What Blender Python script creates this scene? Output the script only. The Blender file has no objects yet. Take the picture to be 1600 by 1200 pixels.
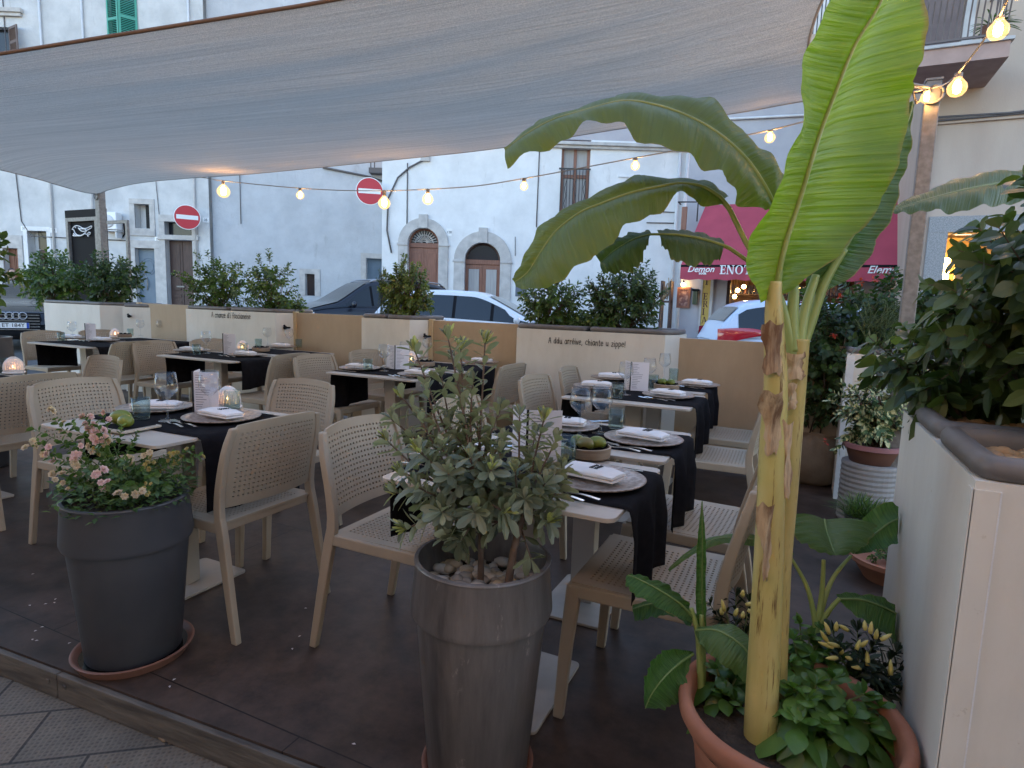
import bpy, math, random
from mathutils import Vector, Matrix, noise as mnoise
R = random.Random(7)
PI = math.pi
sc = bpy.context.scene
COL = sc.collection
rad = math.radians

# ------------------------------------------------------------------ camera
# world: X runs along the tables' long side, Y away from the street side, Z up; the deck is z = 0
FPX, PITCH, ROLL, CAMH, TH = 954.86, .127795, .0316177, 1.28977, -.440639
cT, sT = math.cos(TH), math.sin(TH)
def rot(x, y):                       # camera-aligned ground coordinates -> world
    return (x*cT + y*sT, -x*sT + y*cT)
def _axes():
    cp, sp = math.cos(PITCH), math.sin(PITCH)
    F = Vector((0, cp, -sp)); r0 = Vector((1, 0, 0)); u0 = Vector((0, sp, cp))
    Rr = r0*math.cos(ROLL) + u0*math.sin(ROLL); U = -r0*math.sin(ROLL) + u0*math.cos(ROLL)
    w = lambda q: Vector((*rot(q.x, q.y), q.z))
    return w(F), w(Rr), w(U)
AF, AR, AU = _axes()
EYE = Vector((0, 0, CAMH))
cam_d = bpy.data.cameras.new('camera'); cam = bpy.data.objects.new('camera', cam_d); COL.objects.link(cam)
cam_d.sensor_width = 36; cam_d.lens = FPX/1600*36; cam_d.clip_start = .05; cam_d.clip_end = 500
cam.matrix_world = Matrix((( AR.x, AU.x, -AF.x, 0), (AR.y, AU.y, -AF.y, 0), (AR.z, AU.z, -AF.z, CAMH), (0, 0, 0, 1)))
sc.camera = cam

# ------------------------------------------------------------------ light
SUN_EL, SUN_AZ = 8.0, 10.0      # low sun behind the houses, the square lies in sky light
world = bpy.data.worlds.new('World'); sc.world = world; world.use_nodes = True
wn = world.node_tree.nodes; bg = wn['Background']
sky = wn.new('ShaderNodeTexSky'); sky.sky_type = 'NISHITA'; sky.sun_disc = False
sky.sun_elevation = rad(SUN_EL); sky.sun_rotation = rad(SUN_AZ); sky.air_density = 1.0; sky.dust_density = .6; sky.ozone_density = 2.6
tint = wn.new('ShaderNodeMix'); tint.data_type = 'RGBA'; tint.blend_type = 'MULTIPLY'; tint.inputs[0].default_value = 1; tint.inputs[7].default_value = (1.19, .965, .91, 1)   # the phone's slightly rosy white balance
world.node_tree.links.new(sky.outputs[0], tint.inputs[6]); world.node_tree.links.new(tint.outputs[2], bg.inputs[0]); bg.inputs[1].default_value = .15
sl = bpy.data.lights.new('sun', 'SUN'); sl.energy = .3; sl.angle = rad(15); sl.color = (1, .85, .7)
so = bpy.data.objects.new('sun', sl); COL.objects.link(so)
so.rotation_euler = (rad(90-SUN_EL), 0, rad(180-SUN_AZ))
sc.view_settings.view_transform = 'Standard'; sc.view_settings.look = 'None'; sc.view_settings.gamma = 1
sc.view_settings.use_curve_mapping = False
sc.view_settings.exposure = 2.97
sc.cycles.max_bounces = 8; sc.cycles.transparent_max_bounces = 24; sc.cycles.sample_clamp_indirect = 4
sc.cycles.use_denoising = True

# ------------------------------------------------------------------ pixel helpers (photo pixels -> points in the place)
def ray(px, py): return AF*FPX + AR*(px-800) - AU*(py-600)
def at_z(px, py, z): d = ray(px, py); return EYE + d*((z-CAMH)/d.z)
def at_v(px, py, v): d = ray(px, py); return EYE + d*(v/d.y)
def at_u(px, py, u): d = ray(px, py); return EYE + d*(u/d.x)
def at_d(px, py, dd): d = ray(px, py); return EYE + d*(dd/FPX)
E1 = Vector((*rot(1, 0), 0)); E2 = Vector((*rot(0, 1), 0))
ANG = math.atan2(E1.y, E1.x)
def at_y(px, py, y):                 # on the plane `y` metres straight ahead; returns camera-aligned x, z
    d = ray(px, py); t = y/d.dot(E2); q = EYE + d*t
    return q.dot(E1), q.z

# ------------------------------------------------------------------ materials
def nodes(name):
    m = bpy.data.materials.new(name); m.use_nodes = True
    nt = m.node_tree; b = nt.nodes['Principled BSDF']
    return m, nt, b
def lnk(nt, a, b): nt.links.new(a, b)
def noise_tex(nt, scale, detail=4, rough=.55, vec=None, dim='Object'):
    tc = nt.nodes.new('ShaderNodeTexCoord'); n = nt.nodes.new('ShaderNodeTexNoise')
    n.inputs['Scale'].default_value = scale; n.inputs['Detail'].default_value = detail; n.inputs['Roughness'].default_value = rough
    if vec:
        mp = nt.nodes.new('ShaderNodeMapping'); mp.inputs['Scale'].default_value = vec
        lnk(nt, tc.outputs[dim], mp.inputs[0]); lnk(nt, mp.outputs[0], n.inputs['Vector'])
    else: lnk(nt, tc.outputs[dim], n.inputs['Vector'])
    return n
def ramp(nt, fac, c0, c1, p0=.35, p1=.65):
    r = nt.nodes.new('ShaderNodeValToRGB'); r.color_ramp.elements[0].position = p0; r.color_ramp.elements[1].position = p1
    r.color_ramp.elements[0].color = (*c0, 1); r.color_ramp.elements[1].color = (*c1, 1)
    lnk(nt, fac, r.inputs[0]); return r
def mixc(nt, fac, a, b, mode='MIX'):
    x = nt.nodes.new('ShaderNodeMix'); x.data_type = 'RGBA'; x.blend_type = mode
    for s, v in ((0, fac), (6, a), (7, b)):
        if hasattr(v, 'default_value'): lnk(nt, v, x.inputs[s])
        else: x.inputs[s].default_value = v if s == 0 else (*v, 1)
    return x.outputs[2]
def bump(nt, b, h, strength=.3, dist=.01):
    n = nt.nodes.new('ShaderNodeBump'); n.inputs['Strength'].default_value = strength; n.inputs['Distance'].default_value = dist
    lnk(nt, h, n.inputs['Height']); lnk(nt, n.outputs[0], b.inputs['Normal'])
def mat(name, col, rough=.6, col2=None, scale=6, p=(.35, .65), metal=0, bmp=0, bscale=None, bdist=.005, spec=.5, vec=None, coat=0, detail=5):
    m, nt, b = nodes(name)
    b.inputs['Base Color'].default_value = (*col, 1); b.inputs['Roughness'].default_value = rough
    b.inputs['Metallic'].default_value = metal; b.inputs['Specular IOR Level'].default_value = spec; b.inputs['Coat Weight'].default_value = coat
    if col2:
        n = noise_tex(nt, scale, detail, vec=vec); r = ramp(nt, n.outputs[0], col, col2, *p); lnk(nt, r.outputs[0], b.inputs['Base Color'])
    if bmp:
        n2 = noise_tex(nt, bscale or scale, 6, vec=vec); bump(nt, b, n2.outputs[0], bmp, bdist)
    return m
def leafmat(name, c0, c1, c2=None, trans=.3, rough=.45, spec=.5, back=None):
    """leaf: colour differs from leaf to leaf, light passes through"""
    m, nt, b = nodes(name)
    g = nt.nodes.new('ShaderNodeNewGeometry')
    r = nt.nodes.new('ShaderNodeValToRGB'); r.color_ramp.elements[0].color = (*c0, 1); r.color_ramp.elements[1].color = (*c1, 1)
    if c2:
        e = r.color_ramp.elements.new(.93); e.color = (*c1, 1); r.color_ramp.elements[2].color = (*c2, 1)
    lnk(nt, g.outputs['Random Per Island'], r.inputs[0])
    colr = r.outputs[0]
    if back: colr = mixc(nt, g.outputs['Backfacing'], colr, back)
    lnk(nt, colr, b.inputs['Base Color']); b.inputs['Roughness'].default_value = rough; b.inputs['Specular IOR Level'].default_value = spec
    t = nt.nodes.new('ShaderNodeBsdfTranslucent'); lnk(nt, mixc(nt, 1.0, colr, (1.3, 1.5, .6), 'MULTIPLY'), t.inputs[0])
    mx = nt.nodes.new('ShaderNodeMixShader'); mx.inputs[0].default_value = trans
    lnk(nt, b.outputs[0], mx.inputs[1]); lnk(nt, t.outputs[0], mx.inputs[2])
    lnk(nt, mx.outputs[0], nt.nodes['Material Output'].inputs[0])
    return m
def glassmat(name, tint=(1, 1, 1), refl=.12, rough=.02):
    """thin clear glass: straight-through light plus mirror sheen that grows at grazing angles"""
    m, nt, b = nodes(name); nt.nodes.remove(b)
    t = nt.nodes.new('ShaderNodeBsdfTransparent'); t.inputs[0].default_value = (*tint, 1)
    g = nt.nodes.new('ShaderNodeBsdfGlossy'); g.inputs['Roughness'].default_value = rough
    lw = nt.nodes.new('ShaderNodeLayerWeight'); lw.inputs[0].default_value = .5
    pw = nt.nodes.new('ShaderNodeMath'); pw.operation = 'POWER'; lnk(nt, lw.outputs['Facing'], pw.inputs[0]); pw.inputs[1].default_value = 3.5
    ml = nt.nodes.new('ShaderNodeMath'); ml.operation = 'MULTIPLY_ADD'; lnk(nt, pw.outputs[0], ml.inputs[0]); ml.inputs[1].default_value = refl*4; ml.inputs[2].default_value = .045
    mx = nt.nodes.new('ShaderNodeMixShader'); lnk(nt, ml.outputs[0], mx.inputs[0])
    lnk(nt, t.outputs[0], mx.inputs[1]); lnk(nt, g.outputs[0], mx.inputs[2]); lnk(nt, mx.outputs[0], nt.nodes['Material Output'].inputs[0])
    return m
def emitmat(name, col, st):
    m, nt, b = nodes(name); b.inputs['Base Color'].default_value = (*col, 1)
    b.inputs['Emission Color'].default_value = (*col, 1); b.inputs['Emission Strength'].default_value = st
    return m

STROKES = {   # single-line handwriting on a unit x-height
 'A': (.75, [[(.0, 0), (.3, 1.35), (.42, 1.35), (.66, 0)], [(.14, .55), (.56, .6)]]), 'a': (.7, [[(.55, .85), (.3, 1), (.05, .6), (.1, .1), (.32, 0), (.52, .35), (.56, .95), (.56, .2), (.66, .0)]]),
 'c': (.62, [[(.55, .85), (.3, 1), (.05, .55), (.18, .05), (.55, .12)]]), 'd': (.72, [[(.5, .75), (.25, .9), (.05, .45), (.2, .0), (.48, .25), (.54, 1.5), (.54, .1), (.62, 0)]]), 'e': (.62, [[(.06, .5), (.52, .6), (.42, .95), (.2, .95), (.05, .5), (.2, .02), (.55, .14)]]),
 'f': (.55, [[(.5, 1.35), (.32, 1.5), (.22, 1.2), (.2, -.2)], [(.02, .8), (.45, .85)]]), 'h': (.66, [[(.08, 1.5), (.08, 0)], [(.08, .6), (.32, .95), (.5, .7), (.52, 0)]]), 'i': (.3, [[(.12, .95), (.12, .1), (.2, 0)], [(.12, 1.3), (.14, 1.36)]]),
 'n': (.66, [[(.06, .95), (.08, 0)], [(.08, .6), (.32, .97), (.5, .7), (.52, 0)]]), 'p': (.66, [[(.08, .95), (.08, -.55)], [(.08, .75), (.32, .98), (.55, .6), (.4, .06), (.08, .15)]]), 'r': (.5, [[(.08, .95), (.1, 0)], [(.1, .6), (.26, .95), (.46, .9)]]),
 's': (.55, [[(.48, .88), (.26, 1), (.1, .75), (.44, .4), (.36, .04), (.06, .1)]]), 't': (.5, [[(.2, 1.4), (.2, .15), (.32, 0), (.44, .1)], [(.02, .95), (.42, 1)]]), 'u': (.66, [[(.06, .95), (.1, .2), (.28, 0), (.5, .3), (.53, .95), (.54, .1), (.62, 0)]]), 'v': (.58, [[(.03, .95), (.24, 0), (.5, .97)]]),
 'z': (.58, [[(.06, .9), (.5, .92), (.06, .05), (.52, .04)]]), '\u00e9': (.62, [[(.06, .5), (.52, .6), (.42, .95), (.2, .95), (.05, .5), (.2, .02), (.55, .14)], [(.2, 1.2), (.42, 1.42)]]), ',': (.3, [[(.14, .08), (.06, -.25)]]), '!': (.3, [[(.14, 1.4), (.12, .35)], [(.12, .08), (.13, .0)]]), "'": (.25, [[(.12, 1.4), (.08, 1.1)]]), ' ': (.5, [])}
def script_mb(s, M, h, w):
    """handwritten line centred on M's origin; h = x-height, w = pen radius"""
    mb = MB(); W = sum(STROKES[c][0]+.1 for c in s); x = -W/2; r_ = random.Random(len(s))
    for c in s:
        a, ps = STROKES[c]; dy = r_.uniform(-.06, .06)
        for p in ps:
            q = cr([(px+x, py+dy, 0) for px, py in p], 3*len(p)) if len(p) > 2 else [Vector((px+x, py+dy, 0)) for px, py in p]
            for u_, v_ in zip(q, q[1:]):
                u_, v_ = u_*h, v_*h; t = v_-u_
                if t.length < 1e-6: continue
                t.normalize(); n_ = Vector((-t.y, t.x, 0))*w; e = t*w*.7
                mb.add([M @ (u_-e-n_), M @ (v_+e-n_), M @ (v_+e+n_), M @ (u_-e+n_)], [(0, 1, 2, 3)])
        x += a+.1
    return mb
# ------------------------------------------------------------------ mesh helpers
class MB:
    def __init__(s): s.v = []; s.f = []; s.mi = []; s.m = 0
    def add(s, vs, fs):
        o = len(s.v); s.v += [tuple(q) for q in vs]; s.f += [tuple(i+o for i in f) for f in fs]; s.mi += [s.m]*len(fs); return s
    def box(s, x0, x1, y0, y1, z0, z1):
        return s.add([(x0,y0,z0),(x1,y0,z0),(x1,y1,z0),(x0,y1,z0),(x0,y0,z1),(x1,y0,z1),(x1,y1,z1),(x0,y1,z1)],
            [(0,3,2,1),(4,5,6,7),(0,1,5,4),(1,2,6,5),(2,3,7,6),(3,0,4,7)])
    def prism(s, poly, z0, z1):          # vertical prism from an xy outline (counter-clockwise)
        n = len(poly)
        return s.add([(x, y, z0) for x, y in poly]+[(x, y, z1) for x, y in poly],
            [tuple(range(n-1, -1, -1)), tuple(range(n, 2*n))]+[(i, (i+1) % n, n+(i+1) % n, n+i) for i in range(n)])
    def rings(s, rings, close=True, cap0=False, cap1=False):
        n = len(rings[0]); o = len(s.v); fs = []
        for k in range(len(rings)-1):
            for i in range(n if close else n-1):
                j = (i+1) % n; fs.append((k*n+i, k*n+j, (k+1)*n+j, (k+1)*n+i))
        if cap0: fs.append(tuple(range(n-1, -1, -1)))
        if cap1: fs.append(tuple(range((len(rings)-1)*n, len(rings)*n)))
        return s.add([q for r in rings for q in r], fs)
    def lathe(s, prof, n=24, c=(0, 0, 0), cap0=False, cap1=False):
        return s.rings([[(c[0]+r*math.cos(2*PI*i/n), c[1]+r*math.sin(2*PI*i/n), c[2]+z) for i in range(n)] for r, z in prof], True, cap0, cap1)
    def tube(s, pts, rr, n=8, cap=True, sect=None, up=Vector((0, 0, 1))):
        pts = [Vector(q) for q in pts]; rings = []
        if not hasattr(rr, '__len__'): rr = [rr]*len(pts)
        pa = None
        for i, q in enumerate(pts):
            t = (pts[min(i+1, len(pts)-1)]-pts[max(i-1, 0)]).normalized()
            if sect: a = up
            else: a = pa if pa is not None else (Vector((0, 0, 1)) if abs(t.z) < .9 else Vector((1, 0, 0)))
            b = t.cross(a).normalized(); a = b.cross(t).normalized(); pa = a
            if sect: rings.append([q+b*x*rr[i]+a*y*rr[i] for x, y in sect])
            else: rings.append([q+(b*math.cos(2*PI*k/n)+a*math.sin(2*PI*k/n))*rr[i] for k in range(n)])
        return s.rings(rings, True, cap, cap)
    def ball(s, c, r, n=10, m=7, sq=(1, 1, 1)):
        return s.rings([[(c[0]+sq[0]*r*math.sin(PI*j/m)*math.cos(2*PI*i/n), c[1]+sq[1]*r*math.sin(PI*j/m)*math.sin(2*PI*i/n), c[2]-sq[2]*r*math.cos(PI*j/m)) for i in range(n)]
            for j in [.02]+list(range(1, m))+[m-.02]], True, True, True)
    def xf(s, M, start=0):
        for i in range(start, len(s.v)): s.v[i] = tuple(M @ Vector(s.v[i]))
        return s
    def build(s, name, mats, parent=None, smooth=False, bev=0, loc=None, seg=2, angle=None):
        me = bpy.data.meshes.new(name); me.from_pydata(s.v, [], s.f)
        ml = mats if isinstance(mats, (list, tuple)) else [mats]
        for m in ml: me.materials.append(m)
        if len(ml) > 1: me.polygons.foreach_set('material_index', s.mi)
        if smooth: me.polygons.foreach_set('use_smooth', [True]*len(me.polygons))
        me.update()
        o = bpy.data.objects.new(name, me); COL.objects.link(o)
        if loc: o.location = loc
        if bev:
            bm = o.modifiers.new('b', 'BEVEL'); bm.width = bev; bm.segments = seg; bm.limit_method = 'ANGLE'; bm.angle_limit = rad(40)
        if angle: me.set_sharp_from_angle(angle=rad(angle))
        if parent: o.parent = parent
        return o
def bake(o, mod, **kw):
    m = o.modifiers.new('m', mod)
    for k, v in kw.items(): setattr(m, k, v)
    dg = bpy.context.evaluated_depsgraph_get()
    me = bpy.data.meshes.new_from_object(o.evaluated_get(dg)); o.modifiers.clear(); o.data = me
    return o
def tag(o, label=None, cat=None, group=None, kind=None):
    if label: o['label'] = label
    if cat: o['category'] = cat
    if group: o['group'] = group
    if kind: o['kind'] = kind
    return o
def empty(name, loc=(0, 0, 0), rz=0, label=None, cat=None, group=None, kind=None):
    o = bpy.data.objects.new(name, None); COL.objects.link(o); o.location = loc; o.rotation_euler = (0, 0, rz); o.empty_display_size = .1
    return tag(o, label, cat, group, kind)
KIDS = {}
def dup(o, loc, rz=None, label=None, group=None):
    def rec(s, p):
        c = s.copy(); COL.objects.link(c)
        if p: c.parent = p
        for ch in s.children: rec(ch, c)
        return c
    c = rec(o, None); c.location = loc
    if rz is not None: c.rotation_euler = (0, 0, rz)
    if label: c['label'] = label
    if group: c['group'] = group
    return c
def cr(pts, n):                          # Catmull-Rom through points (tuples), n samples
    P = [Vector(q) for q in pts]; out = []
    for i in range(n):
        t = i/(n-1)*(len(P)-1); k = min(int(t), len(P)-2); f = t-k
        a, b, c, d = P[max(k-1, 0)], P[k], P[k+1], P[min(k+2, len(P)-1)]
        out.append(.5*((2*b)+(c-a)*f+(2*a-5*b+4*c-d)*f*f+(3*b-a-3*c+d)*f**3))
    return out
def text_mesh(s, size, depth=.002, offset=0, shear=0, space=1.0):
    c = bpy.data.curves.new('t', 'FONT'); c.body = s; c.size = size; c.extrude = depth; c.offset = offset; c.shear = shear; c.space_character = space
    c.align_x = 'CENTER'; c.align_y = 'CENTER'; c.resolution_u = 3
    o = bpy.data.objects.new('t', c); COL.objects.link(o)
    me = bpy.data.meshes.new_from_object(o.evaluated_get(bpy.context.evaluated_depsgraph_get()))
    bpy.data.objects.remove(o); bpy.data.curves.remove(c)
    return me
def put_text(name, s, size, m, parent, M, **kw):   # M: matrix from text plane (x right, y up, z out) to parent space
    me = text_mesh(s, size, **kw); me.transform(M); me.materials.clear(); me.materials.append(m)
    o = bpy.data.objects.new(name, me); COL.objects.link(o); o.parent = parent
    return o
def frame_m(origin, x, y):
    x = Vector(x).normalized(); y = Vector(y).normalized(); z = x.cross(y)
    return Matrix(((x.x, y.x, z.x, origin[0]), (x.y, y.y, z.y, origin[1]), (x.z, y.z, z.z, origin[2]), (0, 0, 0, 1)))
def leaf(mb, base, d, up, L, W, kind=0, droop=.25, fold=.25, n=4):
    """one leaf blade: folded along the midrib, drooping to its tip"""
    d = Vector(d).normalized(); s = d.cross(up)
    if s.length < 1e-4: s = d.cross(Vector((1, .3, 0)))
    s.normalize(); nrm = s.cross(d).normalized()
    prof = {0: (.04, .75, 1, .82, .05), 1: (.05, .45, .85, 1, .35), 2: (.3, 1, .9, .6, .02), 3: (.5, 1, 1, .8, .1), 4: (.10, .48, .86, 1, .42)}[kind]
    vs = []; fs = []
    for i in range(n+1):
        t = i/n; k = t*4; a = int(min(k, 3)); w = (prof[a]+(prof[a+1]-prof[a])*(k-a))*W*.5
        c = Vector(base)+d*(L*t)-Vector((0, 0, 1))*(droop*L*t*t)+nrm*0
        vs += [c-s*w+nrm*w*fold, c, c+s*w+nrm*w*fold]
        if i: o = 3*(i-1); fs += [(o, o+1, o+4, o+3), (o+1, o+2, o+5, o+4)]
    mb.add(vs, fs)
def rdir(z0=-1, z1=1):
    a = R.uniform(0, 2*PI); z = R.uniform(z0, z1); r = math.sqrt(max(0, 1-z*z)); return Vector((r*math.cos(a), r*math.sin(a), z))
# ------------------------------------------------------------------ setting materials
def whitewash(name, c0, c1, bmp=.5):
    m, nt, b = nodes(name)
    n = noise_tex(nt, .9, 8, .65); r = ramp(nt, n.outputs[0], c0, c1, .38, .62)
    n2 = noise_tex(nt, 3.0, 8, .7, vec=(1, 1, .25)); r2 = ramp(nt, n2.outputs[0], (.62, .6, .58), (1, 1, 1), .22, .4)
    n3 = noise_tex(nt, 14, 6, .75); r3 = ramp(nt, n3.outputs[0], (.72, .7, .68), (1, 1, 1), .27, .36)
    c = mixc(nt, 1.0, mixc(nt, .85, r.outputs[0], r2.outputs[0], 'MULTIPLY'), r3.outputs[0], 'MULTIPLY')
    lnk(nt, c, b.inputs['Base Color']); b.inputs['Roughness'].default_value = .9
    n4 = noise_tex(nt, 5, 8, .7); bump(nt, b, n4.outputs[0], bmp, .04)
    return m
M_WHITE = whitewash('whitewash_old', (.48, .485, .49), (.62, .62, .62))
M_WHITE2 = whitewash('whitewash_fresh', (.68, .68, .68), (.79, .79, .79), .3)
M_BLUEW = whitewash('whitewash_bluish', (.45, .465, .49), (.54, .555, .58), .6)
M_GREY = mat('grey_plaster', (.37, .36, .39), .9, (.43, .42, .44), 2, bmp=.3, bscale=30)
M_STUCCO = mat('beige_stucco', (.43, .335, .265), .92, (.50, .40, .32), 1.2, bmp=.6, bscale=45, vec=(1, 1, .3))
M_STONE = mat('stone_trim', (.42, .4, .385), .85, (.55, .525, .5), 4, bmp=.4, bscale=20)
M_GRANITE = mat('granite_band', (.2, .2, .2), .6, (.36, .35, .34), 60, bmp=.1)
M_WOOD = mat('brown_door_wood', (.05, .026, .022), .55, (.08, .042, .034), 5, vec=(6, 6, .6), bmp=.2)
M_WOODR = mat('reddish_door_wood', (.19, .075, .045), .5, (.25, .11, .07), 5, vec=(6, 6, .6), bmp=.2)
M_BLUED = mat('blue_door_paint', (.105, .155, .21), .5, (.13, .18, .235), 3)
M_DARK = mat('dark_interior', (.012, .012, .013), .8)
M_PANE = mat('window_pane', (.02, .022, .028), .15, spec=.35)
M_CURT = mat('window_curtain', (.32, .31, .31), .8, (.4, .39, .38), 4, vec=(8, 8, .3))
M_GREEN = mat('green_shutter_paint', (.05, .30, .22), .5, (.07, .34, .26), 6)
M_BROWNSH = mat('brown_shutter_paint', (.11, .075, .07), .6, (.14, .1, .09), 6)
M_IRON = mat('wrought_iron', (.02, .02, .022), .5)
M_PIPE = mat('painted_pipe', (.56, .56, .57), .7, (.64, .64, .65), 5)
M_CABLE = mat('wall_cable', (.11, .1, .1), .7)
M_BLACK = mat('black_plastic', (.009, .009, .011), .7, spec=.15)
M_STEEL = mat('galvanised_steel', (.20, .19, .175), .6, (.29, .28, .26), 30, metal=.35)
M_CREAM = mat('cream_panel', (.66, .625, .555), .55, (.72, .685, .615), 1.6, bmp=.08, bscale=9)
def panel_dirt(m):
    nt = m.node_tree; b = nt.nodes['Principled BSDF']; src = b.inputs['Base Color'].links[0].from_socket
    n = noise_tex(nt, 7, 8, .75, vec=(.35, .35, .12)); r = ramp(nt, n.outputs[0], (.80, .77, .73), (1, 1, 1), .30, .55); n2 = noise_tex(nt, 26, 5, .7); r2 = ramp(nt, n2.outputs[0], (.70, .64, .56), (1, 1, 1), .26, .34)
    lnk(nt, mixc(nt, .7, mixc(nt, .55, src, r.outputs[0], 'MULTIPLY'), r2.outputs[0], 'MULTIPLY'), b.inputs['Base Color'])
panel_dirt(M_CREAM)
M_OCHRE = mat('ochre_panel', (.42, .31, .195), .6, (.47, .35, .225), 1.3, bmp=.1, bscale=8)
panel_dirt(M_OCHRE)
M_OCHREL = mat('ochre_post', (.53, .41, .24), .6, (.58, .45, .27), 2)
M_RIM = mat('grey_planter_rim', (.12, .105, .098), .5, (.155, .14, .13), 12, bmp=.1)
M_SOIL = mat('soil', (.03, .022, .016), .95, (.07, .05, .035), 30, bmp=1, bscale=60, bdist=.02)
M_INK = mat('black_lettering', (.012, .012, .014), .6)
M_WHITEP = mat('white_paint', (.8, .8, .8), .4)

def deck_mat():
    m, nt, b = nodes('dark_deck_board')
    n = noise_tex(nt, 1.6, 8, .65); r = ramp(nt, n.outputs[0], (.043, .030, .023), (.09, .060, .045), .34, .68)
    n2 = noise_tex(nt, 7, 8, .7); r2 = ramp(nt, n2.outputs[0], (.55, .55, .55), (1.5, 1.4, 1.35), .35, .72)
    c = mixc(nt, 1.0, r.outputs[0], r2.outputs[0], 'MULTIPLY')
    n3 = noise_tex(nt, 90, 3, .6); r3 = ramp(nt, n3.outputs[0], (1, 1, 1), (2.1, 2, 1.9), .70, .78); c = mixc(nt, .6, c, r3.outputs[0], 'MULTIPLY')
    tc = nt.nodes.new('ShaderNodeTexCoord'); br = nt.nodes.new('ShaderNodeTexBrick'); br.offset = .5
    br.inputs['Scale'].default_value = 1; br.inputs['Brick Width'].default_value = 2.5; br.inputs['Row Height'].default_value = 1.25; br.inputs['Mortar Size'].default_value = .0025
    br.inputs['Color1'].default_value = (1, 1, 1, 1); br.inputs['Color2'].default_value = (.82, .82, .84, 1); br.inputs['Mortar'].default_value = (.12, .12, .12, 1)
    lnk(nt, tc.outputs['Object'], br.inputs['Vector']); c = mixc(nt, 1.0, c, br.outputs['Color'], 'MULTIPLY')
    lnk(nt, c, b.inputs['Base Color'])
    rr = ramp(nt, n.outputs[0], (.38, .38, .38), (.62, .62, .62), .3, .7); lnk(nt, rr.outputs[0], b.inputs['Roughness'])
    b.inputs['Specular IOR Level'].default_value = .35
    n4 = noise_tex(nt, 40, 4, .6); bump(nt, b, n4.outputs[0], .12, .004)
    return m
def paving_mat():
    m, nt, b = nodes('street_paving')
    tc = nt.nodes.new('ShaderNodeTexCoord'); mp = nt.nodes.new('ShaderNodeMapping'); mp.inputs['Rotation'].default_value = (0, 0, rad(-38))
    lnk(nt, tc.outputs['Object'], mp.inputs[0])
    br = nt.nodes.new('ShaderNodeTexBrick'); br.offset = .5; br.inputs['Scale'].default_value = 1
    br.inputs['Brick Width'].default_value = .42; br.inputs['Row Height'].default_value = .24; br.inputs['Mortar Size'].default_value = .006; br.inputs['Mortar Smooth'].default_value = .4
    br.inputs['Color1'].default_value = (.19, .15, .11, 1); br.inputs['Color2'].default_value = (.14, .12, .095, 1); br.inputs['Mortar'].default_value = (.05, .043, .037, 1)
    lnk(nt, mp.outputs[0], br.inputs['Vector'])
    n = noise_tex(nt, 3, 8, .7); r = ramp(nt, n.outputs[0], (.6, .58, .56), (1.25, 1.2, 1.15), .3, .7)
    c = mixc(nt, 1.0, br.outputs['Color'], r.outputs[0], 'MULTIPLY')
    vo = nt.nodes.new('ShaderNodeTexVoronoi'); vo.inputs['Scale'].default_value = 62; vo.inputs['Randomness'].default_value = .25
    lnk(nt, mp.outputs[0], vo.inputs['Vector']); rv = ramp(nt, vo.outputs['Distance'], (.5, .48, .46), (1.1, 1.1, 1.1), .16, .42)
    c = mixc(nt, .75, c, rv.outputs[0], 'MULTIPLY'); lnk(nt, c, b.inputs['Base Color']); b.inputs['Roughness'].default_value = .8
    h = mixc(nt, .5, vo.outputs['Distance'], br.outputs['Fac'], 'SUBTRACT'); bump(nt, b, h, .6, .006)
    return m
M_DECK = deck_mat(); M_PAVE = paving_mat()
M_ASPH = mat('street_asphalt', (.05, .05, .05), .9, (.085, .08, .078), 4, bmp=.5, bscale=50)
M_EDGE = mat('weathered_edge_board', (.06, .048, .038), .7, (.14, .115, .09), 4, vec=(1, 8, 8), bmp=.6, bscale=14, detail=8)

# ------------------------------------------------------------------ ground
def zg(x, y):                            # street level: flat near the terrace, climbing gently beyond it
    d = Vector((x, y, 0)).dot(E2); return -.11 + .022*max(0, d-7)
g = MB(); N = 40; vs = []
for j in range(N+1):
    for i in range(N+1):
        x = -70+110*i/N; y = -12+82*j/N; vs.append((x, y, zg(x, y)))
g.add(vs, [(j*(N+1)+i, j*(N+1)+i+1, (j+1)*(N+1)+i+1, (j+1)*(N+1)+i) for j in range(N) for i in range(N)])
tag(g.build('street_ground', M_ASPH, smooth=True), kind='structure')
tag(MB().box(-14, 8, -6, 1.19, -.12, -.098).build('pavement', M_PAVE), kind='structure')
# the deck's front edge runs a little askew
d0, d1 = (-13.0, .95-.06*9), (3.2, 1.19+.06*3.2)
E_A = at_z(0, 1009, 0); E_B = at_z(500, 1196, 0); sl_ = (E_B.y-E_A.y)/(E_B.x-E_A.x)
ey = lambda x: E_A.y+sl_*(x-E_A.x)
tag(MB().prism([(-13, ey(-13)), (3, ey(3)), (3, 5.32), (-13, 5.32)], -.09, 0).build('deck', M_DECK), kind='structure')
eb = MB()
for k in range(8):
    x0 = -13+2*k+.8; x1 = x0+1.994
    eb.prism([(x0, ey(x0)-.022), (x1, ey(x1)-.022), (x1, ey(x1)-.001), (x0, ey(x0)-.001)], -.096, -.006)
    for xx in (x0+.04, x1-.04): eb.box(xx-.008, xx+.008, ey(xx)-.026, ey(xx)-.02, -.05, -.034)
tag(eb.build('deck_edge', M_EDGE, bev=.003), kind='structure')

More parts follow.
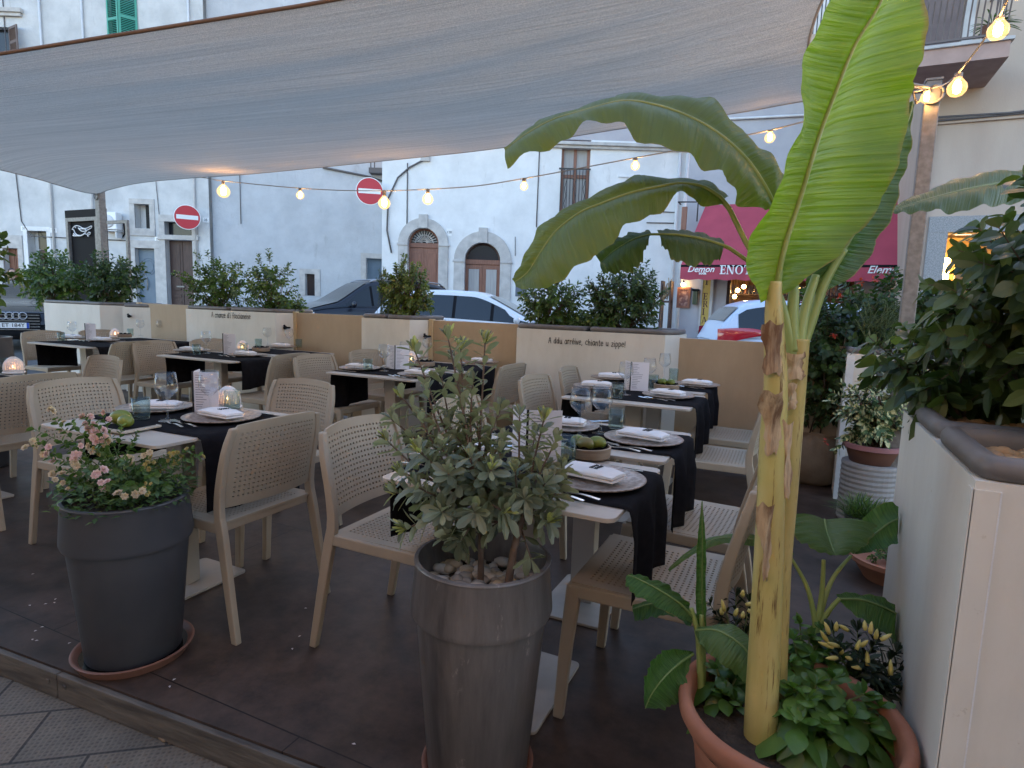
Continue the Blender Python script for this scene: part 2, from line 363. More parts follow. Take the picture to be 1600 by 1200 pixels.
# ------------------------------------------------------------------ houses
class House:
    def __init__(s, name, label, bx, by, rz, cat='house'):
        s.b = Vector((bx, by, 0)); w = E1*bx+E2*by if rz is None else None
        s.e = empty(name, (w.x, w.y, 0), ANG, label, cat)
    def build(s, name, mb, m, par=None, **kw):
        o = mb.build(name, m, par or s.e, **kw)
        o.data.transform(Matrix.Translation(-s.b)); return o
    def text(s, name, t, size, m, M, par=None, **kw): return put_text(name, t, size, m, par or s.e, Matrix.Translation(-s.b) @ M, **kw)
def wall_mb(x0, x1, z0, z1, holes, y, dep, slope=0, mb=None):
    """front wall face with openings and their reveals; a hole is (x0,x1,z0,z1[,arch]); slope = dy per dx"""
    mb = mb or MB(); Y = lambda x: y+slope*(x-x0)
    xs = sorted({x0, x1, *[h[0] for h in holes], *[h[1] for h in holes]}); zs = sorted({z0, z1, *[h[2] for h in holes], *[h[3] for h in holes]})
    for a, b in zip(xs, xs[1:]):
        for c, d in zip(zs, zs[1:]):
            mx, mz = (a+b)/2, (c+d)/2
            if any(h[0] < mx < h[1] and h[2] < mz < h[3] for h in holes): continue
            mb.add([(a, Y(a), c), (b, Y(b), c), (b, Y(b), d), (a, Y(a), d)], [(0, 1, 2, 3)])
    for h in holes:
        a, b, c, d = h[:4]
        def rev(p, q): mb.add([(p[0], Y(p[0]), p[1]), (q[0], Y(q[0]), q[1]), (q[0], Y(q[0])+dep, q[1]), (p[0], Y(p[0])+dep, p[1])], [(0, 1, 2, 3)])
        if len(h) > 4:
            r = (b-a)/2; cx = (a+b)/2; sp = d-r; pts = [(cx-r*math.cos(PI*k/16), sp+r*math.sin(PI*k/16)) for k in range(17)]
            for p, q in zip(pts, pts[1:]):
                mb.add([(p[0], Y(p[0]), p[1]), (q[0], Y(q[0]), q[1]), (q[0], Y(q[0]), d), (p[0], Y(p[0]), d)], [(0, 1, 2, 3)]); rev(p, q)
            rev((a, c), (a, sp)); rev((b, sp), (b, c)); rev((b, c), (a, c))
        else:
            rev((a, c), (a, d)); rev((a, d), (b, d)); rev((b, d), (b, c)); rev((b, c), (a, c))
    return mb
def surround(mb, a, b, c, d, y, w, t, sill=False, top=None):
    """stone frame standing proud of the wall round an opening"""
    top = top or w
    mb.box(a-w, a, y-t, y+.05, c, d); mb.box(b, b+w, y-t, y+.05, c, d); mb.box(a-w, b+w, y-t-.004, y+.05, d, d+top)
    if sill: mb.box(a-w*1.15, b+w*1.15, y-t-.03, y+.05, c-w, c)
def door_mb(a, b, c, d, y, cols=2, rows=((.05, .3), (.36, .62), (.68, .95))):
    mb = MB().box(a, b, y, y+.06, c, d); w = (b-a)/cols
    for k in range(cols):
        mb.box(a+k*w+.012, a+(k+1)*w-.012, y-.018, y, c+.02, d-.02)
        for r0, r1 in rows: mb.box(a+k*w+.2*w, a+(k+1)*w-.2*w, y-.036, y-.018, c+(d-c)*r0, c+(d-c)*r1)
    return mb

# ---- white house on the left
YL = 24.0
P = lambda px, py: at_y(px, py, YL)
def hole(x0, y0, x1, y1, zbot=None):
    a, b = P(x0, (y0+y1)/2)[0], P(x1, (y0+y1)/2)[0]; return [a, b, P((x0+x1)/2, y1)[1] if zbot is None else zbot, P((x0+x1)/2, y0)[1]]
ZS = zg(*(E1*-12+E2*YL).xy)
h_win = hole(211, 319, 234, 357); h_blue = hole(213, 388, 243, 470, ZS+.02); h_brown = hole(260, 347, 302, 470, ZS+.02)
h_dark = hole(46, 361, 76, 470, ZS+.02); h_far = hole(8, 388, 31, 470, ZS+.02); h_up = hole(168, -12, 214, 62); h_upl = hole(-22, 42, 14, 82)
xl, xr = P(-420, 300)[0], P(326, 300)[0]
H1 = House('white_house', 'old whitewashed house at the left with green shutters, blue door and brown door', xl+6, YL, None)
H1.build('wall', wall_mb(xl, xr, -.5, 17, [h_win, h_blue, h_brown, h_dark, h_far, h_up, h_upl], YL, .34), M_WHITE)
H1.build('side_wall', MB().box(xl, xr, YL+.36, YL+5, -.5, 17), M_WHITE)
s = MB(); surround(s, *h_win, YL, .2, .03, sill=False); s.box(h_win[0]-.2, h_win[1]+.2, YL-.05, YL+.05, h_win[2]-.28, h_win[2]); H1.build('window_frame', s, M_STONE, bev=.01)
s = MB(); surround(s, *h_blue, YL, .3, .03); H1.build('door_frame', s, M_STONE, bev=.01)
s = MB(); surround(s, *h_brown, YL, .22, .05, top=.26); zt = P(280, 371)[1]; s.box(h_brown[0]-.26, h_brown[1]+.26, YL-.09, YL+.03, zt-.1, zt+.08); H1.build('door_frame', s, M_STONE, bev=.01)
s = MB(); surround(s, *h_dark, YL, .16, .02); H1.build('door_frame', s, M_WHITE2, bev=.01)
s = MB(); surround(s, *h_far, YL, .2, .04, top=.5); H1.build('door_frame', s, M_STONE, bev=.01)
o = H1.build('window', MB().box(h_win[0]+.3, h_win[1], YL+.2, YL+.3, h_win[2], h_win[3]), M_DARK)
H1.build('window_bar', MB().box(h_win[0]+.35, h_win[1], YL+.22, YL+.24, h_win[2]+.03, h_win[2]+.08), M_IRON)
dr = H1.build('door', door_mb(h_blue[0], h_blue[1], h_blue[2], h_blue[3], YL+.2, 1, ((.08, .2), )), M_BLUED, bev=.006); dr['label'] = 'blue painted door with arched mouldings'
cx = (h_blue[0]+h_blue[1])/2; mm = MB()
for r_ in (.28, .2):
    zc = h_blue[2]+(h_blue[3]-h_blue[2])*.75
    mm.tube([(cx+r_*math.cos(2*PI*k/24), YL+.18, zc+r_*1.15*math.sin(2*PI*k/24)) for k in range(25)], .014, 6)
H1.build('moulding', mm, M_BLUED, dr, smooth=True)
H1.build('handle', MB().tube([(h_blue[0]+.3+.05*math.sin(PI*k/8), YL+.17-.05*math.sin(PI*k/8), h_blue[2]+1.15+.5*k/8) for k in range(9)], .018, 6), M_STEEL, dr, smooth=True)
zt0 = zt-.1
dr = H1.build('door', door_mb(h_brown[0], h_brown[1], h_brown[2], zt0, YL+.26, 2, ((.05, .25), (.29, .33), (.38, .95))), M_WOOD, bev=.006); dr['label'] = 'dark brown double door under a glazed transom'
H1.build('transom_window', MB().box(h_brown[0], h_brown[1], YL+.27, YL+.3, zt+.02, h_brown[3]), M_PANE)
H1.build('handle', MB().box(h_brown[0]+.25, h_brown[0]+.55, YL+.2, YL+.225, h_brown[2]+1.3, h_brown[2]+1.36).box(h_brown[1]-.35, h_brown[1]-.15, YL+.2, YL+.225, h_brown[2]+1.3, h_brown[2]+1.36), M_STEEL, dr)
H1.build('door', door_mb(h_dark[0]+.2, h_dark[1], h_dark[2], h_dark[3]-.7, YL+.28, 1), M_WOOD, bev=.005)
H1.build('transom_window', MB().box(h_dark[0]+.2, h_dark[1], YL+.29, YL+.32, h_dark[3]-.68, h_dark[3]), M_PANE)
H1.build('door', door_mb(h_far[0], h_far[1], h_far[2], h_far[3], YL+.25, 2), M_WOODR, bev=.005)
H1.build('window', MB().box(h_up[0], h_up[1], YL+.25, YL+.3, h_up[2], h_up[3]), M_PANE)
H1.build('window', MB().box(h_upl[0], h_upl[1], YL+.25, YL+.3, h_upl[2], h_upl[3]), M_PANE)
def shutter(mb, hinge, w, z0, z1, ang, sgn, y):
    """louvred leaf hinged at x=hinge, opened by ang"""
    st = len(mb.v); t = .045
    mb.box(0, .07, -t, 0, z0, z1); mb.box(w-.07, w, -t, 0, z0, z1)
    for a, b in ((z0, z0+.09), (z1-.09, z1), ((z0+z1)/2-.05, (z0+z1)/2+.05)): mb.box(.07, w-.07, -t+.003, -.003, a, b)
    n = int((z1-z0)/.065)
    for k in range(n):
        z = z0+.1+(z1-z0-.2)*k/n; mb.add([(.07, -t, z), (w-.07, -t, z), (w-.07, -.004, z+.045), (.07, -.004, z+.045)], [(0, 1, 2, 3)])
    Mx = Matrix.Translation((hinge, y-.002, 0)) @ Matrix.Rotation(ang, 4, 'Z')
    if sgn < 0: Mx = Mx @ Matrix.Scale(-1, 4, (1, 0, 0))
    mb.xf(Mx, st); return mb
w_ = (h_up[1]-h_up[0])/2+.05
H1.build('shutter', shutter(MB(), h_up[0], w_, h_up[2]-.3, h_up[3], rad(-22), 1, YL), M_GREEN)
H1.build('shutter', shutter(MB(), h_up[1], w_, h_up[2]-.3, h_up[3]+.05, rad(40), -1, YL), M_GREEN)
H1.build('shutter', shutter(MB(), h_upl[1], .62, h_upl[2]-.2, h_upl[3], rad(150), -1, YL), M_BROWNSH)
a = P(-60, 14)[1]; H1.build('cornice', MB().box(xl, P(36, 12)[0], YL-.16, YL, a-.1, a+.06).box(xl, P(36, 12)[0]-.06, YL-.1, YL, a-.22, a-.1), M_STONE, bev=.02)
for px in (78, 142, 303):
    x = P(px, 250)[0]; H1.build('downpipe', MB().tube([(x, YL-.06, 2.2), (x, YL-.06, 13.4)], .04, 8), M_PIPE, smooth=True)
xa = P(25, 300)[0]; H1.build('cable', MB().tube([(xa+.02, YL-.03, 13.4), (xa+.05, YL-.03, 6), (xa+.15, YL-.03, 3.9), (xa+.5, YL-.03, 3.35), (xa+4.3, YL-.03, 3.3)], .018, 5), M_CABLE, smooth=True); H1.build('cable', MB().tube([(P(239, 250)[0], YL-.03, 7), (P(248, 320)[0], YL-.03, 4.6), (P(249, 326)[0], YL-.03, 4.3)], .012, 5), M_CABLE, smooth=True)
for t, px, py in (('31', 38, 357), ('29', 84, 360), ('27', 247, 374), ('25', 322, 344)):
    x, z = P(px, py); pl = H1.build('number_plate', MB().box(x-.12, x+.12, YL-.02, YL, z-.09, z+.09), M_WHITEP)
    H1.text('number', t, .13, M_INK, frame_m((x, YL-.023, z), (1, 0, 0), (0, 0, 1)), pl)

# ---- air conditioner
x0, z0 = P(164, 360); x1, z1 = P(193, 336)
AC = House('air_conditioner', 'white air conditioner unit on brackets high on the left white house', (x0+x1)/2, YL-.3, None, 'air conditioner')
AC.build('casing', MB().box(x0+.1, x1, YL-.46, YL-.1, z0, z1+.05), M_WHITEP, bev=.03)
AC.build('fan_grille', MB().lathe([(.24, 0), (.24, .02), (.2, .03), (.03, .03)], 20, cap1=True).xf(Matrix.Translation((x0+.42, YL-.462, (z0+z1)/2)) @ Matrix.Rotation(PI/2, 4, 'X')), M_PIPE, smooth=True)
AC.build('bracket', MB().box(x0+.1, x1, YL-.44, YL, z0-.06, z0-.02).box(x1-.1, x1-.05, YL-.4, YL, z0-.3, z0-.06), M_PIPE)
AC.build('hose', MB().tube([(x1, YL-.3, z0+.3), (x1+.12, YL-.2, z0+.25), (x1+.05, YL-.05, z0-.1), (x1-.1, YL-.04, z0-.3)], .03, 6), M_BLACK, smooth=True)

# ---- bluish wall set back between the two white houses
XA = P(326, 300)[0]; slp = .32
def Q(px, py):
    """point on the receding wall"""
    d = ray(px, py); a, b = d.dot(E1), d.dot(E2); # E + t*d ; y = YL+.25+slp*(x-XA)
    t = (YL+.25-slp*XA)/(b-slp*a); return a*t, CAMH+d.z*t
def holeq(x0, y0, x1, y1): return [Q(x0, y0)[0], Q(x1, y0)[0], Q((x0+x1)/2, y1)[1], Q((x0+x1)/2, y0)[1]]
hq = holeq(477, 428, 492, 462); hd = holeq(572, 404, 606, 500)
H2 = House('bluish_house', 'tall plain bluish white house wall between the brown door and the arched doors', XA+2, YL+1, None)
xb = Q(640, 300)[0]
wl = wall_mb(XA, xb, -.5, 16.5, [hq, hd], YL+.25, .3, slp); H2.build('wall', wl, M_BLUEW)
H2.build('side_wall', MB().box(XA+.4, xb, YL+4, YL+7, -.5, 16.4), M_BLUEW)
def yq(x): return YL+.25+slp*(x-XA)
for h_, nm, m_ in ((hq, 'window', M_PANE), (hd, 'door', M_BLUED)):
    o = H2.build(nm, MB().add([(h_[0], yq(h_[0])+.22, h_[2]), (h_[1], yq(h_[1])+.22, h_[2]), (h_[1], yq(h_[1])+.22, h_[3]), (h_[0], yq(h_[0])+.22, h_[3])], [(0, 1, 2, 3)]), m_)
    s = MB(); w = .2; t = .04
    for (a, b, c, d) in ((h_[0]-w, h_[0], h_[2], h_[3]), (h_[1], h_[1]+w, h_[2], h_[3]), (h_[0]-w, h_[1]+w, h_[3], h_[3]+w)):
        s.add([(a, yq(a)-t, c), (b, yq(b)-t, c), (b, yq(b)+.02, c), (a, yq(a)+.02, c), (a, yq(a)-t, d), (b, yq(b)-t, d), (b, yq(b)+.02, d), (a, yq(a)+.02, d)], [(0,3,2,1),(4,5,6,7),(0,1,5,4),(1,2,6,5),(2,3,7,6),(3,0,4,7)])
    H2.build(nm+'_frame', s, M_STONE)
pts = [Q(505, 262), Q(545, 270), Q(575, 276), Q(599, 284)]
H2.build('cable', MB().tube([(x, yq(x)-.05, z) for x, z in pts], .045, 6), M_CABLE, smooth=True); H2.build('cable', MB().tube([(Q(375, 270)[0], yq(Q(375, 270)[0])-.03, Q(375, 260)[1]), (Q(377, 350)[0], yq(Q(377, 350)[0])-.03, Q(377, 350)[1])], .015, 5), M_CABLE, smooth=True)
bx, bz = Q(590, 268); H2.build('balcony', MB().box(bx-.25, bx+.5, yq(bx)-.5, yq(bx), bz-.15, bz+.05).box(bx-.2, bx-.16, yq(bx)-.45, yq(bx)-.41, bz, bz+1).box(bx-.05, bx-.01, yq(bx)-.45, yq(bx)-.41, bz, bz+1), M_CABLE)

# ---- house with the arched doors
YA = 22.5
P2 = lambda px, py: at_y(px, py, YA)
def hole2(x0, y0, x1, y1, zbot=None, arch=False):
    ym = (y0+y1)/2; a, b = P2(x0, ym)[0], P2(x1, ym)[0]; h_ = [a, b, P2((x0+x1)/2, y1)[1] if zbot is None else zbot, P2((x0+x1)/2, y0)[1]]
    return h_+[1] if arch else h_
ZA = zg(*(E1*-3+E2*YA).xy)
a1 = hole2(637, 356, 685, 480, ZA+.05, True); a2 = hole2(726, 379, 781, 480, ZA+.05, True); wd = hole2(876, 218, 921, 345)
xl, xr = P2(597, 300)[0], P2(1078, 300)[0]; HT = 6.95
H3 = House('arched_house', 'bright white house with two stone arched doorways and a tall window', (xl+xr)/2, YA, None)
H3.build('wall', wall_mb(xl, xr, -.5, HT, [a1, a2, wd], YA, .36), M_WHITE2)
H3.build('side_wall', MB().box(xl, xr, YA+.38, YA+6, -.5, HT-.05), M_WHITE2)
H3.build('cornice', MB().box(xl-.05, xr, YA-.18, YA+.38, HT, HT+.12).box(xl-.02, xr, YA-.1, YA+.3, HT-.1, HT), M_STONE, bev=.02)
H3.build('upper_wall', MB().box(xl, xr, YA+.9, YA+1.2, HT+.12, 10.5), M_GREY)
for h_ in (a1, a2):
    r = (h_[1]-h_[0])/2; cx = (h_[0]+h_[1])/2; sp = h_[3]-r; w = r*.62; t = .07; s = MB()
    s.box(cx-r-w, cx-r, YA-t, YA+.02, h_[2], sp); s.box(cx+r, cx+r+w, YA-t, YA+.02, h_[2], sp)
    s.box(cx-r-w-.04, cx-r, YA-t-.03, YA+.02, sp-.08, sp); s.box(cx+r, cx+r+w+.04, YA-t-.03, YA+.02, sp-.08, sp)
    ra, rb = r, r+w; rg = []
    for k in range(21):
        A = PI*k/20; c_, s_ = math.cos(A), math.sin(A)
        rg.append([(cx+ra*c_, YA+.02, sp+ra*s_), (cx+ra*c_, YA-t, sp+ra*s_), (cx+rb*c_, YA-t, sp+rb*s_), (cx+rb*c_, YA+.02, sp+rb*s_)])
    s.rings(rg, True)
    s.prism([(cx-.16, YA-t-.06), (cx+.16, YA-t-.06), (cx+.16, YA), (cx-.16, YA)], sp+r-.02, sp+r+w+.12)
    H3.build('stone_arch', s, M_STONE, bev=.012)
def lunette(h_, y, m):
    r = (h_[1]-h_[0])/2; cx = (h_[0]+h_[1])/2; sp = h_[3]-r
    return MB().add([(cx, y, sp)]+[(cx+r*math.cos(PI*k/20), y, sp+r*math.sin(PI*k/20)) for k in range(21)], [(0, k+1, k+2) for k in range(20)])
for h_, m_, nm in ((a1, M_WOODR, 'arched door with a sunburst fanlight'), (a2, M_WOOD, 'arched double door with plain glazed fanlight')):
    r = (h_[1]-h_[0])/2; cx = (h_[0]+h_[1])/2; sp = h_[3]-r
    H3.build('fanlight', lunette(h_, YA+.28, M_PANE), M_PANE)
    d = H3.build('door', door_mb(h_[0], h_[1], h_[2], sp-.12, YA+.26, 2, ((.05, .22), (.27, .93))), M_WOODR, bev=.006); d['label'] = nm
    H3.build('transom', MB().box(h_[0], h_[1], YA+.2, YA+.3, sp-.12, sp+.04), M_WOODR, d)
    f = MB()
    if h_ is a1:
        for k in range(1, 14):
            A = PI*k/14; f.tube([(cx+.18*r*math.cos(A), YA+.25, sp+.05+.18*r*math.sin(A)), (cx+.93*r*math.cos(A), YA+.25, sp+.93*r*math.sin(A))], .018, 5)
        for q in (.2, .6): f.tube([(cx+q*r*math.cos(PI*k/16), YA+.25, sp+q*r*math.sin(PI*k/16)) for k in range(17)], .018, 5)
        H3.build('fanlight_grille', f, M_STONE, smooth=True)
    f = MB().tube([(cx+.96*r*math.cos(PI*k/20), YA+.25, sp+.96*r*math.sin(PI*k/20)) for k in range(21)], .05, 6); H3.build('fanlight_rim', f, m_, smooth=True)
# glazed panes of the second door
for k in range(2):
    w = (a2[1]-a2[0])/2; x = a2[0]+k*w
    H3.build('pane', MB().box(x+.2*w, x+.8*w, YA+.21, YA+.222, a2[2]+.8, a2[3]-(a2[1]-a2[0])/2-.3), M_CURT)
s = MB(); w = (wd[1]-wd[0])
for x in (wd[0], wd[0]+w/2-.06, wd[1]-.1): s.box(x, x+.1, YA+.14, YA+.22, wd[2], wd[3])
s.box(wd[0], wd[1], YA+.143, YA+.22, wd[3]-.12, wd[3]); s.box(wd[0], wd[1], YA+.143, YA+.22, wd[2]+1.5, wd[2]+1.62)
wf = H3.build('window_frame', s, M_WOODR, bev=.005); H3.build('pane', MB().box(wd[0], wd[1], YA+.19, YA+.21, wd[2], wd[3]), M_CURT, wf)
s = MB(); zt = wd[2]+1.75
s.box(wd[0]-.08, wd[1]+.02, YA-.1, YA-.07, zt, zt+.05)
for k in range(10):
    x = wd[0]+w*k/9.3; s.tube([(x, YA-.085, wd[2]), (x, YA-.085, zt)], .013, 5)
    if k % 3 == 1: s.tube([(x+.06+.03*math.sin(q*1.6), YA-.085, wd[2]+.2+q*.13) for q in range(10)], .011, 5)
H3.build('window_railing', s, M_IRON)
x, z = P2(702, 363); pl = H3.build('number_plate', MB().box(x-.1, x+.1, YA-.02, YA, z-.13, z+.13), M_WHITEP); H3.text('number', '128', .12, M_INK, frame_m((x, YA-.023, z), (1, 0, 0), (0, 0, 1)), pl)
x0, z0 = P2(805, 463); x1, z1 = P2(823, 448); H3.build('meter_box', MB().box(x0, x1, YA-.04, YA, z0, z1), mat('grey_meter_box', (.12, .14, .18), .5), bev=.01)
def hc(p_, r_, n_): H3.build('cable', MB().tube(p_, r_, n_), M_CABLE, smooth=True)
hc([(x, YA-.05, z) for x, z in (P2(663, 250), P2(640, 262), P2(622, 278), P2(607, 310), P2(605, 360), P2(612, 395))], .03, 6)
hc([(x, YA-.03, z) for x, z in (P2(637, 255), P2(636, 360))], .02, 5); hc([(x, YA-.03, z) for x, z in (P2(843, 230), P2(838, 355))], .02, 5)
hc([(x, YA-.03, z) for x, z in (P2(805, 370), P2(805, 400))], .012, 5); hc([(x, YA-.03, z) for x, z in (P2(1010, 348), P2(1056, 349), P2(1055, 332), P2(1030, 331))], .02, 5)

s = MB(); x0, z0 = P2(966, 275); x1, z1 = P2(1060, 278)
for dz in (0, -.3): s.box(x0, x1, YA-.05, YA, z0+dz-.05, z0+dz+.03)
H3.build('plaster_ledge', s, M_WHITE2, bev=.01)
x, z = P2(665, 247); H3.build('junction_box', MB().box(x-.16, x+.16, YA-.1, YA, z-.12, z+.12), M_STONE, bev=.01)
for px in (1070, 1058):
    x = P2(px, 300)[0]; H3.build('downpipe', MB().tube([(x, YA-.08, .3), (x, YA-.08, 6.8)], .06, 8), M_PIPE, smooth=True)
class Thing:
    """an Empty at the thing's base; parts are given in world coordinates"""
    def __init__(s, name, label, base, cat, group=None):
        s.b = Vector(base); s.e = empty(name, s.b, 0, label, cat, group)
    def build(s, name, mb, m, par=None, **kw):
        o = mb.build(name, m, par or s.e, **kw); o.data.transform(Matrix.Translation(-s.b)); return o
    def text(s, name, t, size, m, M, par=None, **kw): return put_text(name, t, size, m, par or s.e, Matrix.Translation(-s.b) @ M, **kw)

# ---- grey house with the wine shop
VS = 16.4
S = lambda px, py: (at_v(px, py, VS).x, at_v(px, py, VS).z)
M_AWN = mat('crimson_awning', (.36, .05, .08), .8, (.42, .062, .095), 2, bmp=.15, bscale=80)
M_GOLD = mat('ochre_sign_board', (.50, .33, .07), .6, (.58, .40, .10), 4)
M_SHOPGLOW = emitmat('lit_shop_lamp', (1, .62, .22), 9)
u0 = S(1074, 300)[0]; u1 = S(1500, 300)[0]; zs = zg(-1, VS)
G = Thing('grey_house', 'grey plastered house holding the wine shop with its crimson awning', (u0+2, VS, 0), 'house')
sh = [S(1132, 500)[0], S(1330, 500)[0], zs+.1, zs+2.5]
G.build('wall', wall_mb(u0, u1, -.5, 9.5, [sh], VS, .3), M_GREY); G.build('side_wall', MB().box(u0, u1, VS+2.2, VS+6, -.5, 9.5).box(u0, u0+.1, VS+.01, VS+2.2, -.5, 9.4), M_GREY)
sr = MB().box(sh[0]-.1, sh[1]+.1, VS+1.6, VS+1.7, zs, zs+2.6).box(sh[0]-.12, sh[0]-.02, VS+.31, VS+1.6, zs, zs+2.6).box(sh[1]+.02, sh[1]+.12, VS+.31, VS+1.6, zs, zs+2.6).box(sh[0]-.1, sh[1]+.1, VS+.31, VS+1.6, zs+2.6, zs+2.66).box(sh[0]-.1, sh[1]+.1, VS+.31, VS+1.6, zs-.02, zs+.02)
G.build('shop_interior', sr, mat('shop_interior', (.14, .08, .045), .7, (.2, .12, .07), 6))
sv = MB(); bt = MB(); bt2 = MB()
for k in range(5):
    z = zs+.25+k*.48; sv.box(sh[0], sh[1], VS+1.2, VS+1.58, z, z+.03)
    for j in range(30):
        x = sh[0]+.05+(sh[1]-sh[0]-.1)*j/29; h_ = R.uniform(.22, .32)
        (bt if R.random() < .6 else bt2).lathe([(.035, 0), (.038, h_*.6), (.013, h_*.75), (.013, h_)], 7, (x, VS+1.35, z+.03), cap1=True)
shf = G.build('shelf', sv, M_WOOD); G.build('bottle', bt, mat('dark_bottle_glass', (.03, .025, .015), .15), shf, smooth=True); G.build('bottle', bt2, mat('amber_bottle_glass', (.28, .10, .03), .2), shf, smooth=True)
G.build('shop_window', MB().box(sh[0], sh[1], VS+.12, VS+.14, zs+.1, zs+2.5), glassmat('shop_glass', (.95, .93, .9), .1))
G.build('shop_window_frame', MB().box(sh[0], sh[0]+.07, VS+.1, VS+.2, zs, zs+2.5).box(sh[0]+.9, sh[0]+.96, VS+.1, VS+.2, zs, zs+2.5), M_WOOD)
for x, z in (S(1148, 452), S(1158, 446), S(1143, 462)):
    lp = G.build('shop_lamp', MB().ball((x, VS+.75, z), .055, 10, 7), M_SHOPGLOW, smooth=True)
    G.build('lamp_cord', MB().tube([(x, VS+.75, z+.05), (x, VS+.75, zs+2.58)], .006, 4), M_BLACK, lp)
# crimson awning
AW = Thing('awning', 'crimson fabric awning with white lettering over the wine shop', (u0+1.4, VS-1.2, 2.5), 'awning')
vf = VS-1.25; A_ = lambda px, py: at_v(px, py, vf)
tl = S(1103, 321); lf = A_(1064, 414).x; rt = A_(1424, 400).x; zf = A_(1100, 414).z; zb = A_(1100, 437).z
rt2 = S(1436, 320)[0]
aw = MB().add([(tl[0], VS-.02, tl[1]), (rt2, VS-.02, tl[1]), (rt, vf, zf), (lf, vf, zf)], [(0, 3, 2, 1)])
aw.add([(tl[0], VS-.02, tl[1]), (lf, vf, zf), (lf, vf, zb+.06), (tl[0], VS-.02, zb+.3)], [(0, 1, 2, 3)]); aw.add([(rt2, VS-.02, tl[1]), (rt, vf, zf), (rt, vf, zb+.06), (rt2, VS-.02, zb+.3)], [(0, 3, 2, 1)])
AW.build('canopy', aw, M_AWN)
n = 44; va = MB().rings([[(lf+(rt-lf)*k/n, vf-.012, zf-.05) for k in range(n+1)], [(lf+(rt-lf)*k/n, vf-.012-.01*math.sin(k*1.3), zb+.015*math.cos(k*PI/2)) for k in range(n+1)]], False)
AW.build('valance', va, M_AWN)
AW.build('front_bar', MB().box(lf, rt, vf-.008, vf+.03, zf-.05, zf+.005), M_BLACK)
ga = lambda px, py: (A_(px, py).x, vf-.03, A_(px, py).z)
# ENOTECA-style capitals with slab serifs, drawn as thick outlines
def serif(ch, W):
    o = [];  b = lambda x0, x1, z0, z1: o.append([(x0, z0), (x1, z0), (x1, z1), (x0, z1)])
    if ch == 'E': b(.1, .28, 0, 1); b(0, .62, 0, .1); b(0, .62, .9, 1); b(.28, .5, .46, .55); b(.55, .62, .1, .26); b(.55, .62, .74, .9); b(.44, .5, .38, .63)
    if ch == 'N': b(.08, .16, 0, 1); o.append([(.04, 1), (.26, 1), (.74, 0), (.58, 0)]); b(.66, .74, .1, 1); b(0, .24, 0, .07); b(.56, .84, .93, 1)
    if ch == 'T': b(.28, .46, 0, .9); b(0, .74, .9, 1); b(0, .07, .74, .9); b(.67, .74, .74, .9); b(.18, .56, 0, .08)
    if ch == 'R': b(.1, .27, 0, 1); b(0, .36, 0, .08); b(0, .5, .92, 1); b(.27, .5, .48, .56); b(.5, .64, .55, .93); o.append([(.36, .5), (.52, .5), (.78, 0), (.6, 0)])
    if ch == 'I': b(.1, .28, 0, 1); b(0, .38, 0, .08); b(0, .38, .92, 1)
    if ch == 'A': o.append([(.3, 1), (.44, 1), (.8, 0), (.6, 0)]); o.append([(.3, 1), (.38, 1), (.14, 0), (.06, 0)]); b(.18, .56, .3, .38); b(0, .24, 0, .07); b(.52, .86, 0, .07)
    if ch == 'O':
        for k in range(24):
            p = [2*PI*k/24, 2*PI*(k+1)/24]; q = lambda a, rx, rz: (.42+rx*math.cos(a), .5+rz*math.sin(a))
            o.append([q(p[0], .24, .44), q(p[0], .42, .51), q(p[1], .42, .51), q(p[1], .24, .44)])
    return o
h_ = (A_(1130, 414).z-A_(1130, 428).z); x = ga(1125, 422)[0]; zb_ = A_(1130, 428.5).z
for ch in 'ENOTERIA':
    wd_ = {'E': .72, 'N': .92, 'O': .95, 'T': .84, 'R': .88, 'I': .48, 'A': .92}[ch]
    mb = MB()
    for k, poly in enumerate(serif(ch, 1)):
        mb.add([(x+px*h_, vf-.032-.001*(k % 7), zb_+pz*h_) for px, pz in poly], [tuple(range(len(poly)))])
    x += wd_*h_; AW.build('letter', mb, M_WHITEP)
p = ga(1095, 421); AW.text('lettering', 'Demon', .20, M_WHITEP, frame_m(p, (1, 0, 0), (0, 0, 1)), shear=.3, offset=.003)
p = ga(1098, 427); AW.text('lettering', 'soda', .09, M_WHITEP, frame_m(p, (1, 0, 0), (0, 0, 1)), offset=.003)
p = ga(1383, 422); AW.text('lettering', 'Elemon', .22, M_WHITEP, frame_m(p, (1, 0, 0), (0, 0, 1)), shear=.3, offset=.003)
# vertical board T.ERIA, framed poster, lantern-lit picture
bx0, bz0 = S(1091, 514); bx1, bz1 = S(1114, 432)
B = Thing('shop_sign_board', 'tall ochre board with dark vertical letters beside the wine shop door', ((bx0+bx1)/2, VS-.06, bz0), 'sign')
B.build('board', MB().box(bx0+.05, bx1-.03, VS-.07, VS-.005, bz0, bz1), M_GOLD, bev=.006); B.build('frame', MB().box(bx0, bx0+.05, VS-.09, VS-.01, bz0-.05, bz1+.1).box(bx1-.03, bx1+.04, VS-.09, VS-.01, bz0-.05, bz1+.1).box(bx0+.05, bx1-.03, VS-.085, VS-.01, bz0-.05, bz0+.03), M_STONE)
m_dr = mat('dark_red_lettering', (.07, .02, .015), .6)
for ch, py in (('T', 440), ('I', 449), ('E', 463), ('R', 475), ('I', 487), ('A', 500)):
    hh = .17 if py != 449 else .05; z = S(1101, py)[1]-hh/2; xx = (bx0+bx1)/2-.06
    mb = MB()
    for k, poly in enumerate(serif(ch, 1)): mb.add([(xx+px_*hh, VS-.073-.0006*k, z+pz*hh) for px_, pz in poly], [tuple(range(len(poly)))])
    B.build('letter', mb, m_dr)
pass
x0, z0 = S(1057, 481); x1, z1 = S(1080, 449)
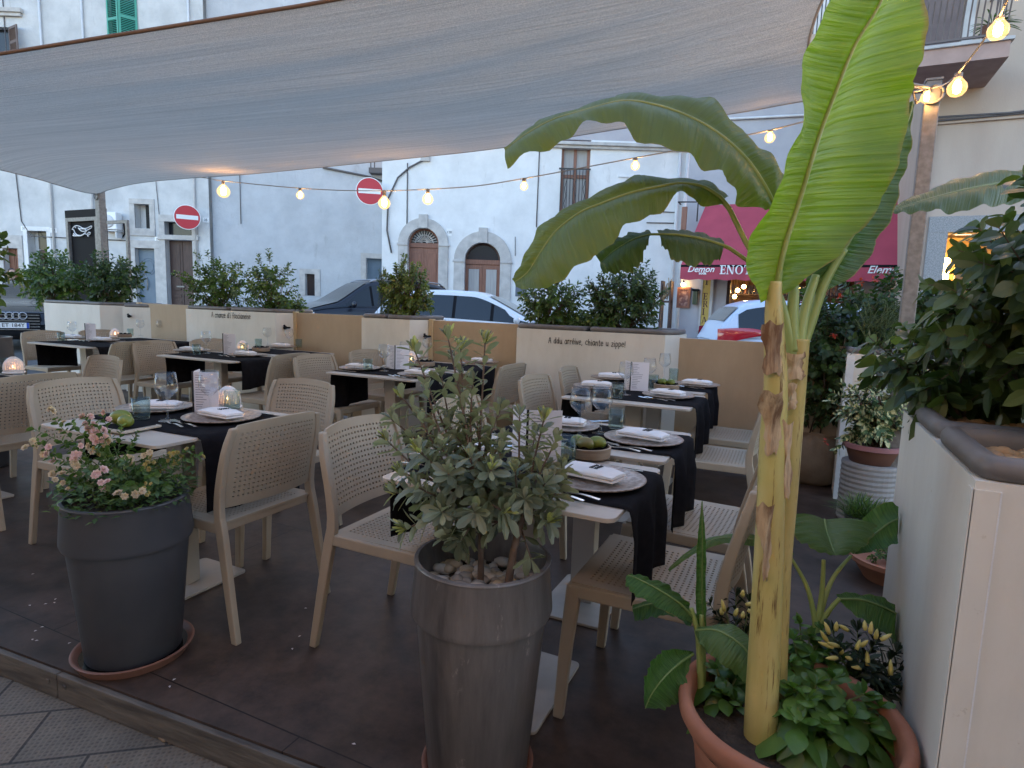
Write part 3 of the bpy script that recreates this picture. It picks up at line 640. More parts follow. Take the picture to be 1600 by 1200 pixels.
B = Thing('framed_poster', 'framed reddish poster under a small wall lamp left of the wine shop', ((x0+x1)/2, VS-.04, z0), 'poster')
B.build('frame', MB().box(x0, x1, VS-.05, VS-.005, z0, z0+.06).box(x0, x1, VS-.05, VS-.005, z1-.06, z1).box(x0, x0+.06, VS-.049, VS-.005, z0+.06, z1-.06).box(x1-.06, x1, VS-.049, VS-.005, z0+.06, z1-.06), M_WOODR)
B.build('print', MB().box(x0+.06, x1-.06, VS-.03, VS-.004, z0+.06, z1-.06), mat('poster_print', (.12, .05, .05), .5, (.38, .24, .2), 9, p=(.45, .6)))
x, z = S(1069, 445); B = Thing('wall_lamp', 'small lit lamp above the framed poster beside the wine shop', (x, VS-.1, z), 'lamp')
B.build('bulb', MB().ball((x, VS-.14, z), .05), M_SHOPGLOW, smooth=True); B.build('arm', MB().tube([(x, VS, z+.06), (x, VS-.14, z+.1), (x, VS-.14, z+.04)], .012, 6), M_BLACK)
x0, z0 = S(1083, 476); x1, z1 = S(1092, 455)
B = Thing('wall_lantern', 'dark boxy wall lantern between the framed poster and the ochre board', ((x0+x1)/2, VS-.1, z0), 'lantern')
B.build('body', MB().box(x0, x1, VS-.2, VS-.06, z0, z1), mat('lantern_glass', (.06, .08, .045), .3), bev=.02); B.build('cap', MB().box(x0-.02, x1+.02, VS-.22, VS-.02, z1, z1+.05), M_BLACK, bev=.01)
x0, z0 = S(1036, 470); x1, z1 = S(1054, 440)
B = Thing('firewood_rack', 'rack of cut sticks leaning on the wall left of the wine shop', ((x0+x1)/2, VS-.3, z0), 'rack')
B.build('frame', MB().box(x0, x0+.04, VS-.4, VS-.05, zs, z1).box(x1-.04, x1, VS-.4, VS-.05, zs, z1).box(x0, x1, VS-.38, VS-.05, z0-.05, z0), M_WOOD)
mb = MB()
for k in range(26): x = R.uniform(x0+.06, x1-.06); z = z0+R.uniform(0, (z1-z0)*.5); mb.tube([(x, VS-.38+R.uniform(0, .2), z), (x+R.uniform(-.1, .1), VS-.2, z+R.uniform(.2, .35))], .014, 5)
B.build('sticks', mb, mat('cut_sticks', (.42, .3, .18), .8), smooth=True)
x0, z0 = S(1067, 362); x1, z1 = S(1078, 326)
B = Thing('hanging_sign', 'wooden plank sign on an iron bracket left of the crimson awning', ((x0+x1)/2, VS-.3, z0), 'sign')
B.build('board', MB().box(x0, x1, VS-.36, VS-.31, z0, z1), M_WOODR, bev=.02); B.build('bracket', MB().tube([(x0-.1, VS, z1+.12), (x0-.1, VS-.34, z1+.12), (x1+.25, VS-.34, z1+.1), (x1+.25, VS-.34, z0+.2)], .02, 6), M_IRON)
x, z = S(1100, 520); B = Thing('shop_flower_pot', 'tiny green flower pot at the foot of the ochre board', (x, VS-.3, z-.15), 'plant pot')
B.build('pot', MB().lathe([(.06, -.15), (.09, .02)], 10, (x, VS-.3, z), cap0=True), M_PIPE); mb = MB()
for k in range(40): leaf(mb, (x, VS-.3, z), rdir(.1, 1), Vector((0, 0, 1)), .16, .06)
M_LEAFTEAL = leafmat('teal_green_leaf', (.05, .16, .10), (.1, .26, .17)); B.build('foliage', mb, M_LEAFTEAL)
x, z = S(1425, 220); G.build('meter_box', MB().box(x-.35, x+.35, VS-.12, VS, z-.35, z+.4), M_GREY, bev=.03)
G.build('cable', MB().tube([(x, VS-.05, z-.3), (x+.05, VS-.05, z-1.6), (x+.4, VS-.05, z-2)], .025, 5).tube([(u0+.1, VS-.05, S(1080, 190)[1]), (u0+2.5, VS-.05, S(1200, 186)[1]), (u1, VS-.05, S(1440, 185)[1])], .03, 5), M_PIPE, smooth=True)
# its balcony, seen past the sail's edge
x0, z0 = S(1250, 86); x1 = S(1335, 86)[0]
bal = G.build('balcony', MB().box(x0, x1, VS-1.1, VS, z0-.2, z0), M_STUCCO, bev=.02); mb = MB()
for k in range(16): x = x0+.05+(x1-x0-.1)*k/15; mb.tube([(x, VS-1.05, z0), (x, VS-1.05, z0+1.05)], .012, 5)
mb.box(x0, x1, VS-1.07, VS-1.03, z0+1.05, z0+1.09); G.build('railing', mb, M_IRON, bal)
G.build('upper_wall', MB().box(x0-.6, x1+1, VS-.02, VS-.001, z0, z0+3.2), M_WHITE2)

# ---- beige stucco house on the right with its balcony
VB = 12.6
Bq = lambda px, py: (at_v(px, py, VB).x, at_v(px, py, VB).z)
u0 = Bq(1447, 280)[0]; u1 = u0+9; zsb = zg(2.5, VB)
dz_ = Bq(1540, 362)[1]; hd = [Bq(1474, 420)[0], Bq(1575, 420)[0], zsb+.02, dz_]
H4 = Thing('stucco_house', 'beige stucco house at the right with a granite framed doorway and a railed balcony', (u0+2.5, VB, 0), 'house')
H4.build('wall', wall_mb(u0, u1, -.5, 14, [hd], VB, .4), M_STUCCO); H4.build('side_wall', MB().box(u0, u0+.1, VB+.005, VB+4, -.5, 13.9), M_STUCCO)
H4.build('door_surround', MB().box(hd[0]-.28, hd[0], VB-.03, VB+.1, zsb, dz_).box(hd[0]-.28, hd[1]+.4, VB-.035, VB+.1, dz_, dz_+.26), M_GRANITE)
H4.build('hallway', MB().box(hd[0], hd[1], VB+.9, VB+1, zsb, dz_).box(hd[0]-.02, hd[0]-.001, VB+.41, VB+.9, zsb, dz_).box(hd[0], hd[1], VB+.41, VB+.9, dz_-.05, dz_), mat('hall_wall', (.45, .3, .14), .8))
dr = H4.build('door', door_mb(hd[0]+.22, hd[0]+.75, zsb+.02, dz_-.35, VB+.3, 1), mat('honey_door_wood', (.30, .15, .05), .45, (.36, .19, .07), 5, vec=(6, 6, .6)), bev=.005); H4.build('door', MB().box(hd[0]+.76, hd[1], VB+.3, VB+.36, zsb, dz_-.35), M_WOOD)
x, z = Bq(1461, 395); 
sl4 = H4.build('doorway_lamp', MB().box(hd[0]+.03, hd[0]+.17, VB+.5, VB+.58, dz_-.75, dz_-.38), emitmat('lit_hall_lamp', (1, .66, .2), 6))
mb = MB().box(u0-.015, u1, VB-.05, VB, Bq(1500, 188)[1]-.05, Bq(1500, 188)[1]+.02); H4.build('string_course', mb, M_STUCCO, bev=.01)
zc = Bq(1500, 182)[1]; H4.build('cable', MB().tube([(u0, VB-.07, zc), (u0+1, VB-.08, zc-.03), (u0+2.5, VB-.07, zc+.05)], .018, 5).tube([(u0, VB-.07, zc-.06), (u0+2.5, VB-.07, zc-.04)], .014, 5), M_CABLE, smooth=True)
H4.build('downpipe', MB().tube([(u0+.02, VB-.06, zsb), (u0+.02, VB-.06, zc)], .035, 8), M_PIPE, smooth=True)
vb = VB-1.3; q0 = at_v(1576, 92, vb); q1 = at_v(1425, 98, vb); zb = at_v(1500, 97, vb).z; zt = at_v(1500, 70, vb).z
bl = H4.build('balcony', MB().box(q1.x, q0.x, vb, VB, zb, zt-.02), mat('rosy_balcony_render', (.36, .24, .2), .85, (.44, .3, .25), 4)); H4.build('slab_top', MB().box(q1.x-.03, q0.x+.04, vb-.04, VB, zt-.02, zt+.03), M_STONE, bl, bev=.008)
mb = MB(); n = 15
for k in range(n):
    x = q1.x+.05+(q0.x-q1.x-.1)*k/(n-1); mb.tube([(x, vb+.05, zt+.08), (x, vb+.03, zt+.35), (x, vb-.07, zt+.62), (x, vb+.03, zt+.95), (x, vb+.05, zt+1.05)], .011, 5)
for k in range(1, 5): y = vb+.05+.2*k; mb.tube([(q0.x-.05, y, zt+.08), (q0.x-.05, y, zt+1.05)], .011, 5)
for z in (zt+.08, zt+1.05): mb.box(q1.x, q0.x-.03, vb+.03, vb+.07, z, z+.03); mb.box(q0.x-.07, q0.x-.03, vb+.07, VB, z, z+.03)
H4.build('railing', mb, mat('brown_grey_iron', (.13, .10, .09), .6), bl)
H4.build('balcony_door', MB().box(q1.x+.2, q1.x+.75, VB-.06, VB-.002, zt+.03, zt+2.3), M_BROWNSH)
H4.build('balcony_door', MB().box(q1.x+.78, q0.x-.25, VB-.05, VB-.003, zt+.03, zt+2.3), M_STONE)
B = Thing('balcony_plant', 'spiky potted plant at the corner of the balcony above the string lights', (q0.x-.2, vb+.2, zt+.03), 'potted plant')
B.build('pot', MB().lathe([(.09, 0), (.13, .2), (.14, .24)], 14, (q0.x-.2, vb+.2, zt+.03), True), mat('old_terracotta', (.25, .11, .07), .8), smooth=True)
mb = MB()
for k in range(46): leaf(mb, (q0.x-.2, vb+.2, zt+.26), rdir(.15, 1), Vector((0, 0, 1)), R.uniform(.25, .42), .03, 1, .4)
B.build('foliage', mb, leafmat('spiky_leaf', (.05, .10, .03), (.10, .17, .06)))

# ---- unseen house added behind the viewer: blocks sky light, bounces warmth onto the terrace
HR = Thing('added_house', 'unseen beige house added behind the viewer to shape the foreground light', (-1, -3, 0), 'house')
HR.build('wall', MB().box(-11, 7, -7, -3, -.5, 6.5), mat('added_house_plaster', (.50, .42, .33), .9, (.56, .48, .38), 2, bmp=.3, bscale=30))
for x in (-7, -3, 1.5): HR.build('door', door_mb(x-.6, x+.6, -.1, 2.3, -2.93, 2).xf(Matrix.Translation((0, -5.86, 0)) @ Matrix.Scale(-1, 4, (0, 1, 0))), M_WOODR); HR.build('door_frame', MB().box(x-.8, x-.6, -3, -2.92, -.1, 2.5).box(x+.6, x+.8, -3, -2.92, -.1, 2.5).box(x-.6, x+.6, -3, -2.92, 2.3, 2.5), M_STONE)

# ---------------------------------------------------------------- terrace enclosure: ochre panels between cream planters
VF, VP = 5.2, 5.0
def rim_poly(poly, d):                   # inset/outset of a convex outline
    n = len(poly); out = []
    for i in range(n):
        p0, p1, p2 = Vector(poly[i-1]), Vector(poly[i]), Vector(poly[(i+1) % n])
        a = (p1-p0).normalized(); b = (p2-p1).normalized(); na = Vector((a.y, -a.x)); nb = Vector((b.y, -b.x))
        m = (na+nb).normalized(); out.append(tuple(p1+m*(d/max(.3, m.dot(na)))))
    return out
def round_poly(poly, r, k=5):
    out = []; n = len(poly)
    for i in range(n):
        p0, p1, p2 = Vector(poly[i-1]), Vector(poly[i]), Vector(poly[(i+1) % n]); a = (p0-p1); b = (p2-p1); q = min(r, a.length*.4, b.length*.4); a = p1+a.normalized()*q; b = p1+b.normalized()*q
        out += [tuple(a*(1-t)**2+p1*2*t*(1-t)+b*t*t) for t in [j/(k-1) for j in range(k)]]
    return out
def planter(label, poly, z, group='cream planters', seams=(), rims=None):
    c = Vector((sum(p[0] for p in poly)/len(poly), sum(p[1] for p in poly)/len(poly), 0))
    T = Thing('planter', label, c, 'planter', group)
    n = len(poly); inn = rim_poly(poly, -.02)
    pm_ = MB().rings([[(x, y, 0) for x, y in poly], [(x, y, z-.035) for x, y in poly], [(x, y, z-.035) for x, y in inn], [(x, y, z-.2) for x, y in inn]], True); T.build('panel', pm_, M_CREAM)
    for rp in (rims or [poly]):
        rp = round_poly(rp, .05); n = len(rp); mb = MB()
        lv = [(rim_poly(rp, -d_), z+h_) for d_, h_ in ((.014, -.036), (.004, -.03), (.0, -.018), (.002, -.006), (.010, .004), (.022, .008), (.034, .005), (.042, -.004), (.046, -.018), (.05, -.12))]
        mb.rings([[(x, y, zz) for x, y in q] for q, zz in lv], True)
        T.build('rim', mb, M_RIM, smooth=True, angle=50)
        T.build('soil', MB().add([(x, y, z-.042) for x, y in rim_poly(rp, -.05)], [tuple(range(n))]), M_SOIL)
    for (x, y) in seams: T.build('corner_trim', MB().box(x-.006, x+.006, y-.004, y+.004, .01, z-.04), M_WHITE2)
    return T
def fp(px, py, v=VP): return at_v(px, py, v)
planters = {}
def row_planter(key, label, pa, pb, pc, ytop, text=None, tx=None, ts=.07):
    a, b = fp(pa, ytop[0]), fp(pb, ytop[1]); c = at_v(pc, ytop[1]+1, VF)
    ch = max(.08, c.x-b.x); z = (a.z+b.z)/2+.012
    poly = [(a.x, VP), (b.x, VP), (b.x+ch, VF), (b.x+ch, VF+.32), (a.x-ch, VF+.32), (a.x-ch, VF)]
    mid = (a.x+b.x)/2
    T = planter(label, poly, z, rims=[[(a.x+.01, VP), (mid-.01, VP), (mid-.01, VF+.32), (a.x-ch, VF+.32), (a.x-ch, VF)], [(mid+.01, VP), (b.x-.01, VP), (b.x+ch, VF), (b.x+ch, VF+.32), (mid+.01, VF+.32)]])
    planters[key] = (a.x-ch, b.x+ch, z)
    if text:
        p = at_v(*tx, VP); M = frame_m((p.x, VP-.004, p.z), (1, 0, -.0), (0, 0, 1))
        T.build('lettering', script_mb(text, M, ts, ts*.07), M_INK)
    return T
row_planter('a', 'cream planter with black script text and two leafy shrubs left of the dark car', 290, 430, 457, (478, 487), "A cnanze d'i fascianeise", (361, 497), .040)
row_planter('b', 'short cream planter without lettering between two ochre panels', 565, 640, 670, (492, 497))
row_planter('c', 'long cream planter lettered in black script with an exclamation mark', 808, 1040, 1049, (508, 520), "A ddu arr\u00e9ive, chiante u zippe!", (916, 539), .034)
# corner planter at the far left
q = [at_v(68, 470, VP), at_v(155, 470, VP)]; zl = q[0].z+.01
poly = [(q[0].x, VP), (q[1].x, VP), (q[1].x+.3, VF+.02), (q[1].x+.3, VF+.5), (q[0].x-.4, VF+.5), (q[0].x-.4, VF+.2)]
planter('cream corner planter at the far left end holding two dense shrubs', poly, zl, rims=[poly]); planters['d'] = (q[0].x-.4, q[1].x+.3, zl)
q2 = [at_v(185, 472, VP), at_v(212, 472, VP)]; poly = [(q[1].x+.34, VF+.02), (q2[0].x-.05, VP+.08), (q2[1].x-.02, VF), (q2[1].x-.02, VF+.45), (q[1].x+.34, VF+.45)]
planter('narrow cream planter beside the far left corner planter', poly, zl-.01, rims=[poly])
def ochre(pa, pb, ya, yb, label):
    a, b = at_v(pa, ya, VF), at_v(pb, yb, VF); T = Thing('fence_panel', label, ((a.x+b.x)/2, VF, 0), 'fence panel', 'ochre fence panels')
    z = (a.z+b.z)/2-.005
    T.build('board', MB().box(a.x+.05, b.x+.12, VF, VF+.03, .03, z), M_OCHRE, bev=.004); T.build('post', MB().box(a.x, a.x+.048, VF-.012, VF+.04, 0, z+.012), M_OCHREL, bev=.004)
    return T
ochre(214, 292, 471, 478, 'ochre fence panel farthest left behind the glasses')
ochre(458, 566, 488, 492, 'ochre fence panel in front of the dark car')
ochre(671, 808, 498, 507, 'ochre fence panel in front of the white car')
ochre(1050, 1300, 523, 543, 'ochre fence panel at the right in front of the wine shop')
mb_c = M_BLACK
for px, py, lb in ((205, 494, 'small black hook on the planter side at far left'), (449, 512, 'small black hook on the bright planter side by the second ochre panel'), (667, 526, 'small black hook on the bright side of the short planter')):
    p = at_v(px, py, VF-.08); tag(MB().tube([(p.x, p.y+.06, p.z), (p.x, p.y-.03, p.z), (p.x, p.y-.045, p.z+.03)], .012, 6).ball((p.x, p.y-.03, p.z), .022).build('wall_hook', M_BLACK, smooth=True), lb, 'hook', 'hooks on the planters')

# near right planter: runs towards the camera along the terrace's right side
UR = .29; za = 1.05; V0, V1 = 1.275, 2.13
poly = [(UR, V0), (UR+.62, V0), (UR+.62, V1), (UR, V1)]
vm = at_u(1462, 668, UR).y
PR = planter('tall cream planter close up at the right edge with brown pebbles and dark shrub', poly, za, rims=[[(UR, V0), (UR+.62, V0), (UR+.62, vm-.008), (UR, vm-.008)], [(UR, vm+.008), (UR+.62, vm+.008), (UR+.62, V1), (UR, V1)]])
PR.build('corner_trim', MB().box(UR-.002, UR+.036, V0-.004, V0-.0005, .0, za-.05).box(UR-.004, UR-.0005, V0-.004, V0+.03, .0, za-.05), M_CREAM); PR.build('trim_line', MB().box(UR+.036, UR+.0385, V0-.0045, V0, 0, za-.05), M_WHITE2)
pk = [(.34, .215, .11), (.42, .31, .18), (.26, .17, .1)]
M_PEB = [mat('tan_pebble_%s' % n_, c, .75, tuple(x*1.25 for x in c), 30) for n_, c in zip(('ochre', 'pale', 'brown'), pk)]
def pebbles(T, x0, x1, y0, y1, z, n, r0, r1, mats, inside=None):
    mbs = [MB() for _ in mats]
    for k in range(n):
        x, y = R.uniform(x0, x1), R.uniform(y0, y1)
        if inside and not inside(x, y): continue
        r = R.uniform(r0, r1); R.choice(mbs).ball((x, y, z+R.uniform(-.2, .5)*r), r, 8, 5, (R.uniform(.8, 1.3), R.uniform(.7, 1.1), R.uniform(.5, .8)))
    for i, (b_, m_) in enumerate(zip(mbs, mats)):
        if b_.v: o = T.build('pebbles', b_, m_, smooth=True); o['kind'] = 'stuff'
pebbles(PR, UR+.07, UR+.56, V0+.07, V1-.08, za-.034, 900, .010, .020, M_PEB)
# far right planter turns the corner
cA = at_u(1325, 551, UR); zr = cA.z+.03; V2 = cA.y
poly = [(UR, V2), (UR+.95, V2), (UR+.95, VF+.5), (UR, VF+.5)]
P2r = planter('cream planter at the back right corner under trailing rosemary', poly, zr); P2r.build('corner_trim', MB().box(UR-.003, UR+.045, V2-.005, V2-.0005, 0, zr-.05), M_WHITE2)
# ---------------------------------------------------------------- posts, sail, lights
pA = at_v(156, 303, 5.75); pB = at_d(1458, 134, 3.5)
def post(label, p, w, ztop, z0=-.1):
    T = Thing('steel_post', label, (p.x, p.y, z0), 'post', 'galvanised posts of the sail'); T.build('pole', MB().box(p.x-w, p.x+w, p.y-w, p.y+w, z0, ztop), M_STEEL, bev=.006)
    T.build('ring_bolt', MB().tube([(p.x+.05*math.cos(k*PI/6), p.y-w-.01, ztop-.08+.05*math.sin(k*PI/6)) for k in range(13)], .008, 6), M_STEEL, smooth=True); T.build('cap', MB().box(p.x-w-.004, p.x+w+.004, p.y-w-.004, p.y+w+.004, ztop, ztop+.012), M_STEEL)
post('slim steel post holding the sail corner beside the black bird banner', pA, .05, pA.z+.04); post('galvanised steel post at the right holding the sail and the string lights', pB, .038, pB.z+.02, 0)
DA = (pA-EYE).dot(AF); DB = 3.42
def sailmat():
    m, nt, b = nodes('sail_mesh_cloth')
    tc = nt.nodes.new('ShaderNodeTexCoord'); mp = nt.nodes.new('ShaderNodeMapping'); mp.inputs['Rotation'].default_value = (0, 0, rad(8)); mp.inputs['Scale'].default_value = (.35, 34, 34)
    n = nt.nodes.new('ShaderNodeTexNoise'); n.inputs['Scale'].default_value = 1.6; n.inputs['Detail'].default_value = 9; n.inputs['Roughness'].default_value = .68
    lnk(nt, tc.outputs['UV'], mp.inputs[0]); lnk(nt, mp.outputs[0], n.inputs['Vector'])
    r = ramp(nt, n.outputs[0], (.54, .485, .40), (.72, .655, .555), .36, .64)  # streaks put weave lines and wrinkle shading into the cloth colour
    n2 = noise_tex(nt, 240, 2, .5, dim='Object'); r2 = ramp(nt, n2.outputs[0], (.78, .78, .78), (1.12, 1.12, 1.12), .35, .65)
    c = mixc(nt, 1.0, r.outputs[0], r2.outputs[0], 'MULTIPLY')
    lnk(nt, c, b.inputs['Base Color']); b.inputs['Roughness'].default_value = .75; b.inputs['Sheen Weight'].default_value = .15
    bump(nt, b, n.outputs[0], 1.0, .02)
    t = nt.nodes.new('ShaderNodeBsdfTranslucent'); lnk(nt, c, t.inputs[0])
    mx = nt.nodes.new('ShaderNodeMixShader'); mx.inputs[0].default_value = .42; lnk(nt, b.outputs[0], mx.inputs[1]); lnk(nt, t.outputs[0], mx.inputs[2]); lnk(nt, mx.outputs[0], nt.nodes['Material Output'].inputs[0])
    return m
def curve3(pts, da, db, n):
    """photo polyline -> 3-D curve whose distance runs from da to db"""
    q = cr([(x, y, 0) for x, y in pts], n*3); L = [0]
    for a, b in zip(q, q[1:]): L.append(L[-1]+(b-a).length)
    out = []
    for k in range(n):
        t = L[-1]*k/(n-1); i = 0
        while i < len(L)-2 and L[i+1] < t: i += 1
        f = (t-L[i])/max(1e-6, L[i+1]-L[i]); p = q[i].lerp(q[i+1], f); s = k/(n-1); d = 1/((1-s)/da+s/db); out.append(at_d(p.x, p.y, d))
    return out
NS, NT = 90, 36; DC, DD = 2.5, 3.3
bot = curve3([(153, 303), (165, 298), (217, 286), (300, 278), (400, 271), (640, 247), (788, 230), (976, 200), (1152, 176), (1255, 158), (1380, 142), (1452, 136)], DA, DB, NS)
top = curve3([(-430, 150), (-200, 115), (0, 84), (200, 52), (400, 20), (520, 0), (900, -70), (1300, -165), (1480, -230)], DD, DC, NS)
lef = curve3([(153, 303), (125, 299), (60, 280), (0, 265), (-150, 228), (-430, 150)], DA, DD, NT)
rig = curve3([(1452, 136), (1400, 126), (1330, 108), (1275, 88), (1263, 70), (1285, 0), (1335, -80), (1420, -180), (1480, -230)], DB, DC, NT)
sm = MB(); vs = []; uvs = []
for j in range(NT):
    t = j/(NT-1)
    for i in range(NS):
        s = i/(NS-1)
        p = bot[i]*(1-t)+top[i]*t+lef[j]*(1-s)+rig[j]*s-(bot[0]*(1-s)*(1-t)+bot[-1]*s*(1-t)+top[0]*(1-s)*t+top[-1]*s*t)
        e = math.sin(PI*s)*math.sin(PI*t); p = p+Vector((0, 0, -.10*e+.012*e*math.sin(t*38+3*math.sin(s*5))))
        vs.append(p); uvs.append((s*8, t*3))
sm.add(vs, [(j*NS+i, j*NS+i+1, (j+1)*NS+i+1, (j+1)*NS+i) for j in range(NT-1) for i in range(NS-1)])
SAIL = Thing('shade_sail', 'large grey mesh shade sail stretched above the tables', (pA.x, pA.y, pA.z), 'shade sail')
so_ = SAIL.build('canopy', sm, sailmat(), smooth=True); ul = so_.data.uv_layers.new(name='UVMap')
for lp in so_.data.loops: ul.data[lp.index].uv = uvs[lp.vertex_index]
SAIL.build('hem', MB().tube(top, .009, 6), mat('brown_hem_webbing', (.20, .115, .07), .8), smooth=True)
SAIL.build('hem', MB().tube(bot, .006, 5).tube(rig, .008, 5).tube(lef, .006, 5), mat('grey_hem_webbing', (.3, .28, .26), .8), smooth=True)
SAIL.build('corner_rope', MB().tube([bot[0], pA+Vector((0, -.05, -.03))], .012, 5).tube([bot[-1], pB+Vector((-.02, -.04, -.06)), pB+Vector((-.08, -.05, -.1)), pB+Vector((-.1, -.05, -.04)), pB+Vector((-.03, -.05, -.02))], .01, 5), M_CABLE)

M_GLOBE = glassmat('amber_bulb_glass', (1, .86, .62), .08)
def _glow(m):                             # the lit globe itself glows amber
    nt = m.node_tree; o = nt.nodes['Material Output']; e = nt.nodes.new('ShaderNodeEmission'); e.inputs[0].default_value = (1, .60, .24, 1); e.inputs[1].default_value = .10
    a = nt.nodes.new('ShaderNodeAddShader'); s_ = o.inputs[0].links[0].from_socket; lnk(nt, s_, a.inputs[0]); lnk(nt, e.outputs[0], a.inputs[1]); lnk(nt, a.outputs[0], o.inputs[0])
_glow(M_GLOBE)
M_FILA = emitmat('glowing_filament', (1, .60, .27), 23)
M_CORD = mat('pale_light_cord', (.42, .38, .33), .6)
M_SOCK = mat('bulb_socket', (.30, .27, .25), .5)
def string_lights(label, cord, da, db, bulbs):
    n = 80; q = cr([(x, y, 0) for x, y in cord], n); xs = [p.x for p in q]
    pts = [at_d(p.x, p.y, 1/((1-k/(n-1))/da+k/(n-1)/db)) for k, p in enumerate(q)]
    T = Thing('string_lights', label, pts[0], 'string lights'); T.build('cord', MB().tube(pts, .0042, 5), M_CORD, smooth=True)
    for (bx, by, r) in bulbs:
        k = min(range(n), key=lambda k: abs(q[k].x-bx)); p = pts[k]; d = (p-EYE).dot(AF); c = at_d(bx, by, d); c = Vector((p.x*.5+c.x*.5, p.y*.5+c.y*.5, c.z)); rr = r/FPX*d
        s = T.build('socket', MB().lathe([(.004, p.z-c.z+.004), (.016, p.z-c.z), (.016, rr*1.25), (.013, rr*1.0)], 10, c, True), M_SOCK, smooth=True, angle=40)
        g = T.build('bulb', MB().lathe([(.012, rr*1.3), (.014, rr*1.1), (rr*.55, rr*.82), (rr*.92, rr*.35), (rr, 0), (rr*.92, -rr*.4), (rr*.6, -rr*.8), (.002, -rr)], 16, c), M_GLOBE, smooth=True)
        T.build('filament', MB().lathe([(.003, rr*.85), (rr*.36, rr*.5), (rr*.42, 0), (rr*.34, -rr*.45), (.003, -rr*.6)], 10, c), M_FILA, g, smooth=True)
    return T
def proj(p): q = Vector(p)-EYE; z = q.dot(AF); return 800+FPX*q.dot(AR)/z, 600-FPX*q.dot(AU)/z
cl_p = min(bot, key=lambda p: abs(proj(p)[0]-318)); cl = proj(cl_p); dep_cl = (cl_p-EYE).dot(AF)   # the string is clipped to the sail's lower edge
string_lights('long string of warm bulbs sagging below the sail to the right post',
    [(cl[0], cl[1]), (330, 279.5), (352, 283), (467, 294), (560, 298), (640, 297), (740, 291), (818, 279), (900, 264), (996, 246), (1060, 234), (1130, 218), (1205, 203), (1300, 178), (1400, 150), (1457, 137)], dep_cl, 3.42,
    [(352, 299, 9.8), (467, 305, 6.2), (597, 317, 9.6), (666, 311, 8.6), (818, 291, 6.4), (996, 259, 7), (1205, 215, 8.2), (1447, 152, 9)])
T2 = string_lights('string of big bulbs rising from the right post past the balcony, unseen bulbs added',
    [(1459, 137), (1480, 130), (1497, 114), (1530, 72), (1560, 28), (1580, -12), (1640, -120)], 3.42, 1.9,
    [(1497, 137, 14), (1561, 47, 15), (1600, -20, 17)])
# unseen extra stretch of lit bulbs, added overhead to warm the foreground light
q0 = at_d(1640, -120, 1.9); run = [tuple(q0), (1.0, .35, 2.75), (.3, -.35, 2.7), (-1.2, -.5, 2.62), (-2.8, -.35, 2.6), (-4.6, -.2, 2.75)]
T2.build('cord', MB().tube(cr(run, 60), .0055, 5), M_CORD, smooth=True); qq = cr(run, 200)
for k in range(22):
    p = qq[int(4+k*195/22)]; c = p-Vector((0, 0, .075)); rr = .044
    T2.build('socket', MB().lathe([(.004, .08), (.016, .075), (.016, rr*1.25), (.013, rr*1.0)], 10, c, True), M_SOCK, smooth=True, angle=40)
    g = T2.build('bulb', MB().lathe([(.012, rr*1.3), (.014, rr*1.1), (rr*.55, rr*.82), (rr*.92, rr*.35), (rr, 0), (rr*.92, -rr*.4), (rr*.6, -rr*.8), (.002, -rr)], 16, c), M_GLOBE, smooth=True)
    T2.build('filament', MB().lathe([(.003, rr*.85), (rr*.36, rr*.5), (rr*.42, 0), (rr*.34, -rr*.45), (.003, -rr*.6)], 10, c), M_FILA, g, smooth=True)

# ---------------------------------------------------------------- no-entry signs
M_RED = mat('sign_red', (.50, .018, .035), .45)
def no_entry(label, px, py, Y, r, yaw, sgn=1):
    x, z = at_y(px, py, Y); c = E1*x+E2*Y; c.z = z
    T = Thing('no_entry_sign', label, c, 'road sign', 'round red no entry signs'); M = Matrix.Translation(c) @ Matrix.Rotation(ANG+yaw, 4, 'Z') @ Matrix.Rotation(PI/2, 4, 'X')
    T.build('disc', MB().lathe([(.001, .0), (r, 0), (r, .02), (r*.99, .024), (.001, .024)], 40).xf(M), M_WHITEP); T.build('red_face', MB().lathe([(r*.94, .0245), (r*.94, .029), (.001, .029)], 40).xf(M), M_RED)
    T.build('white_bar', MB().box(-r*.80, r*.80, -r*.17, r*.17, .029, .032).xf(M), M_WHITEP)
    T.build('bracket', MB().tube([M @ Vector((0, .0, -.01)), M @ Vector((0, 0, -.3)), M @ Vector((sgn*.5, 0, -.45))], .03, 6), M_STEEL)
no_entry('tilted no entry sign in front of the dark brown door', 292.5, 339.5, YL-.6, .455, rad(32)); no_entry('no entry sign at the corner between the bluish wall and the arched house', 577.5, 299, YA-.4, .475, rad(12))

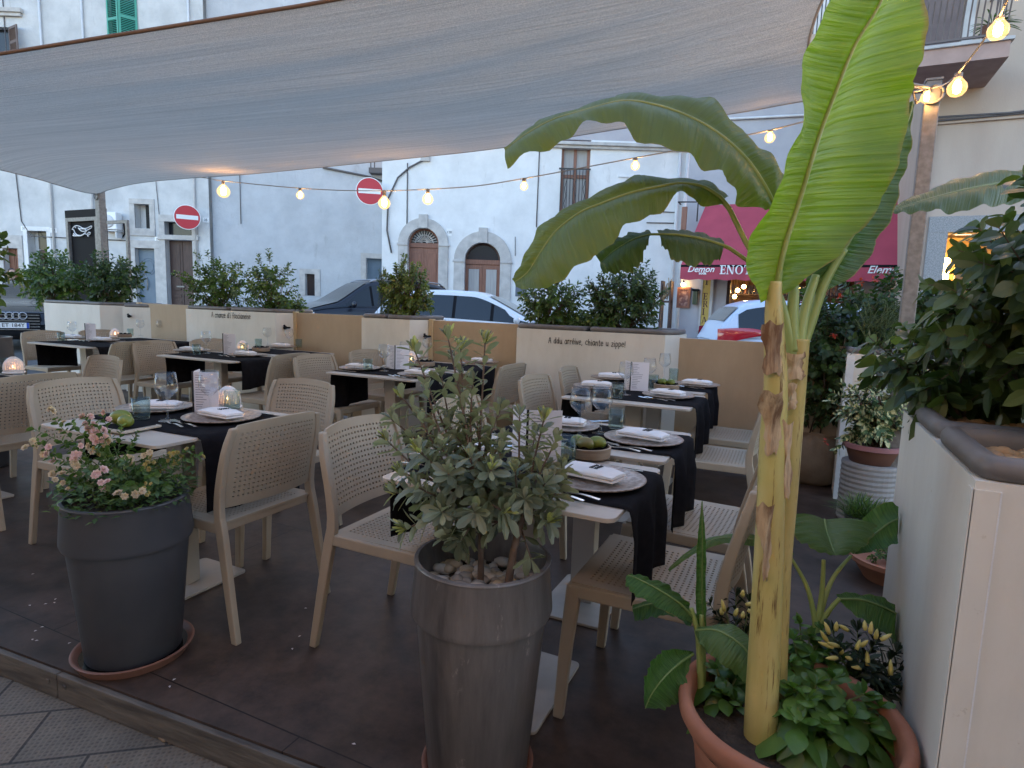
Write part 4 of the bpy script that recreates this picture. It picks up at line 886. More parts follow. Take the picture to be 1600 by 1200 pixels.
# ---------------------------------------------------------------- black bird banner and empty frame behind the far left planter
vB = 6.3
BB = Thing('bird_banner', 'tall black banner with a white line drawing of a bird in a steel frame', (at_v(127, 400, vB).x, vB, -.1), 'banner')
bq = lambda px, py: at_v(px, py, vB)
a, b = bq(99, 330), bq(155, 333); zt = bq(127, 327).z
BB.build('panel', MB().box(a.x, b.x+.1, vB+.02, vB+.06, .2, zt), M_BLACK)
f = MB(); fa, fb = bq(105, 345).x, bq(153, 345).x; zf = bq(127, 340).z
for x in (fa, fb-.05): f.box(x, x+.06, vB-.03, vB+.018, -.1, zf)
f.box(fa+.06, fb-.05, vB-.027, vB+.015, zf-.06, zf); BB.build('frame', f, M_STEEL)
g = lambda zx, zy: bq(zx/6, 280+zy/6)+Vector((0, -.008, 0))
st = [[(682, 470), (697, 447), (722, 437), (750, 442), (778, 458), (812, 462), (862, 440), (860, 458), (822, 480), (806, 500), (782, 520), (760, 530)], [(682, 470), (698, 478), (706, 500), (728, 522), (760, 530)],
      [(738, 458), (760, 466), (796, 468), (815, 478), (790, 490), (762, 482), (742, 462)], [(694, 508), (706, 520), (730, 532), (770, 530), (800, 512), (822, 518), (838, 498), (852, 505), (842, 520), (825, 528), (836, 538)], [(700, 520), (690, 530), (722, 534)]]
mb = MB()
for s_ in st: mb.tube([tuple(p) for p in cr([tuple(g(*q)) for q in s_], len(s_)*4)], .0085, 5)
mb.ball(tuple(g(714, 453)), .013, 6, 4); BB.build('bird_drawing', mb, M_WHITEP, smooth=True)
mb = MB(); 
FR = Thing('empty_frame', 'empty steel frame standing right of the black bird banner', (at_v(183, 400, vB).x, vB, -.1), 'frame')
xa, xb_ = bq(162, 350).x, bq(199, 350).x; zf = bq(180, 345).z
FR.build('rails', MB().box(xa, xa+.07, vB-.04, vB, -.1, zf).box(xb_, xb_+.05, vB-.04, vB, -.1, zf).box(xa+.07, xb_, vB-.037, vB-.003, zf-.05, zf), M_STEEL)

# ---------------------------------------------------------------- cars
M_TYRE = mat('tyre_rubber', (.015, .015, .015), .8); M_RIMW = mat('alloy_wheel', (.45, .45, .47), .35, metal=.8)
M_CGL = mat('car_glass', (.012, .016, .02), .08, spec=.5)
M_TAIL = mat('red_tail_lamp', (.45, .015, .03), .15, coat=1); M_HEAD = mat('clear_headlamp', (.62, .66, .7), .12, coat=1)
def paint(n, c, met=0): return mat(n, c, .35, metal=met, coat=.35, spec=.4)
def spl(pts, x):
    for (x0, z0), (x1, z1) in zip(pts, pts[1:]):
        if x0 <= x <= x1: f = (x-x0)/(x1-x0); return z0+(z1-z0)*f
    return pts[0][1] if x < pts[0][0] else pts[-1][1]
def smooth_spl(pts, n=80):
    q = cr([(x, z, 0) for x, z in pts], n); return [(p.x, p.y) for p in q]
def car(label, pos, fwd, L, W, H, prof, pm, zgr, plate=None):
    """prof: roof/hood top line (x from rear to front, z); belt line is derived from it"""
    prof = smooth_spl(prof); hw = W/2
    T = Thing('parked_car', label, (pos.x, pos.y, zgr), 'car'); a = math.atan2(fwd.y, fwd.x); T.e.rotation_euler = (0, 0, a)
    B_ = lambda n_, mb, m, par=None, **k: mb.build(n_, m, par or T.e, **k)
    belt = smooth_spl([(-L/2, .80), (-L/2+.1, .98), (-L*.25, .99), (0, .95), (L*.25, .93), (L*.4, .84), (L/2-.05, .66), (L/2, .5)], 60)
    hwx = lambda x: hw*(1-.16*abs(2*x/L)**4-.02*max(0, 2*x/L))
    n = 44; rg = []
    for k in range(n+1):
        x = -L/2+L*k/n; w = hwx(x); zb = min(spl(belt, x), spl(prof, x)); e = max(0, abs(2*x/L)-.93)/.07; w *= 1-.12*e; lo = .2+.12*e
        half = [(w*.86, lo), (w*.97, lo+.12), (w, .52), (w*.99, zb-.16), (w*.955, zb-.04), (w*.90, zb)]
        rg.append([(x, -y, z) for y, z in half]+[(x, y, z) for y, z in reversed(half)])
    B_('body', MB().rings(rg, True, True, True), pm, smooth=True, angle=50)
    xs = [x for x, z in prof if z > spl(belt, x)+.01]; xa, xb2 = min(xs), max(xs)
    def gh(x, f, out=0):               # point on the cabin side: f = 0 belt, 1 roof edge
        zb = spl(belt, x)-.01; zt_ = spl(prof, x); hgt = max(0, zt_-zb); wb = hwx(x)*.93; wt = wb-.30*hgt/(H-.95)*(H-.95)/.5*.55
        return Vector((x, wb+(wt-wb)*f+out-.03*math.sin(PI*f)*0, zb+(zt_-.045*min(1, hgt/.2)-zb)*f))
    m = 40; rg = []
    for k in range(m+1):
        x = xa+(xb2-xa)*k/m; zt_ = spl(prof, x); pts = [gh(x, f) for f in (0, .5, .85, 1)]; e = pts[-1]
        half = [tuple(p) for p in pts]+[(x, e.y-.07, zt_-.008), (x, e.y*.5, zt_+.008)]
        rg.append([(p[0], -p[1], p[2]) for p in half]+[tuple(p) for p in reversed(half)])
    B_('cabin', MB().rings(rg, False), pm, smooth=True)
    # side windows, windscreen, rear window: panes a few mm proud of the shell
    span = xb2-xa; zr_ = max(z for x, z in prof)
    x_rf = max(x for x, z in prof if z > zr_-.07); x_rr = min(x for x, z in prof if z > zr_-.09)
    cols = [(xa+.30, -.42), (-.36, .30), (.36, xb2-.22)] if L > 3.9 else [(xa+.3, -.1), (-.04, xb2-.22)]
    for sd in (-1, 1):
        for x0, x1 in cols:
            r2 = []
            for k in range(13):
                x = x0+(x1-x0)*k/12; zb = spl(belt, x); top = spl(prof, x); f1 = .90 if top-zb > .3 else .90*max(.02, (top-zb-.06)/.28)
                f1 = max(.1, min(.9, f1)); r2.append([Vector((q.x, sd*q.y, q.z)) for q in (gh(x, .07, .006), gh(x, .5, .007), gh(x, f1, .006))])
            B_('side_window', MB().rings(r2, False), M_CGL, smooth=True)
    for sd in (-1, 1):
        for (x0, x1), (x2, x3) in zip(cols, cols[1:]):
            r2 = [[Vector((q.x, sd*q.y, q.z)) for q in (gh(x, .07, .0045), gh(x, .5, .0055), gh(x, .9, .0045))] for x in (x1-.01, (x1+x2)/2, x2+.01)]
            B_('pillar_trim', MB().rings(r2, False), M_BLACK, smooth=True)
    def top_glass(nm, x0, x1):
        r2 = []
        for k in range(9):
            x = x0+(x1-x0)*k/8; w = gh(x, 1).y-.08
            r2.append([(x, w*q, spl(prof, x)+.014+.006*(1-q*q)) for q in (-1, -.5, 0, .5, 1)])
        B_(nm, MB().rings(r2, False), M_CGL, smooth=True)
    top_glass('windscreen', x_rf+.1, xb2-.12); top_glass('rear_window', xa+.12, x_rr-.06)
    for x in (-L*.31, L*.31):
        for sd in (-1, 1):
            wl = B_('wheel', MB().lathe([(.2, -.1), (.3, -.1), (.32, -.07), (.32, .07), (.3, .1), (.2, .1)], 24).xf(Matrix.Translation((x, sd*(hw-.09), .32)) @ Matrix.Rotation(PI/2, 4, 'X')), M_TYRE, smooth=True, angle=40)
            B_('rim', MB().lathe([(.001, .08), (.06, .085), (.09, .06), (.19, .09), (.21, .1)], 24).xf(Matrix.Translation((x, sd*(hw-.09), .32)) @ Matrix.Rotation(-sd*PI/2, 4, 'X')), M_RIMW, wl, smooth=True)
    for sd in (-1, 1):
        w = hwx(L*.22); B_('mirror', MB().ball((L*.2, sd*(w+.08), 1.0), .1, 10, 7, (.6, 1, .75)), pm, smooth=True)
        B_('headlight', MB().rings([[(L/2-.42+.36*k/6, sd*(hwx(L/2-.42+.36*k/6)*(1-.02*k)-.03), .74-.03*k/6+dz*(1-.3*k/6)) for dz in (-.07, 0, .07)] for k in range(7)], False).xf(Matrix.Translation((0, sd*.022, 0))), M_HEAD, smooth=True)
        for x in (-.30, .45): B_('door_handle', MB().box(x-.1, x+.08, sd*(hwx(x)+.005)-.02, sd*(hwx(x)+.005)+.02, .80, .83), pm, bev=.01)
    return T, B_, hwx
def cpos(px, y): return E1*((px-800)/FPX*y)+E2*y
zgc = lambda p: zg(p.x, p.y)
p = cpos(578, 15.5); f = E1*-.80+E2*-.60
Ht = 1.62
T, B_, hx = car('dark navy parked car with silver roof rails behind the second ochre panel', p, f, 4.3, 1.85, Ht, [(-2.15, .7), (-2.1, 1.0), (-1.98, 1.3), (-1.7, 1.52), (-1.2, 1.60), (-.4, 1.62), (.15, 1.58), (.45, 1.48), (1.12, 1.06), (1.35, .99), (1.8, .86), (2.1, .66), (2.15, .5)], paint('navy_car_paint', (.012, .014, .022)), zgc(p)+.12)
for sd in (-1, 1): B_('roof_rail', MB().tube([(-1.75, sd*.60, 1.49), (-1.6, sd*.60, 1.59), (-.4, sd*.61, 1.655), (.15, sd*.60, 1.61), (.3, sd*.60, 1.55)], .018, 6), M_RIMW, smooth=True)
p = cpos(752, 12.0); f = E1*.985+E2*-.17
car('white parked hatchback with tinted side windows behind the third ochre panel', p, f, 4.1, 1.72, 1.5, [(-2.05, .7), (-2.0, 1.0), (-1.8, 1.26), (-1.5, 1.44), (-1.0, 1.50), (-.3, 1.50), (.15, 1.44), (.9, 1.08), (1.2, .96), (1.7, .84), (2.0, .64), (2.05, .5)], paint('white_car_paint', (.74, .76, .78)), zgc(p)+.03)
rear = at_d(1128, 520, 8.4); fw_ = (E1*.985+E2*-.10).normalized(); p = Vector((rear.x, rear.y, 0))+fw_*2.0+Vector((-fw_.y, fw_.x, 0))*.80
T, B_, hx = car('pale silver blue parked car with red tail lamp before the wine shop', p, fw_, 4.1, 1.72, 1.52, [(-2.05, .7), (-2.05, 1.0), (-1.99, 1.13), (-1.72, 1.42), (-1.55, 1.49), (-1.3, 1.52), (-.3, 1.5), (.15, 1.45), (.9, 1.1), (1.2, 1.0), (1.7, .86), (2.0, .66), (2.05, .5)], paint('silver_blue_car_paint', (.56, .66, .80)), zgc(p)+.02)
for sd in (-1, 1):
    rr = []
    for k in range(9):
        t = k/8; x = -2.03+.62*t; w = hx(x)*(1-.12*max(0, abs(2*x/4.1)-.93)/.07); zc = .99+.08*math.sin(t*1.7); hh = .105*(1-t)**.6+.008
        rr.append([(x, sd*(w+.012), zc-hh), (x, sd*(w+.03), zc), (x, sd*(w*.985+.012), zc+hh)])
    B_('tail_lamp', MB().rings(rr, False), M_TAIL, smooth=True)
f = (E1*.42+E2*-.90).normalized(); p = E1*(-.817*12.6)+E2*12.6-f*2.25
T, B_, hx = car('black parked car facing the camera at the far left edge with four ring emblem', p, f, 4.5, 1.82, 1.45, [(-2.25, .7), (-2.15, 1.0), (-1.6, 1.2), (-1.1, 1.4), (-.4, 1.45), (.1, 1.4), (.95, 1.05), (1.2, .98), (1.8, .88), (2.2, .7), (2.25, .5)], paint('black_car_paint', (.012, .013, .016)), zgc(p))
gr = B_('grille', MB().box(2.2, 2.262, -.45, .45, .38, .76), M_BLACK, bev=.02); mb = MB()
for k in range(6): mb.box(2.258, 2.275, -.44, .44, .41+k*.06, .425+k*.06)
B_('grille_bar', mb, M_STEEL, gr); mb = MB()
for k in range(4): mb.tube([(2.285, -.165+.11*k+.07*math.cos(2*PI*q/16), .70+.07*math.sin(2*PI*q/16)) for q in range(17)], .011, 5)
B_('ring_emblem', mb, M_RIMW, smooth=True)
pl = B_('number_plate', MB().box(2.262, 2.29, -.26, .26, .45, .56), M_WHITEP); B_('plate_band', MB().box(2.285, 2.292, -.26, -.22, .45, .56).box(2.285, 2.292, .22, .26, .45, .56), mat('plate_blue', (.02, .08, .4), .4), pl)
put_text('plate_number', 'ET 184Y', .11, M_INK, pl, frame_m((2.293, 0, .505), (0, 1, 0), (0, 0, 1)))

# ---------------------------------------------------------------- person standing by the far left car
def person(label, pos, face):
    bm = bpy.data.meshes.new('body'); v = [(0,0,.92),(0,0,1.12),(0,.0,1.32),(0,0,1.43),(0,.01,1.50),(0,.02,1.585),(.09,0,.88),(.10,.01,.5),(.10,-.01,.1),(.10,.12,.04),(-.09,0,.88),(-.10,.01,.5),(-.10,-.01,.1),(-.10,.12,.04),(.17,0,1.39),(.23,-.02,1.12),(.20,.12,.93),(.18,.20,.9),(-.17,0,1.39),(-.23,-.02,1.12),(-.20,.12,.93),(-.18,.20,.9)]
    e = [(0,1),(1,2),(2,3),(3,4),(4,5),(0,6),(6,7),(7,8),(8,9),(0,10),(10,11),(11,12),(12,13),(3,14),(14,15),(15,16),(16,17),(3,18),(18,19),(19,20),(20,21)]
    r = [.14,.115,.13,.10,.05,.06,.085,.06,.042,.035,.085,.06,.042,.035,.06,.043,.032,.022,.06,.043,.032,.022]
    bm.from_pydata(v, e, []); o = bpy.data.objects.new('body', bm); COL.objects.link(o)
    m = o.modifiers.new('s', 'SKIN'); 
    for i, sv_ in enumerate(bm.skin_vertices[0].data): sv_.radius = (r[i], r[i]*(.75 if i < 4 else 1)); sv_.use_root = (i == 0)
    s = o.modifiers.new('d', 'SUBSURF'); s.levels = s.render_levels = 2
    me = bpy.data.meshes.new_from_object(o.evaluated_get(bpy.context.evaluated_depsgraph_get())); bpy.data.objects.remove(o)
    T = Thing('person', label, pos, 'person'); T.e.rotation_euler = (0, 0, math.atan2(-face.x, face.y))
    skin = mat('skin', (.52, .31, .23), .55); cloth = mat('black_clothes', (.015, .014, .016), .85); hair = mat('dark_brown_hair', (.03, .015, .01), .6)
    o = bpy.data.objects.new('body', me); COL.objects.link(o); o.parent = T.e; me.materials.append(cloth); me.materials.append(skin)
    for p in me.polygons:
        p.use_smooth = True; c = p.center
        if c.z > 1.44 or (c.y > .14 and c.z > .7): p.material_index = 1
    hd = MB().rings([[(rx*math.cos(2*PI*i/16), .02+ry*math.sin(2*PI*i/16)+oy, z) for i in range(16)] for z, rx, ry, oy in ((1.515, .03, .035, .02), (1.535, .05, .065, .02), (1.57, .066, .085, .012), (1.615, .074, .095, .004), (1.66, .076, .098, 0), (1.71, .064, .084, -.003), (1.745, .03, .04, -.005))], True, True, True)
    hd.ball((0, .125, 1.61), .014, 6, 5, (.8, 1.1, 1.4)); hd.ball((.077, .01, 1.615), .016, 6, 5, (.5, 1, 1.4)); hd.ball((-.077, .01, 1.615), .016, 6, 5, (.5, 1, 1.4))
    ho = hd.build('head', skin, T.e, smooth=True)
    MB().ball((.03, .108, 1.632), .011, 8, 6).ball((-.03, .108, 1.632), .011, 8, 6).build('eyes', M_WHITEP, ho, smooth=True); MB().ball((.03, .116, 1.632), .006, 6, 5).ball((-.03, .116, 1.632), .006, 6, 5).build('irises', M_INK, ho)
    MB().ball((0, .111, 1.572), .014, 8, 5, (1.4, .5, .35)).build('lips', mat('lips', (.35, .1, .09), .5), ho, smooth=True)
    hb = MB().rings([[(rx*math.cos(2*PI*i/16), oy+ry*math.sin(2*PI*i/16), z) for i in range(16)] for z, rx, ry, oy in ((1.48, .06, .04, -.075), (1.55, .085, .06, -.06), (1.62, .09, .085, -.03), (1.67, .088, .098, -.012), (1.72, .078, .093, -.004), (1.755, .045, .06, -.005), (1.765, .01, .01, -.005))], True, True, True); hb.build('hair', hair, T.e, smooth=True)
p = cpos(22, 18.4); p.z = zg(p.x, p.y)+.02; person('dark haired person in black top standing behind the black car at far left', p, E1*.85+E2*-.5)
# ---------------------------------------------------------------- chairs
M_TAUPE = mat('taupe_resin', (.355, .288, .208), .5, (.39, .318, .232), 5, bmp=.08, bscale=140, bdist=.001)
def perforated(nu, nv, f, mu, mv, hr=.42, skip=None):
    """sheet with nu x nv real holes; f maps (0..1, 0..1) to a point; mu, mv = solid border share"""
    mb = MB(); us = [0, mu*.5]+[mu+(1-2*mu)*i/nu for i in range(nu+1)]+[1-mu*.5, 1]; vs = [0, mv*.5]+[mv+(1-2*mv)*j/nv for j in range(nv+1)]+[1-mv*.5, 1]
    nU = len(us); mb.v = [tuple(f(a, b)) for b in vs for a in us]; id_ = lambda i, j: j*nU+i
    for j in range(len(vs)-1):
        for i in range(nU-1):
            c = (id_(i, j), id_(i+1, j), id_(i+1, j+1), id_(i, j+1))
            if 2 <= i < nU-3 and 2 <= j < len(vs)-3 and not (skip and skip(i-2, j-2)):
                o = len(mb.v); du, dv = us[i+1]-us[i], vs[j+1]-vs[j]; e = (1-hr)/2
                for a, b in ((e, e), (1-e, e), (1-e, 1-e), (e, 1-e)): mb.v.append(tuple(f(us[i]+du*a, vs[j]+dv*b)))
                for k in range(4): mb.f.append((c[k], c[(k+1) % 4], o+(k+1) % 4, o+k))
            else: mb.f.append(c)
    mb.mi = [0]*len(mb.f); return mb
def back_f(s, t):
    y = (s*2-1); w = .222-.004*t; rr = .0
    if t > .8: rr = .03*((t-.8)/.2)**2.2
    return Vector((.205+.066*t**1.15+.034*(1-y*y), y*(w-rr), .505+.318*t+.012*(1-y*y)*t))
def seat_f(s, t):
    y = s*2-1; x = -.225+.44*t
    return Vector((x, y*(.222+.006*(1-t)), .452-.012*math.sin(PI*min(1, t*1.1))*(1-y*y)-.006*t))
def make_chair():
    T = empty('chair', (0, 0, 0), 0, 'taupe perforated resin chair', 'chair', 'taupe perforated chairs')
    o = perforated(20, 14, back_f, .075, .09, .42).build('backrest', M_TAUPE, T, smooth=True); bake(o, 'SOLIDIFY', thickness=.009, offset=0); o.data.set_sharp_from_angle(angle=rad(40))
    o = perforated(20, 20, seat_f, .09, .08, .42).build('seat', M_TAUPE, T, smooth=True); bake(o, 'SOLIDIFY', thickness=.01, offset=0); o.data.set_sharp_from_angle(angle=rad(40))
    ap = MB()
    for x0, x1, y0, y1 in ((-.228, .2, -.238, -.212), (-.228, .2, .212, .238)): ap.box(x0, x1, y0, y1, .41, .452)
    ap.box(-.238, -.212, -.212, .212, .41, .45); ap.box(.185, .21, -.212, .212, .41, .45); ap.build('seat_frame', M_TAUPE, T, bev=.005)
    sec = [(-.5, -.5), (.5, -.5), (.5, .5), (-.5, .5)]
    for sy in (-1, 1):
        rg = [[(x+a*w, sy*y+b*d, z) for a, b in sec] for x, y, z, w, d in ((-.250, .228, 0, .034, .026), (-.235, .225, .25, .040, .03), (-.218, .222, .44, .046, .034), (-.218, .222, .449, .044, .032))]
        MB().rings(rg, True, True, True).build('leg', M_TAUPE, T, bev=.006)
        # rear leg runs on upward as the stile at the side of the backrest
        q = cr([(.292, .236, 0), (.262, .233, .17), (.226, .228, .38), (.207, .226, .49), (.218, .226, .60), (.248, .223, .73), (.270, .205, .815)], 18)
        wd_ = [(.030+.014*min(1, p.z/.42) if p.z < .45 else .040-.016*(p.z-.45)/.36) for p in q]
        rg = [[(p.x+a*w, sy*p.y+b*.026, p.z) for a, b in sec] for p, w in zip(q, wd_)]
        MB().rings(rg, True, True, True).build('leg', M_TAUPE, T, bev=.005)
    return T
CH0 = make_chair(); used = [0]; JIT = random.Random(12)
def chair(u, v, rz, label):
    z = rad(rz+JIT.uniform(-2.5, 2.5)); u += JIT.uniform(-.012, .012); v += JIT.uniform(-.012, .012)
    if not used[0]: used[0] = 1; CH0.location = (u, v, 0); CH0.rotation_euler = (0, 0, z); CH0['label'] = label; return CH0
    return dup(CH0, (u, v, 0), z, label)
CHAIRS = [
 (-1.27, 1.87, 180, 'taupe chair directly left of the grey leaved shrub, perforated back facing right'),
 (-.34, 1.93, 2, 'taupe chair nearest the banana trunk with its front leg close to the camera'),
 (-.34, 2.52, -2, 'taupe chair half hidden behind the banana trunk at the middle right table'),
 (-1.27, 2.62, 180, 'taupe chair mostly hidden behind the shrub at the left of the middle right table'),
 (-.42, 3.74, 3, 'taupe chair right of the third right hand table, seat below the black cloth'),
 (-.42, 4.42, -2, 'taupe chair at the back right beside the plain ochre panel'),
 (-1.34, 3.74, 178, 'pale taupe chair left of the third right hand table facing the banana'),
 (-1.36, 4.48, 183, 'taupe chair against the lettered planter below its script'),
 (-2.35, 4.42, 0, 'taupe chair seen from behind between the shrub top and the lettered planter'),
 (-3.42, 3.88, 180, 'taupe chair left of the middle back table, in front of another chair'),
 (-3.45, 4.62, 180, 'taupe chair farthest back left of the middle back table'),
 (-2.11, 1.76, 0, 'large taupe chair seen from behind at the table with two green fruits'),
 (-3.18, 1.92, 180, 'taupe chair behind the pink roses facing right'),
 (-2.55, 2.36, 90, 'taupe chair at the far end of the table with two green fruits'),
 (-4.10, 1.93, 0, 'taupe chair cut by the left photo edge beside the rose pot'),
 (-4.62, 2.47, 88, 'small looking taupe chair back behind the glowing white lantern'),
 (-6.55, 2.72, 0, 'taupe chair back at the extreme left above the glowing lantern'),
 (-4.15, 3.86, 0, 'taupe chair seen from behind left of the middle back table'),
 (-5.52, 3.95, 182, 'taupe chair facing right at the left end of the table below the script lettering'),
 (-5.52, 4.55, 180, 'taupe chair behind the table below the script lettering, next to the planter'),
 (-6.12, 3.80, 0, 'taupe chair seen edge on right of the farthest left table'),
 (-7.62, 4.05, 180, 'taupe chair at the left end of the farthest left table'),
 (-7.62, 4.65, 180, 'taupe chair behind the farthest left table by the white planter'),
]
for c in CHAIRS: chair(*c)

# ---------------------------------------------------------------- tables
M_TOP = mat('beige_laminate', (.43, .37, .31), .38, (.48, .42, .35), 9, bmp=.04, bscale=90, detail=8)
M_PED = mat('pale_beige_steel', (.43, .385, .335), .45)
M_BASE = mat('scuffed_beige_plate', (.42, .38, .335), .4, (.33, .29, .25), 5, p=(.5, .75), detail=8)
M_CLOTH = mat('black_cloth', (.011, .0105, .012), 1.0, (.016, .0155, .018), 30, spec=.06, bmp=.5, bscale=220, bdist=.001)
def rrect(x0, x1, y0, y1, r, n=4):
    out = []
    for cx, cy, a0 in ((x1-r, y1-r, 0), (x0+r, y1-r, 90), (x0+r, y0+r, 180), (x1-r, y0+r, 270)):
        out += [(cx+r*math.cos(rad(a0+90*k/n)), cy+r*math.sin(rad(a0+90*k/n))) for k in range(n+1)]
    return out
def table(name, label, u0, u1, v0, v1):
    cx, cy = (u0+u1)/2, (v0+v1)/2; T = empty('dining_table', (cx, cy, 0), 0, label, 'table', 'beige square dining tables'); w, d = (u1-u0)/2, (v1-v0)/2
    MB().prism(rrect(-w, w, -d, d, .03), .736, .749).build('tabletop', M_TOP, T, bev=.002)
    MB().box(-.05, .05, -.035, .035, .012, .72).build('column', M_PED, T, bev=.004); MB().box(-.16, .16, -.16, .16, .72, .7355).build('support_plate', M_PED, T)
    MB().prism(rrect(-.145, .145, -.21, .21, .02), .001, .012).build('base_plate', M_BASE, T, bev=.002)
    return T
rr_ = random.Random(3)
def runner(label, u0, u1, v0, v1, oh0, oh1, m0=.09, m1=.06):
    """black cloth laid across the table, both ends hanging down"""
    w = (u1-u0)/2+.004; cy = (v0+m0+v1-m1)/2; hw = (v1-m1-v0-m0)/2; nx, ny = 64, 14; mb = MB(); ph = rr_.uniform(0, 6)
    Lt = 2*w+oh0+oh1; vs = []
    for i in range(nx+1):
        l = -w-oh0+Lt*i/nx; e = abs(l)-w; r = .012
        for j in range(ny+1):
            q = j/ny*2-1; y = q*hw+.006*math.sin(l*7+ph)
            if e <= 0: x, z = l, .7515+.0012*math.sin(9*l+5*q+ph)+.0008*math.sin(31*q+ph)
            else:
                sg = 1 if l > 0 else -1; k = min(1, e/.12)
                rip = .014*math.sin(q*5.5+ph)+.008*math.sin(q*11+2*ph)
                x = sg*(w+.006+min(e, .02)*.35+k*(rip+.012)); z = .7515-max(0, e-.004)+.02*q*k*math.sin(ph*3); y = y*(1-.05*k)
            vs.append((x, y, z))
    mb.add(vs, [(i*(ny+1)+j, (i+1)*(ny+1)+j, (i+1)*(ny+1)+j+1, i*(ny+1)+j+1) for i in range(nx) for j in range(ny)])
    o = mb.build('table_runner', M_CLOTH, smooth=True, loc=((u0+u1)/2, cy, 0)); bake(o, 'SOLIDIFY', thickness=.0015, offset=0)
    return tag(o, label, 'table runner', 'black table runners')
TABS = {
 't1': ('nearest right hand table, half hidden behind the grey leaved shrub', -1.15, -.40, 1.49, 2.08, .26, .30),
 't2': ('middle right hand table with the round bowl of green fruit', -1.16, -.41, 2.17, 2.77, .28, .31),
 't3': ('third right hand table with the standing menu, ochre panel behind', -1.30, -.53, 3.44, 4.06, .24, .30),
 't4': ('rear right hand table touching the ochre panel', -1.33, -.56, 4.14, 4.80, .24, .28),
 't5': ('front left table behind the rose pot with a fruit tray', -2.79, -2.06, 1.39, 2.12, .22, .34),
 't6': ('middle back table behind the shrub top with an open menu', -3.22, -2.42, 3.52, 4.13, .30, .24),
 't7': ('rear middle table next to the second ochre panel', -3.22, -2.42, 4.20, 4.82, .26, .26),
 't8': ('back table below the script lettering, menu standing in its middle', -5.22, -4.28, 3.56, 4.16, .28, .24),
 't9': ('rear table against the planter with script lettering', -5.22, -4.28, 4.23, 4.84, .24, .24),
 't10': ('farthest left back table with menu and glowing candle', -7.35, -6.3, 3.6, 4.2, .28, .26),
 't11': ('rear table in front of the farthest left ochre panel', -7.35, -6.3, 4.28, 4.9, .24, .24),
 't12': ('table cut by the left photo edge holding a glowing lantern', -4.9, -4.16, 1.5, 2.15, .24, .24),
}
for k, (lb, a, b, c, d, o0, o1) in TABS.items():
    table(k, lb[0].upper()+lb[1:] if False else 'beige '+lb, a, b, c, d)
    runner('black cloth on the '+lb, a, b, c, d, o0, o1, .10 if k != 't5' else .17, .07 if k != 't5' else .06)

# ---------------------------------------------------------------- tableware
M_PLATE = mat('speckled_brown_stoneware', (.17, .115, .085), .3, (.40, .33, .28), 60, p=(.4, .62), bmp=.1, bscale=90)
M_NAP = mat('white_napkin_linen', (.74, .70, .68), .85, (.8, .77, .75), 20, bmp=.3, bscale=180, bdist=.001)
M_CUT = mat('polished_steel_cutlery', (.62, .6, .58), .18, metal=1)
M_GLASS = glassmat('clear_wine_glass', (.965, .97, .975), .17, .05); M_TUMB = glassmat('smoky_green_tumbler', (.83, .885, .86), .13, .06)
M_PAPER = mat('menu_paper', (.70, .67, .70), .7); M_PRINT = mat('menu_print', (.16, .15, .19), .7)
M_CER = mat('white_ceramic', (.72, .66, .62), .5); M_CANDLE = emitmat('candle_flame', (1, .50, .16), 13); M_WAX = mat('candle_wax', (.75, .6, .45), .5)
M_BOWL = mat('turned_wood_bowl', (.25, .17, .115), .5, (.36, .26, .18), 6, vec=(1, 1, 14)); M_LIME = mat('green_fruit_skin', (.11, .15, .015), .32, (.20, .22, .03), 14, bmp=.15, bscale=120)
M_LIMER = mat('ripening_fruit_skin', (.18, .12, .035), .35, (.14, .18, .03), 10)
TZ = .7545
PROTO = {}
def once(key, fn):
    if key not in PROTO: o = fn(); PROTO[key] = o; return o, True
    return PROTO[key], False
def place(key, fn, loc, rz, label, group):
    o, first = once(key, fn)
    if first: o.location = loc; o.rotation_euler = (0, 0, rz); o['label'] = label; o['group'] = group; return o
    return dup(o, loc, rz, label, group)
def mk_plate():
    return tag(MB().lathe([(.001, .005), (.105, .006), (.135, .012), (.158, .018), (.161, .0165), (.157, .012), (.115, .001), (.001, .001)], 40).build('charger_plate', M_PLATE, smooth=True), 'x', 'plate')
